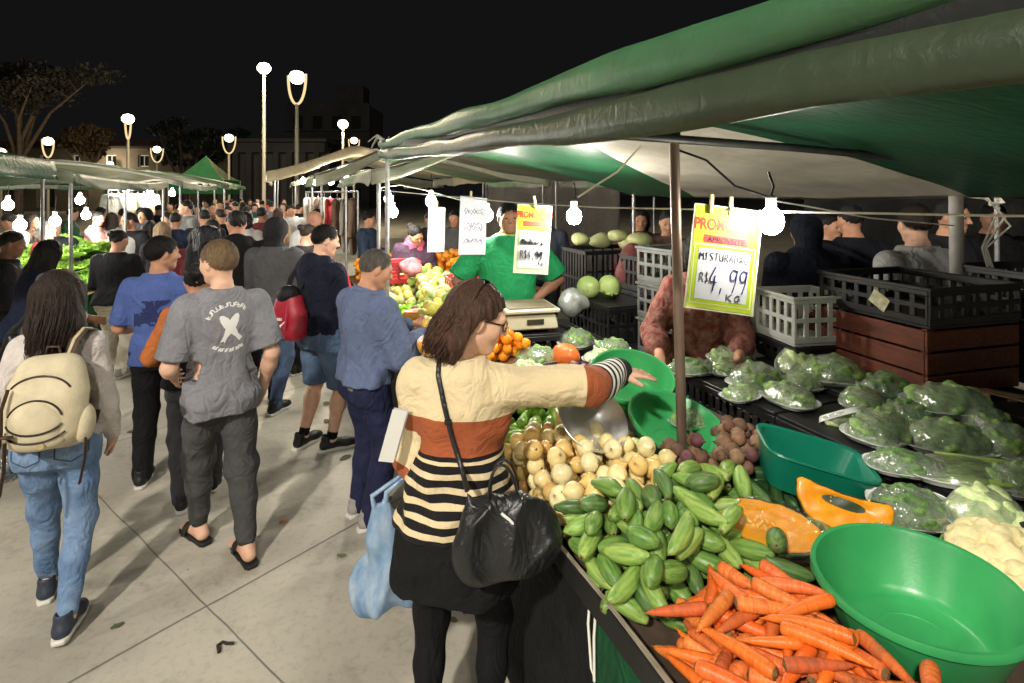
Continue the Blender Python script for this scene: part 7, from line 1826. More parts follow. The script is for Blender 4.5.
body=const_ramp(zz,.7,1.7,[(.7,BLK),(1.128,RUS),(1.245,CRE)]); isst=MT('LESS_THAN',zz,1.117)
mb_=N.new('ShaderNodeMix'); mb_.data_type='RGBA'; L.new(isst,mb_.inputs[0]); L.new(body,mb_.inputs[6]); L.new(st.outputs[2],mb_.inputs[7])
a=at.outputs['Fac']; fa=MT('FRACT',MT('DIVIDE',MT('SUBTRACT',a,.363),.033)); isa=MT('GREATER_THAN',fa,.45)
sa=N.new('ShaderNodeMix'); sa.data_type='RGBA'; L.new(isa,sa.inputs[0]); sa.inputs[6].default_value=BLK+(1,); sa.inputs[7].default_value=lin((226,222,214))+(1,)
arm=const_ramp(a,0,1,[(0,CRE),(.275,RUS),(.363,BLK)]); isas=MT('MULTIPLY',MT('GREATER_THAN',a,.363),MT('LESS_THAN',a,.518))
ma=N.new('ShaderNodeMix'); ma.data_type='RGBA'; L.new(isas,ma.inputs[0]); L.new(arm,ma.inputs[6]); L.new(sa.outputs[2],ma.inputs[7])
fin=N.new('ShaderNodeMix'); fin.data_type='RGBA'; L.new(MT('GREATER_THAN',a,.0),fin.inputs[0]); L.new(mb_.outputs[2],fin.inputs[6]); L.new(ma.outputs[2],fin.inputs[7]); L.new(fin.outputs[2],b.inputs['Base Color'])
nb=N.new('ShaderNodeTexNoise'); nb.inputs['Scale'].default_value=150; nb.inputs['Detail'].default_value=3; L.new(tc.outputs['Object'],nb.inputs['Vector']); bp=N.new('ShaderNodeBump'); bp.inputs['Strength'].default_value=.5; bp.inputs['Distance'].default_value=.005; L.new(nb.outputs['Fac'],bp.inputs['Height'])
nf=N.new('ShaderNodeTexNoise'); nf.inputs['Scale'].default_value=8; nf.inputs['Detail'].default_value=2.5; nf.inputs['Distortion'].default_value=1.4; L.new(tc.outputs['Object'],nf.inputs['Vector']); b2=N.new('ShaderNodeBump'); b2.inputs['Strength'].default_value=.30; b2.inputs['Distance'].default_value=.10; L.new(MT('ABSOLUTE',MT('SUBTRACT',nf.outputs['Fac'],.5)),b2.inputs['Height']); L.new(bp.outputs[0],b2.inputs['Normal']); L.new(b2.outputs[0],b.inputs['Normal'])
s=dict(H=1.70,fem=True,w=.97,res=.006,seed=17,hair='bob',haircol='brown',hairvol=.002,locks=420,skin='light',tuck=True,head=(-1.22,.26,.06),lean=.06,side=.03,footL=(-.11,.0,.1,0),footR=(.11,.02,-.1,0),handR=(.575,.30,1.295),elbowR=(.35,-.75,.05),handL=(-.07,.28,1.04),elbowL=(-.35,-.5,-1),palmR=(-.2,.1,-1),hdirR=(.9,.25,-.05),curlR=.16,spread=1.5,frs=.92,curlL=.8,
  tops=[dict(name='cardigan',mat=STR,infl=.024,hem=.508,sr=1.55,cuff=1.0,wr=.0085,armattr=True,slen=1.0,flare=[(.50,.128,.102),(.55,.118,.094),(.60,.106,.086),(.64,.098,.080)]),
        dict(name='tunic',mat=BLACKC,sleeve='none',hem=.400,ztop=.60,wr=.006,flare=[(.39,.130,.114),(.45,.126,.106),(.52,.116,.096),(.57,.102,.086)])],
  bottoms=[dict(mat=cloth('black leggings',lin((18,18,20))),ease=.006,hemr=.040,wr=.003)],shoes=(SH_BLACK,SH_DARK))
wom,Jw=person('woman in a cream, rust and black striped cardigan pointing at the produce',(-.19,1.95,0),R(-6),s)
# glasses
hd,Mh,hs=Jw['head'],Jw['Hm'],Jw['hs']; Lg=lambda x,y,z: tuple(hd+Mh@v3(x,y,z)*hs)
g=MB()
for sg in (-1,1):
    ring=[Lg(sg*.034+.024*math.cos(t),.098-.02*abs(sg*.034+.024*math.cos(t)),.004+.019*math.sin(t)) for t in np.linspace(0,2*math.pi,18)]
    g.tube(ring,.0024,6,cap=False); g.tube([Lg(sg*.057,.088,.010),Lg(sg*.080,.02,.012),Lg(sg*.082,-.02,.002)],.0024,6)
g.tube([Lg(-.010,.100,.008),Lg(.010,.100,.008)],.0022,6); g.build('glasses',mat('dark glasses frame',lin((40,34,32)),rough=.3),wom,smooth=60)
# what she carries
HB=cloth('black leather',lin((26,27,29)),rough=.40,spec=.5,var=.2,vscale=12,bump=.15,bscale=90,fold=.22)
hb=thing('handbag','slouchy black leather handbag with two short handles and a long strap','handbag',P(502,520,1.72),R(4)); hb.scale=(.88,.88,.90); hb.rotation_euler=(R(-4),R(-3),R(8))
q=SDF(); w1=waves(31,17,5); w2=waves(33,44,6,(1,.4,.22))
q.cone((-.105,0,-.12),(.125,0,-.125),.060,.060,k=.05); q.cone((-.115,0,-.06),(.125,0,-.07),.062,.062,k=.06); q.cone((-.10,0,.02),(.10,0,.0),.050,.052,k=.06); q.cone((-.115,.0,.10),(-.10,0,.03),.026,.04,k=.05); q.cone((.07,0,.06),(.115,0,-.02),.030,.045,k=.06); q.cone((-.04,0,.05),(.05,0,.055),.026,.028,k=.05)
q.fn(lambda X,Y,Z:.020*np.abs(w1(X,Y,Z))+.0042*w2(X,Y,Z)-.012,v3(-1,-1,-1),v3(1,1,1),op='disp')
mesh_obj('body',q.mesh('bag_body',.006),HB,hb)
def strap_mesh(pts,w,th):
    mb=MB(); mb.tube(pts,w,8,flat=th/w); return mb
for y,m in ((-.028,HB),(.03,HB)):
    pts=[]
    for t in np.linspace(0,1,15):
        a=math.pi*t; pts.append((.012-.052*math.cos(a)+.006*(1 if y>0 else -1),y*(1-.3*math.sin(a)),.035+.155*math.sin(a)**.8))
    strap_mesh(pts,.0085,.005).build('handle',m,hb,smooth=60)
mb=MB(); mb.add([(.055,-.045,.01),(.078,-.045,.015),(.072,-.036,.085),(.058,-.036,.065)],[(0,1,2,3)]); o=mb.build('lining',mat('tan lining',lin((204,170,130)),rough=.7),hb); md=o.modifiers.new('thickness','SOLIDIFY'); md.thickness=.004
mb=MB(); mb.tube([(-.006,-.058,.05),(.02,-.062,.028),(.036,-.063,.01)],.005,6); mb.build('white_edge',WHITEPL,hb)
bv=bvh_of(child(wom,'cardigan')); pts=[]
for px,py in ((443,350),(439,360),(438,375),(441,390),(444,405),(448,422),(452,438),(457,454),(462,470)):
    p=on_surface(bv,px,py,.009)
    if p: pts.append(p)
bpy.context.view_layer.update(); Mi=hb.matrix_world.inverted()
if pts:
    top0=pts[0]+Vector((.005,.035,.012)); pts=[top0]+pts+[hb.matrix_world@Vector((-.115,-.01,.115))]
    L_=[Mi@p for p in pts]; mb=strap_mesh(L_,.0095,.005); mb.build('strap',HB,hb,smooth=60)
    MB().box(L_[5],(.026,.012,.020)).build('buckle',mat('dark metal',lin((60,58,56)),rough=.3,metal=.8),hb,bevel=.003)
bpy.context.view_layer.update()
lh=wom.matrix_world@Vector(Jw['wrL'])
pb=thing('papers','folded white paper held under the woman\'s elbow','paper',P(393,436,1.86)); pb.rotation_euler=(R(4),R(15),R(20))
MB().box((0,0,0),(.050,.004,.175)).build('sheet',WHITEPL,pb); MB().box((.006,.006,.006),(.052,.004,.170)).build('back_sheet',mat('second sheet',lin((196,198,200)),rough=.6),pb)
bagm=mat('thin blue plastic',lin((120,160,200)),rough=.22,spec=.6,col2=lin((196,216,232)),vscale=18,bump=1.0,bscale=30,transl=.35,alpha=.80,stretch=(1,1,.4))
q=SDF(); w1=waves(41,30,6); w2=waves(43,58,7,(1,1,.22)); q.cone((-.05,0,-.24),(.05,0,-.25),.062,.058,k=.05); q.ell((0,0,-.19),(.10,.07,.09),None,k=.05); q.cone((-.012,0,.10),(0,0,-.12),.010,.055,k=.05); q.cone((.012,0,.10),(0,0,-.10),.009,.045,k=.02); q.fn(lambda X,Y,Z:.013*np.abs(w1(X,Y,Z))+.006*w2(X,Y,Z)*np.clip((.06-Z)*4,0,1)-.008,v3(-1,-1,-1),v3(1,1,1),op='disp')
o=mesh_obj('plastic_bag',q.mesh('plastic_bag',.008),bagm); o.location=P(382,526,2.10); o.scale=(1.35,1.2,1.05); o.rotation_euler=(R(4),R(-6),.3); tag(o,'thin blue plastic shopping bag hanging beside the woman\'s black tunic','plastic bag')
bpy.context.view_layer.update(); Mi=o.matrix_world.inverted(); hpt=Mi@(wom.matrix_world@Vector(Jw['wrL'])+Vector((0,0,-.03)))
for dx in (-.012,.014): MB().tube([(dx,0,.06),(dx*1.5,.0,.12),Vector((dx*1.5,.02,.12)).lerp(hpt,.5),hpt],[.010,.008,.006,.006],7).build('handle',bagm,o,smooth=60)
# girl's backpack
CREAM=mat('cream canvas',lin((198,186,156)),rough=.75,var=.10,vscale=16,bump=.3,bscale=140); BROWN=mat('brown webbing',lin((74,54,40)),rough=.75,var=.2,vscale=30,bump=.3,bscale=160); ZIP=mat('dark zip',lin((40,32,26)),rough=.5)
bk_=thing('backpack','cream canvas backpack with brown straps on the young woman\'s back','backpack',(0,0,0))
bpy.context.view_layer.update(); bk_.matrix_world=girl.matrix_world@Matrix.Translation((.02,-.185,1.10))@Euler((R(-4),R(3),R(-4))).to_matrix().to_4x4()
q=SDF(); w1=waves(51,20,6)
q.cone((-.085,0,-.13),(.085,0,-.13),.075,.075,k=.06); q.cone((-.08,0,.02),(.08,0,.02),.075,.075,k=.08); q.cone((-.06,0,.12),(.06,0,.12),.062,.062,k=.08); q.ell((0,-.03,-.07),(.135,.085,.13),None,k=.06)
q.fn(lambda X,Y,Z:.004*w1(X,Y,Z),v3(-1,-1,-1),v3(1,1,1),op='disp'); mesh_obj('body',q.mesh('pack_body',.007),CREAM,bk_)
q=SDF(); q.ell((0,-.085,-.085),(.105,.050,.095),None,k=.03); q.ell((0,-.075,-.16),(.11,.045,.05),None,k=.03); w3=waves(52,26,6); q.fn(lambda X,Y,Z:.003*w3(X,Y,Z),v3(-1,-1,-1),v3(1,1,1),op='disp'); mesh_obj('front_pocket',q.mesh('front_pocket',.007),CREAM,bk_)
q=SDF(); q.ell((-.15,-.01,-.12),(.04,.055,.085),None,k=.03); mesh_obj('side_pocket',q.mesh('side_pocket',.008),CREAM,bk_)
q=SDF(); q.ell((.15,-.01,-.12),(.04,.055,.085),None,k=.03); mesh_obj('side_pocket',q.mesh('side_pocket',.008),CREAM,bk_)
bpb=[bvh_of(c) for c in bk_.children]; Mw=bk_.matrix_world.copy()
def lay(x,z):
    o0=Mw@Vector((x,-.5,z)); d=(Mw.to_3x3()@Vector((0,1,0))).normalized(); best=None
    for t in bpb:
        h=t.ray_cast(o0,d)
        if h[0] and (best is None or h[3]<best[1]): best=(h[0],h[3])
    return Mw.inverted()@(best[0]-d*.003) if best else None
for cx,cz,rx,rz_,a0,a1 in ((0,.02,.118,.085,25,155),(0,-.075,.098,.085,15,165),(0,-.075,.10,.050,195,345),(0,-.105,.115,.055,200,340)):
    pts=[lay(cx+rx*math.cos(R(t)),cz+rz_*math.sin(R(t))) for t in np.linspace(a0,a1,22)]; pts=[p for p in pts if p]
    if len(pts)>3: MB().tube(pts,.0042,6).build('zip',ZIP,bk_,smooth=60)
for sg in (-1,1):
    sp_=[(sg*.050,.03,.165),(sg*.062,.055,.235),(sg*.078,.10,.275),(sg*.088,.17,.262),(sg*.092,.24,.20),(sg*.10,.26,.08),(sg*.13,.20,-.06),(sg*.15,.06,-.15)]
    mb=MB(); P_=[Vector(p) for p in sp_]; mb.tube(P_,.026,8,flat=.28); mb.build('shoulder_strap',BROWN,bk_,smooth=60)
    mb=MB(); mb.tube([p+Vector((-.0,-.004,.006)) for p in P_[:5]],.007,6); mb.build('strap_piping',CREAM,bk_,smooth=60)
    x=-.085 if sg<0 else .165
    MB().tube([(x,-.03 if sg>0 else -.13,-.15),(x+.01,-.05 if sg>0 else -.14,-.26),(x-.005,-.04 if sg>0 else -.12,-.37)],.014,8,flat=.3).build('loose_strap',BROWN,bk_,smooth=60)
mb=MB(); mb.tube([(-.105,-.10,.06),(-.115,-.115,-.02),(-.10,-.135,-.10),(-.095,-.15,-.16),(-.115,-.13,-.22)],.013,8,flat=.4); mb.tube([(-.12,-.12,-.13),(-.06,-.155,-.12)],.016,8,flat=.5); mb.build('buckle_strap',BROWN,bk_,smooth=60)
mb=MB(); mb.tube([(-.03,.02,.17),(-.02,.01,.215),(.02,.01,.215),(.03,.02,.17)],.009,8,flat=.5); mb.build('grab_handle',BROWN,bk_,smooth=60)
p=lay(.035,-.175); MB().lathe([(0,0),(.014,0),(.014,.003),(0,.003)],14,Matrix.Translation(p or Vector((.035,-.13,-.175)))@Euler((R(90),0,0)).to_matrix().to_4x4()).build('round_badge',mat('tan badge',lin((168,150,110)),rough=.6),bk_)
# her shiny patterned bag
SILV=mat('silver patterned film',lin((170,172,176)),rough=.25,metal=.6,col2=lin((70,72,76)),vscale=60,detail=2,bump=.6,bscale=60)
q=SDF(); w1=waves(61,26,6); q.cone((0,0,.12),(0,0,-.10),.045,.075,k=.02); q.ell((0,0,-.10),(.08,.06,.10),None,k=.04); q.fn(lambda X,Y,Z:.012*np.abs(w1(X,Y,Z))-.006,v3(-1,-1,-1),v3(1,1,1),op='disp')
o=mesh_obj('shopping_bag',q.mesh('shopping_bag',.010),SILV); o.location=P(5,440,2.62); tag(o,'silvery patterned bag carried at the young woman\'s side','shopping bag')
# the red backpack
REDB=mat('red nylon',lin((150,26,44)),rough=.5,var=.12,vscale=20,bump=.3,bscale=60)
rb=thing('backpack','small red backpack with a white tick hanging low on the navy hoodie','backpack',(0,0,0)); bpy.context.view_layer.update()
rb.matrix_world=rman.matrix_world@Matrix.Translation((-.045,-.235,1.10))@Euler((R(-6),R(-5),R(14))).to_matrix().to_4x4()
q=SDF(); w1=waves(71,18,6); q.cone((-.07,0,-.14),(.07,0,-.14),.075,.075,k=.06); q.cone((-.075,0,-.02),(.075,0,-.02),.078,.078,k=.08); q.cone((-.05,0,.09),(.05,0,.09),.06,.06,k=.08); q.fn(lambda X,Y,Z:.005*w1(X,Y,Z),v3(-1,-1,-1),v3(1,1,1),op='disp'); mesh_obj('body',q.mesh('pack_body',.008),REDB,rb)
q=SDF(); q.ell((0,-.01,.13),(.10,.07,.075),None,k=.02); q.fn(lambda X,Y,Z:.005*w1(X,Y,Z),v3(-1,-1,-1),v3(1,1,1),op='disp'); mesh_obj('flap',q.mesh('flap',.009),cloth('black nylon',lin((26,26,28)),rough=.6),rb)
MB().tube([(.055,-.05,.10),(.065,-.08,.0),(.05,-.085,-.12)],.018,8,flat=.35).build('side_strip',mat('rose strip',lin((176,52,76)),rough=.5),rb,smooth=60)
for sg in (-1,1): MB().tube([(sg*.06,.04,.17),(sg*.075,.09,.26),(sg*.09,.16,.33),(sg*.10,.26,.33),(sg*.105,.36,.22)],.024,8,flat=.3).build('shoulder_strap',cloth('black nylon strap',lin((28,28,30))),rb,smooth=60)
bpb=[bvh_of(child(rb,'body'))]; Mw=rb.matrix_world.copy()
tick=[(-.060,-.075),(-.045,-.115),(-.020,-.118),(.055,-.050),(-.018,-.090),(-.038,-.090)]
bm=bmesh.new(); vs=[bm.verts.new(lay(x-.005,z) or (x,-.09,z)) for x,z in tick]; bm.faces.new(vs); m=bpy.data.meshes.new('white_tick'); bm.to_mesh(m); bm.free(); m.materials.append(PRW); o=link(bpy.data.objects.new('white_tick',m)); o.parent=rb
md=o.modifiers.new('thickness','SOLIDIFY'); md.thickness=.006
mb=MB()
for i in range(4): mb.box(lay(-.052+.018*i,-.045) or (0,-.09,-.05),(.010,.006,.022))
mb.build('lettering',PRW,rb)
# 7 the vendor in green
s=dict(H=1.80,res=.009,seed=18,w=1.22,belly=.03,hair='short',haircol='black',skin='brown',head=(.12,.05,0),handR=(.205,.10,1.02),handL=(-.205,.10,1.02),elbowR=(1,-.35,-.1),elbowL=(-1,-.35,-.1),hdirR=(-.6,.6,-.6),hdirL=(.6,.6,-.6),footL=(-.14,0,.2,0),footR=(.14,0,-.2,0),
  tops=[dict(mat=cloth('green polo',lin((30,124,74)),var=.12),sleeve='short',infl=.030,hem=.48,sr=1.7,slen=.9,wr=.006),dict(name='collar',mat=cloth('yellow green collar',lin((150,160,84))),sleeve='none',hem=.80,ztop=.852,infl=.014,wr=.001)],bottoms=[dict(mat=NAVY,ease=.02,hemr=.06)],shoes=(SH_BLACK,SH_DARK))
vend,_=person('vendor in a green polo shirt standing hands on hips behind the scale',(-.03,4.50,.14),R(184),s)
o=MB().box((0,0,.07),(1.1,.9,.14)).build('pallet',GREYWOOD,None,bevel=.005); o.location=(.09,4.55,0); tag(o,'low wooden standing board beneath the green shirt vendor','pallet')
# red patterned vendor behind the pole
REDP=cloth('red patterned blouse',lin((112,40,36)),col2=lin((150,112,100)),vscale=26)
s=dict(H=1.68,fem=True,w=.95,res=.009,seed=19,hair='bob',haircol='black',skin='tan',head=(.3,.15,0),lean=.05,handR=(.24,.30,.98),handL=(-.18,.30,1.0),hdirR=(.0,.6,-.8),palmR=(-.3,-.6,-.6),tops=[dict(mat=REDP,infl=.028,hem=.50,sr=1.8,slen=.62,wr=.007)],bottoms=[dict(mat=BLACKC)],shoes=(SH_BLACK,SH_DARK))
person('seller in a red patterned blouse standing behind the pole',(1.13,3.40,.10),R(168),s)
o=MB().box((0,0,.05),(.9,.7,.10)).build('pallet',GREYWOOD,None,bevel=.005); o.location=(1.13,3.44,0); tag(o,'low wooden standing board beneath the red patterned seller','pallet')

# ------------------------------------------------------------------ the rest of the crowd
_cm={}
def C(rgb):
    if rgb not in _cm: _cm[rgb]=cloth('crowd %d %d %d'%rgb,lin(rgb),var=.15)
    return _cm[rgb]
JE=(52,62,92); BK=(24,24,27); DG=(58,58,62); NV=(30,36,58); WH=(206,202,196); RD=(160,40,46); GY=(128,128,126); BR=(96,72,56); PK=(206,150,148); LB=(140,176,204); MR=(92,36,44); TL=(60,96,96); BE=(170,150,120); GN=(56,92,66)
def crowd(px,Y,H,head,label,top=BK,bot=JE,fem=False,hair=None,hc='black',skin='tan',sleeve='long',z=0,res=None,group=None,shoe=0,tops=None,**k):
    p=P(px,HOR,Y); sd=int(px*7+Y*31)%997; r=np.random.default_rng(sd)
    st=r.uniform(-.16,.16)
    s=dict(H=H,fem=fem,res=res or (.012 if Y<8 else .015 if Y<13 else .021),seed=sd,hair=hair or ('long' if fem else 'short'),haircol=hc,skin=skin,w=k.pop('w',r.uniform(.98,1.14)),lean=k.pop('lean',r.uniform(0,.07)),head=k.pop('hd',(r.uniform(-.6,.6),r.uniform(-.05,.3),0)),
      footL=(-.09,st,.15,0),footR=(.09,-st,-.15,0),tops=tops or [dict(mat=C(top),sleeve=sleeve,infl=.026,sr=1.5,hem=.49,**({'hood':k.pop('hood')} if 'hood' in k else {}))],bottoms=[dict(mat=C(bot),ease=.018,hemr=.055)],shoes=((SH_BLACK,SH_WHITE),(SH_GREY,SH_WHITE),(SH_BLACK,SH_DARK))[shoe%3])
    if r.random()<.5 and 'handR' not in k: s['handR']=(.16,.30,H*.62); s['handL']=(-.16,.30,H*.60)
    s.update(k)
    o,_=person(label,(p.x,Y,z),R(head),s,group); return o
def child_apron(o,m): pass
# near and middle distance, one by one
crowd(116,6.15,1.60,12,'woman in a black top and white trousers, hair tied up, at the lettuces',BK,(214,206,188),True,'bun',hd=(-.35,.2,0),shoe=1,w=1.15)
crowd(131,7.9,1.74,168,'man in a dark jacket with a grey front, facing the woman in white trousers',(44,44,48),(60,60,64),skin='tan',tops=[dict(mat=two_tone(cloth('dark jacket grey front',lin((40,40,44))),'Y',.10,lin((150,148,146))),infl=.026,sr=1.5,hem=.5)],hd=(-.5,.1,0))
crowd(187,9.6,1.90,150,'tall person in a grey long sleeved top looking over the crowd beside the gazebo',GY,DG,skin='light',hd=(-.4,0,0))
crowd(162,7.2,1.64,20,'woman with fair streaked hair behind the blue T-shirt',(36,34,40),JE,True,'long','sandy','light')
crowd(238,5.35,1.86,15,'broad man all in black seen from behind beyond the grey T-shirt',(17,17,19),BK,w=1.28,hc='black',hd=(.5,.1,0),hood='down',res=.010)
crowd(275,5.25,1.78,-5,'person in a dark grey hoodie with the black hood up',(74,74,76),(70,86,112),tops=[dict(mat=C((74,74,76)),infl=.03,sr=1.7,hem=.45),dict(name='hood',mat=C((28,28,30)),sleeve='none',hem=.80,infl=.012,hood='up',wr=.002)],res=.010,w=1.08,hd=(-.1,.15,0))
crowd(299,7.0,1.83,-40,'bald man in a white and black jacket leaning towards the stalls',WH,BK,hair='bald',skin='brown',lean=.25,hd=(-.6,.3,0),tops=[dict(mat=two_tone(cloth('white jacket black side',lin((206,204,200))),'X',.10,lin((24,24,26))),infl=.03,sr=1.6,hem=.5)])
crowd(304,6.35,1.66,-30,'woman with a dark bun and pale collar behind the navy hoodie',(60,56,58),BK,True,'bun',hc='dark',skin='light')
crowd(213,6.6,1.70,18,'person carrying a big black bag, left of the broad man in black',(34,33,36),BK,hair='short',hd=(.4,.1,0))
crowd(196,6.9,1.58,25,'child in bright red trousers glimpsed behind the orange sweater',(90,34,40),(190,40,58),True,'pony')
crowd(22,4.55,1.64,-30,'person in a navy shirt with white sleeves bending over dark bags',NV,BK,True,'long','black','brown',lean=.30,handR=(.20,.42,.92),handL=(-.10,.45,.90),tops=[dict(mat=C((196,192,190)),infl=.018,sr=1.5,hem=.55,slen=.55),dict(name='vest',mat=C(NV),sleeve='none',infl=.03,hem=.48)],res=.010)
crowd(2,5.1,1.66,-50,'dark dressed person at the very edge beside the navy shirt',(36,36,40),BK,hair='short',skin='brown',lean=.1)
crowd(44,6.9,1.66,-60,'woman in a red jacket with grey hair standing at the lettuce table',(150,40,52),DG,True,'bob','grey','light',w=1.1)
crowd(54,7.5,1.68,-150,'lettuce seller in a dark jacket and dark cap with a flushed face',(44,46,52),BK,skin='light',cap=C((30,30,32)),hd=(-.2,.2,0),handR=(.2,.34,1.05),handL=(-.2,.34,1.05))
crowd(90,9.6,1.70,-75,'seller in a pink sweater stretching both arms over the oranges',PK,DG,True,'bun',skin='tan',handR=(.25,.5,1.15),handL=(-.15,.52,1.15),lean=.2)
crowd(123,11.2,1.70,40,'person in a light blue shirt below the hanging white shirts',LB,JE,skin='tan')
crowd(146,9.2,1.76,160,'person in a black hooded coat facing out below the hanging shirts',(22,22,25),BK,hood='up')
crowd(168,10.4,1.66,170,'woman in a pale pink blouse walking this way',(206,176,176),JE,True,'long','dark','light')
crowd(414,6.75,1.62,-170,'seller in dark clothes with a pink scarf bending over the fruit',(52,44,56),BK,True,'bun',lean=.55,skin='tan',tops=[dict(mat=C((70,52,68)),infl=.026,sr=1.5,hem=.5),dict(name='scarf',mat=C((206,92,122)),sleeve='none',hem=.76,infl=.022,ztop=.87,wr=.006,hood='down')],res=.011,z=.12)
crowd(440,9.0,1.76,150,'seller in a black jacket reaching over the oranges',(34,36,40),BK,lean=.35,skin='tan',res=.012)
crowd(368,8.8,1.72,-100,'dim figure in blue grey at the far clothes stall',(52,64,84),BK,skin='tan')
for px,Y,H,hd,lab,t,b_,fm,hr,hc,sk in ((70,11.5,1.70,-60,'shopper in a dark green coat at the far side of the lettuces',GN,BK,0,None,'black','tan'),
 (30,9.0,1.68,-70,'shopper in brown behind the red jacket',BR,BK,1,'long','dark','tan'),(14,8.2,1.72,100,'seller in a white apron behind the navy shirt',WH,BK,0,None,'black','brown'),(100,13.0,1.70,-30,'shopper in maroon beyond the pink sweater',MR,JE,1,'bob','black','tan'),
 (112,10.0,1.66,30,'shopper in grey beside the light blue shirt',GY,BK,1,'long','dark','light'),(150,8.0,1.62,10,'woman in a black coat and pony tail beside the fair haired woman',BK,BK,1,'pony','black','tan'),(175,8.4,1.72,20,'man in a dark blue coat just beyond the blue T-shirt',NV,JE,0,None,'black','tan')):
    crowd(px,Y,H,hd,lab,t,b_,bool(fm),hr,hc,sk,shoe=int(px))
# people behind the near stall
crowd(916,3.75,1.95,12,'man in a grey T-shirt with cropped hair seen from behind the black crate',(170,170,168),NV,skin='light',hc='dark',sleeve='short',hd=(-.3,.1,0),res=.009,w=1.12)
crowd(948,4.3,1.98,-160,'dim man with a flushed face beside the thick post',(30,30,34),BK,skin='tan',hd=(.2,.1,0),res=.011)
crowd(852,4.7,1.93,0,'tall dark figure in black between the price card and the grey T-shirt',(22,24,32),BK,hd=(.1,.1,0),res=.011,w=1.2)
crowd(806,4.3,1.86,5,'person in dark blue with the hood up behind the grey crates',(26,30,42),BK,hood='up',hd=(.1,.1,0),res=.011,w=1.25)
crowd(830,5.6,1.80,170,'person with white shirt front in the dim row behind',(150,148,146),BK,res=.013)
crowd(990,4.9,1.95,175,'dark figure with crossed arms beyond the thick post',(26,24,26),BK,skin='tan',res=.012,w=1.2)
crowd(640,6.3,1.86,170,'person in dim red among the far crates behind the vendor',(84,50,52),BK,True,'bob',res=.013)
crowd(722,5.2,1.84,-150,'shadowy person behind the large price card',(60,52,54),BK,True,'long',res=.013)
crowd(668,5.6,1.86,165,'shadowy shopper in brown behind the pole',(92,70,60),BK,res=.013)
crowd(455,8.6,1.75,175,'dim figure in grey behind the hanging cards',(88,88,90),BK,res=.015)
crowd(545,7.2,1.84,160,'dim figure in dull blue behind the bulb by the vendor',(60,64,78),BK,res=.014)
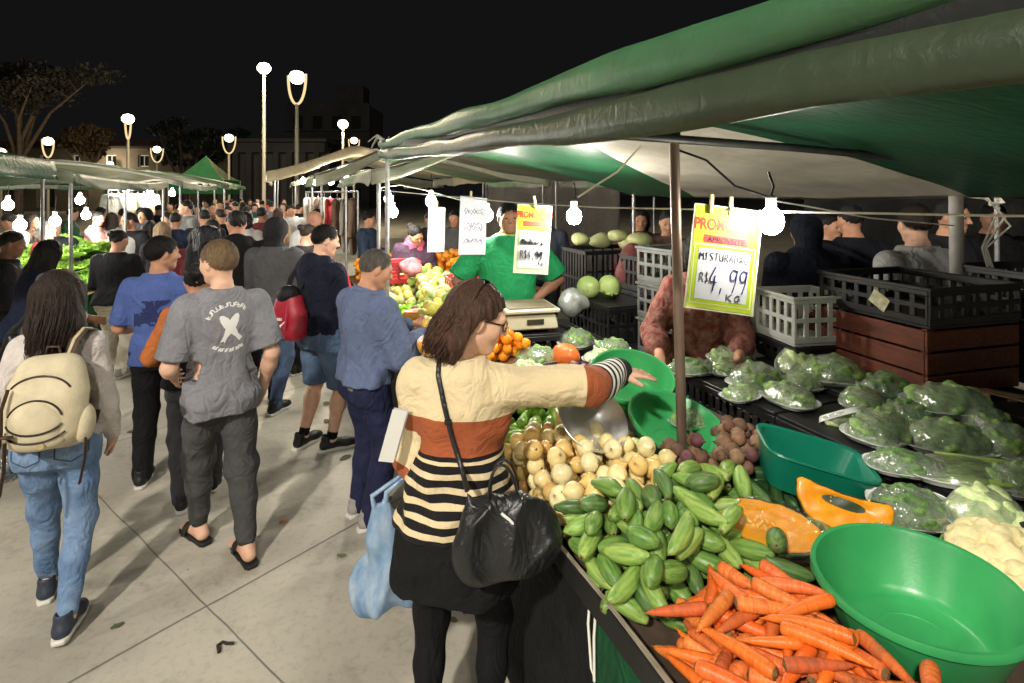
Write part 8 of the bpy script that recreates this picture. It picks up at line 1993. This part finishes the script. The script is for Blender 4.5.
# the stream of people farther down the aisle
far=[(205,8.6,1.74,20,'man in a charcoal coat walking away behind the tall grey figure',(50,50,54),BK,0,None,'black','tan'),
(222,9.6,1.72,25,'person in a black puffer coat in front of the gazebo',(24,24,28),JE,0,None,'dark','tan'),
(246,8.4,1.72,20,'woman in a patterned white and black top beyond the black coat',(176,172,168),BK,1,'bob','black','light'),
(262,9.4,1.76,15,'man with dark hair and maroon pullover in the stream',MR,JE,0,None,'black','brown'),
(229,11.5,1.74,200,'man facing this way in an olive jacket',(84,84,60),BK,0,None,'dark','tan'),
(212,12.4,1.78,195,'man with brown jacket facing this way near the gazebo',BR,JE,0,None,'black','tan'),
(247,12.6,1.70,20,'person in a red cap and pale top walking away',WH,BK,0,'short','black','tan'),
(278,10.8,1.70,-10,'woman in a beige coat near the clothes rail',BE,BK,1,'long','brown','light'),
(292,11.8,1.76,190,'man in a light shirt facing this way under the peaked roof',(190,190,186),BK,0,None,'black','tan'),
(316,9.8,1.72,-60,'woman in a bright red jacket among the hanging clothes',(186,38,52),BK,1,'bob','black','tan'),
(178,13.2,1.74,15,'person in dark green heading to the gazebo',GN,BK,0,None,'black','tan'),
(197,14.2,1.70,200,'woman in white walking this way near the gazebo',WH,JE,1,'long','dark','light'),
(158,13.4,1.72,10,'person in a navy coat below the last hanging shirt',NV,BK,0,None,'black','brown'),
(142,12.2,1.68,185,'woman in a red scarf and dark coat by the shirts',(120,34,40),BK,1,'long','black','tan'),
(236,15.5,1.76,20,'man in a black cap walking away along the aisle',(36,36,40),BK,0,'short','black','tan'),
(254,15.8,1.72,190,'woman in a teal top facing this way',TL,BK,1,'bob','dark','light'),
(271,14.4,1.78,15,'man with a grey backpack in the far stream',(96,98,104),JE,0,None,'black','tan'),
(284,16.4,1.72,185,'person in a pale orange top below the cream roof',(206,150,110),BK,1,'long','dark','light'),
(299,15.0,1.70,-20,'person in black at the edge of the cream roof',BK,BK,0,None,'black','tan'),
(221,18.2,1.74,190,'far man in a blue jacket facing this way',(50,70,120),BK,0,None,'black','tan'),
(242,19.0,1.70,15,'far woman in a pink coat',PK,BK,1,'long','dark','light'),
(262,18.6,1.76,10,'far man in a brown coat',(110,84,62),BK,0,None,'black','tan'),
(205,19.8,1.72,190,'far person in white beside the gazebo pole',(210,208,204),JE,0,None,'black','tan'),
(276,20.5,1.72,195,'far man in a dark red pullover',(110,32,38),BK,0,None,'black','brown'),
(190,18.4,1.70,30,'far woman in grey in front of the gazebo skirt',GY,BK,1,'bob','black','tan'),
(171,16.8,1.72,190,'far person in a mustard top left of the gazebo'.replace(' left of',' beside'),(176,136,60),BK,0,None,'black','tan'),
(231,23.0,1.74,10,'farthest walker in pale grey along the aisle',(170,170,166),JE,0,None,'black','tan'),
(250,24.5,1.72,190,'farthest walker in dark blue along the aisle',NV,BK,0,None,'black','tan'),
(268,25.5,1.70,15,'farthest walker in a bright red top',(196,44,48),BK,1,'bob','black','tan'),
(215,26.0,1.74,200,'farthest walker in tan by the gazebo',BE,BK,0,None,'black','tan'),
(284,24.0,1.74,190,'farthest walker in black by the cream roof poles',BK,BK,0,None,'black','tan'),
(241,28.5,1.72,10,'tiny distant figure in green on the aisle',GN,BK,0,None,'black','tan'),
(258,30.0,1.72,190,'tiny distant figure in white on the aisle',WH,BK,0,None,'black','light'),
(226,31.0,1.72,10,'tiny distant figure in maroon on the aisle',MR,BK,0,None,'black','tan'),
(308,20.5,1.72,-30,'distant shopper in grey deep under the cream roof',GY,BK,0,None,'black','tan'),
(135,17.5,1.72,20,'distant shopper in light blue beyond the hanging shirts',LB,BK,0,None,'black','tan'),
(118,15.5,1.70,-40,'distant shopper in dark brown beyond the oranges',BR,BK,0,None,'black','brown')]
for px,Y,H,hd,lab,t,b_,fm,hr,hc,sk in far:
    o=crowd(px,Y,H+.02,hd,lab,t,b_,bool(fm),hr,hc,sk,shoe=int(px))
    if 'cap' in lab.split(): pass
# the big black bag, and dark bags by the navy shirt
q=SDF(); w1=waves(81,18,6); q.ell((0,0,0),(.15,.11,.19),None,k=.05); q.cone((-.07,0,.10),(.07,0,.10),.07,.07,k=.08); q.fn(lambda X,Y,Z:.012*np.abs(w1(X,Y,Z))-.006,v3(-1,-1,-1),v3(1,1,1),op='disp')
o=mesh_obj('black_bag',q.mesh('black_bag',.016),cloth('black glossy nylon',lin((24,24,28)),rough=.5,fold=.7)); o.location=P(206,243,6.3); tag(o,'big bulging black bag on a shopper\'s shoulder behind the blue T-shirt','bag')
for i,(px,py,Y,lab) in enumerate(((12,372,4.2,'dark carrier bag with a white edge beneath the navy figure'),(30,345,4.35,'black carrier bag beside the young woman\'s hair'))):
    q=SDF(); w1=waves(91+i,18,6); q.ell((0,0,0),(.19,.13,.17),None,k=.05); q.cone((0,0,.06),(0,0,.26),.10,.04,k=.08); q.fn(lambda X,Y,Z:.014*np.abs(w1(X,Y,Z))-.006,v3(-1,-1,-1),v3(1,1,1),op='disp')
    o=mesh_obj('carrier_bag',q.mesh('carrier_bag',.014),mat('dark carrier plastic',lin((34,34,38)),rough=.35,var=.4,vscale=8)); o.location=P(px,py,Y); o.location.z=max(o.location.z,.17); tag(o,lab,'bag')
r=thing('low_table','low dark table under the carrier bags','table',(P(20,300,4.45).x,4.5,0),STREET)
MB().box((0,0,.62),(.9,.7,.03)).build('tabletop',BLACKPL,r)
for x in (-.4,.4):
    for y in (-.3,.3): MB().box((x,y,.305),(.04,.04,.61)).build('leg',IRON,r)
# litter on the slabs
LT=MB(); LT.tube([(0,0,.006),(.02,.03,.012),(.045,.03,.008),(.04,.0,.014),(.06,-.02,.006)],.007,6); o=LT.build('litter_twist',mat('litter',lin((34,28,22)),rough=.8),None,smooth=60); o.location=G(219,654); o.location.z=.002; o.rotation_euler=(0,0,1.2); tag(o,'small dark twisted scrap on the pale slab','litter')
o=MB().grid(lambda a,b:(.05*(a-.5),.03*(b-.5),.006+.004*math.sin(a*5)*math.cos(b*4)),6,6).build('fallen_leaf',mat('orange leaf',lin((196,128,84)),rough=.7),None,smooth=60,fix=False); o.location=G(284,522); tag(o,'orange brown fallen leaf on the slab near the grey joggers','leaf')
SCR=mat('trodden leaf scrap',lin((86,96,58)),rough=.8,rand=.3); rr=np.random.default_rng(12)
for i in range(22):
    u=rr.uniform(1.2,6.5); t=rr.uniform(-1.4,.72) if i%3 else rr.uniform(.3,.75); a=rr.uniform(0,6); k=rr.uniform(.012,.032)
    mb=MB(); mb.grid(lambda p,q:(k*(p-.5)*2*math.sin(math.pi*(.12+.8*q)),k*1.6*(q-.5)*2,.004+.006*rr.random()*(p-.5)**2*4),4,5)
    o=mb.build('leaf_scrap',SCR,None,smooth=60,fix=False); o.location=S(u,t,.001); o.rotation_euler=(0,0,a); tag(o,'small trodden leaf scrap lying on the concrete slabs','litter','leaf scraps on the slabs')
for nm in list(bpy.data.objects):
    if nm.type=='EMPTY' and not nm.children and nm.parent is None and nm.get('category')=='tray': bpy.data.objects.remove(nm)
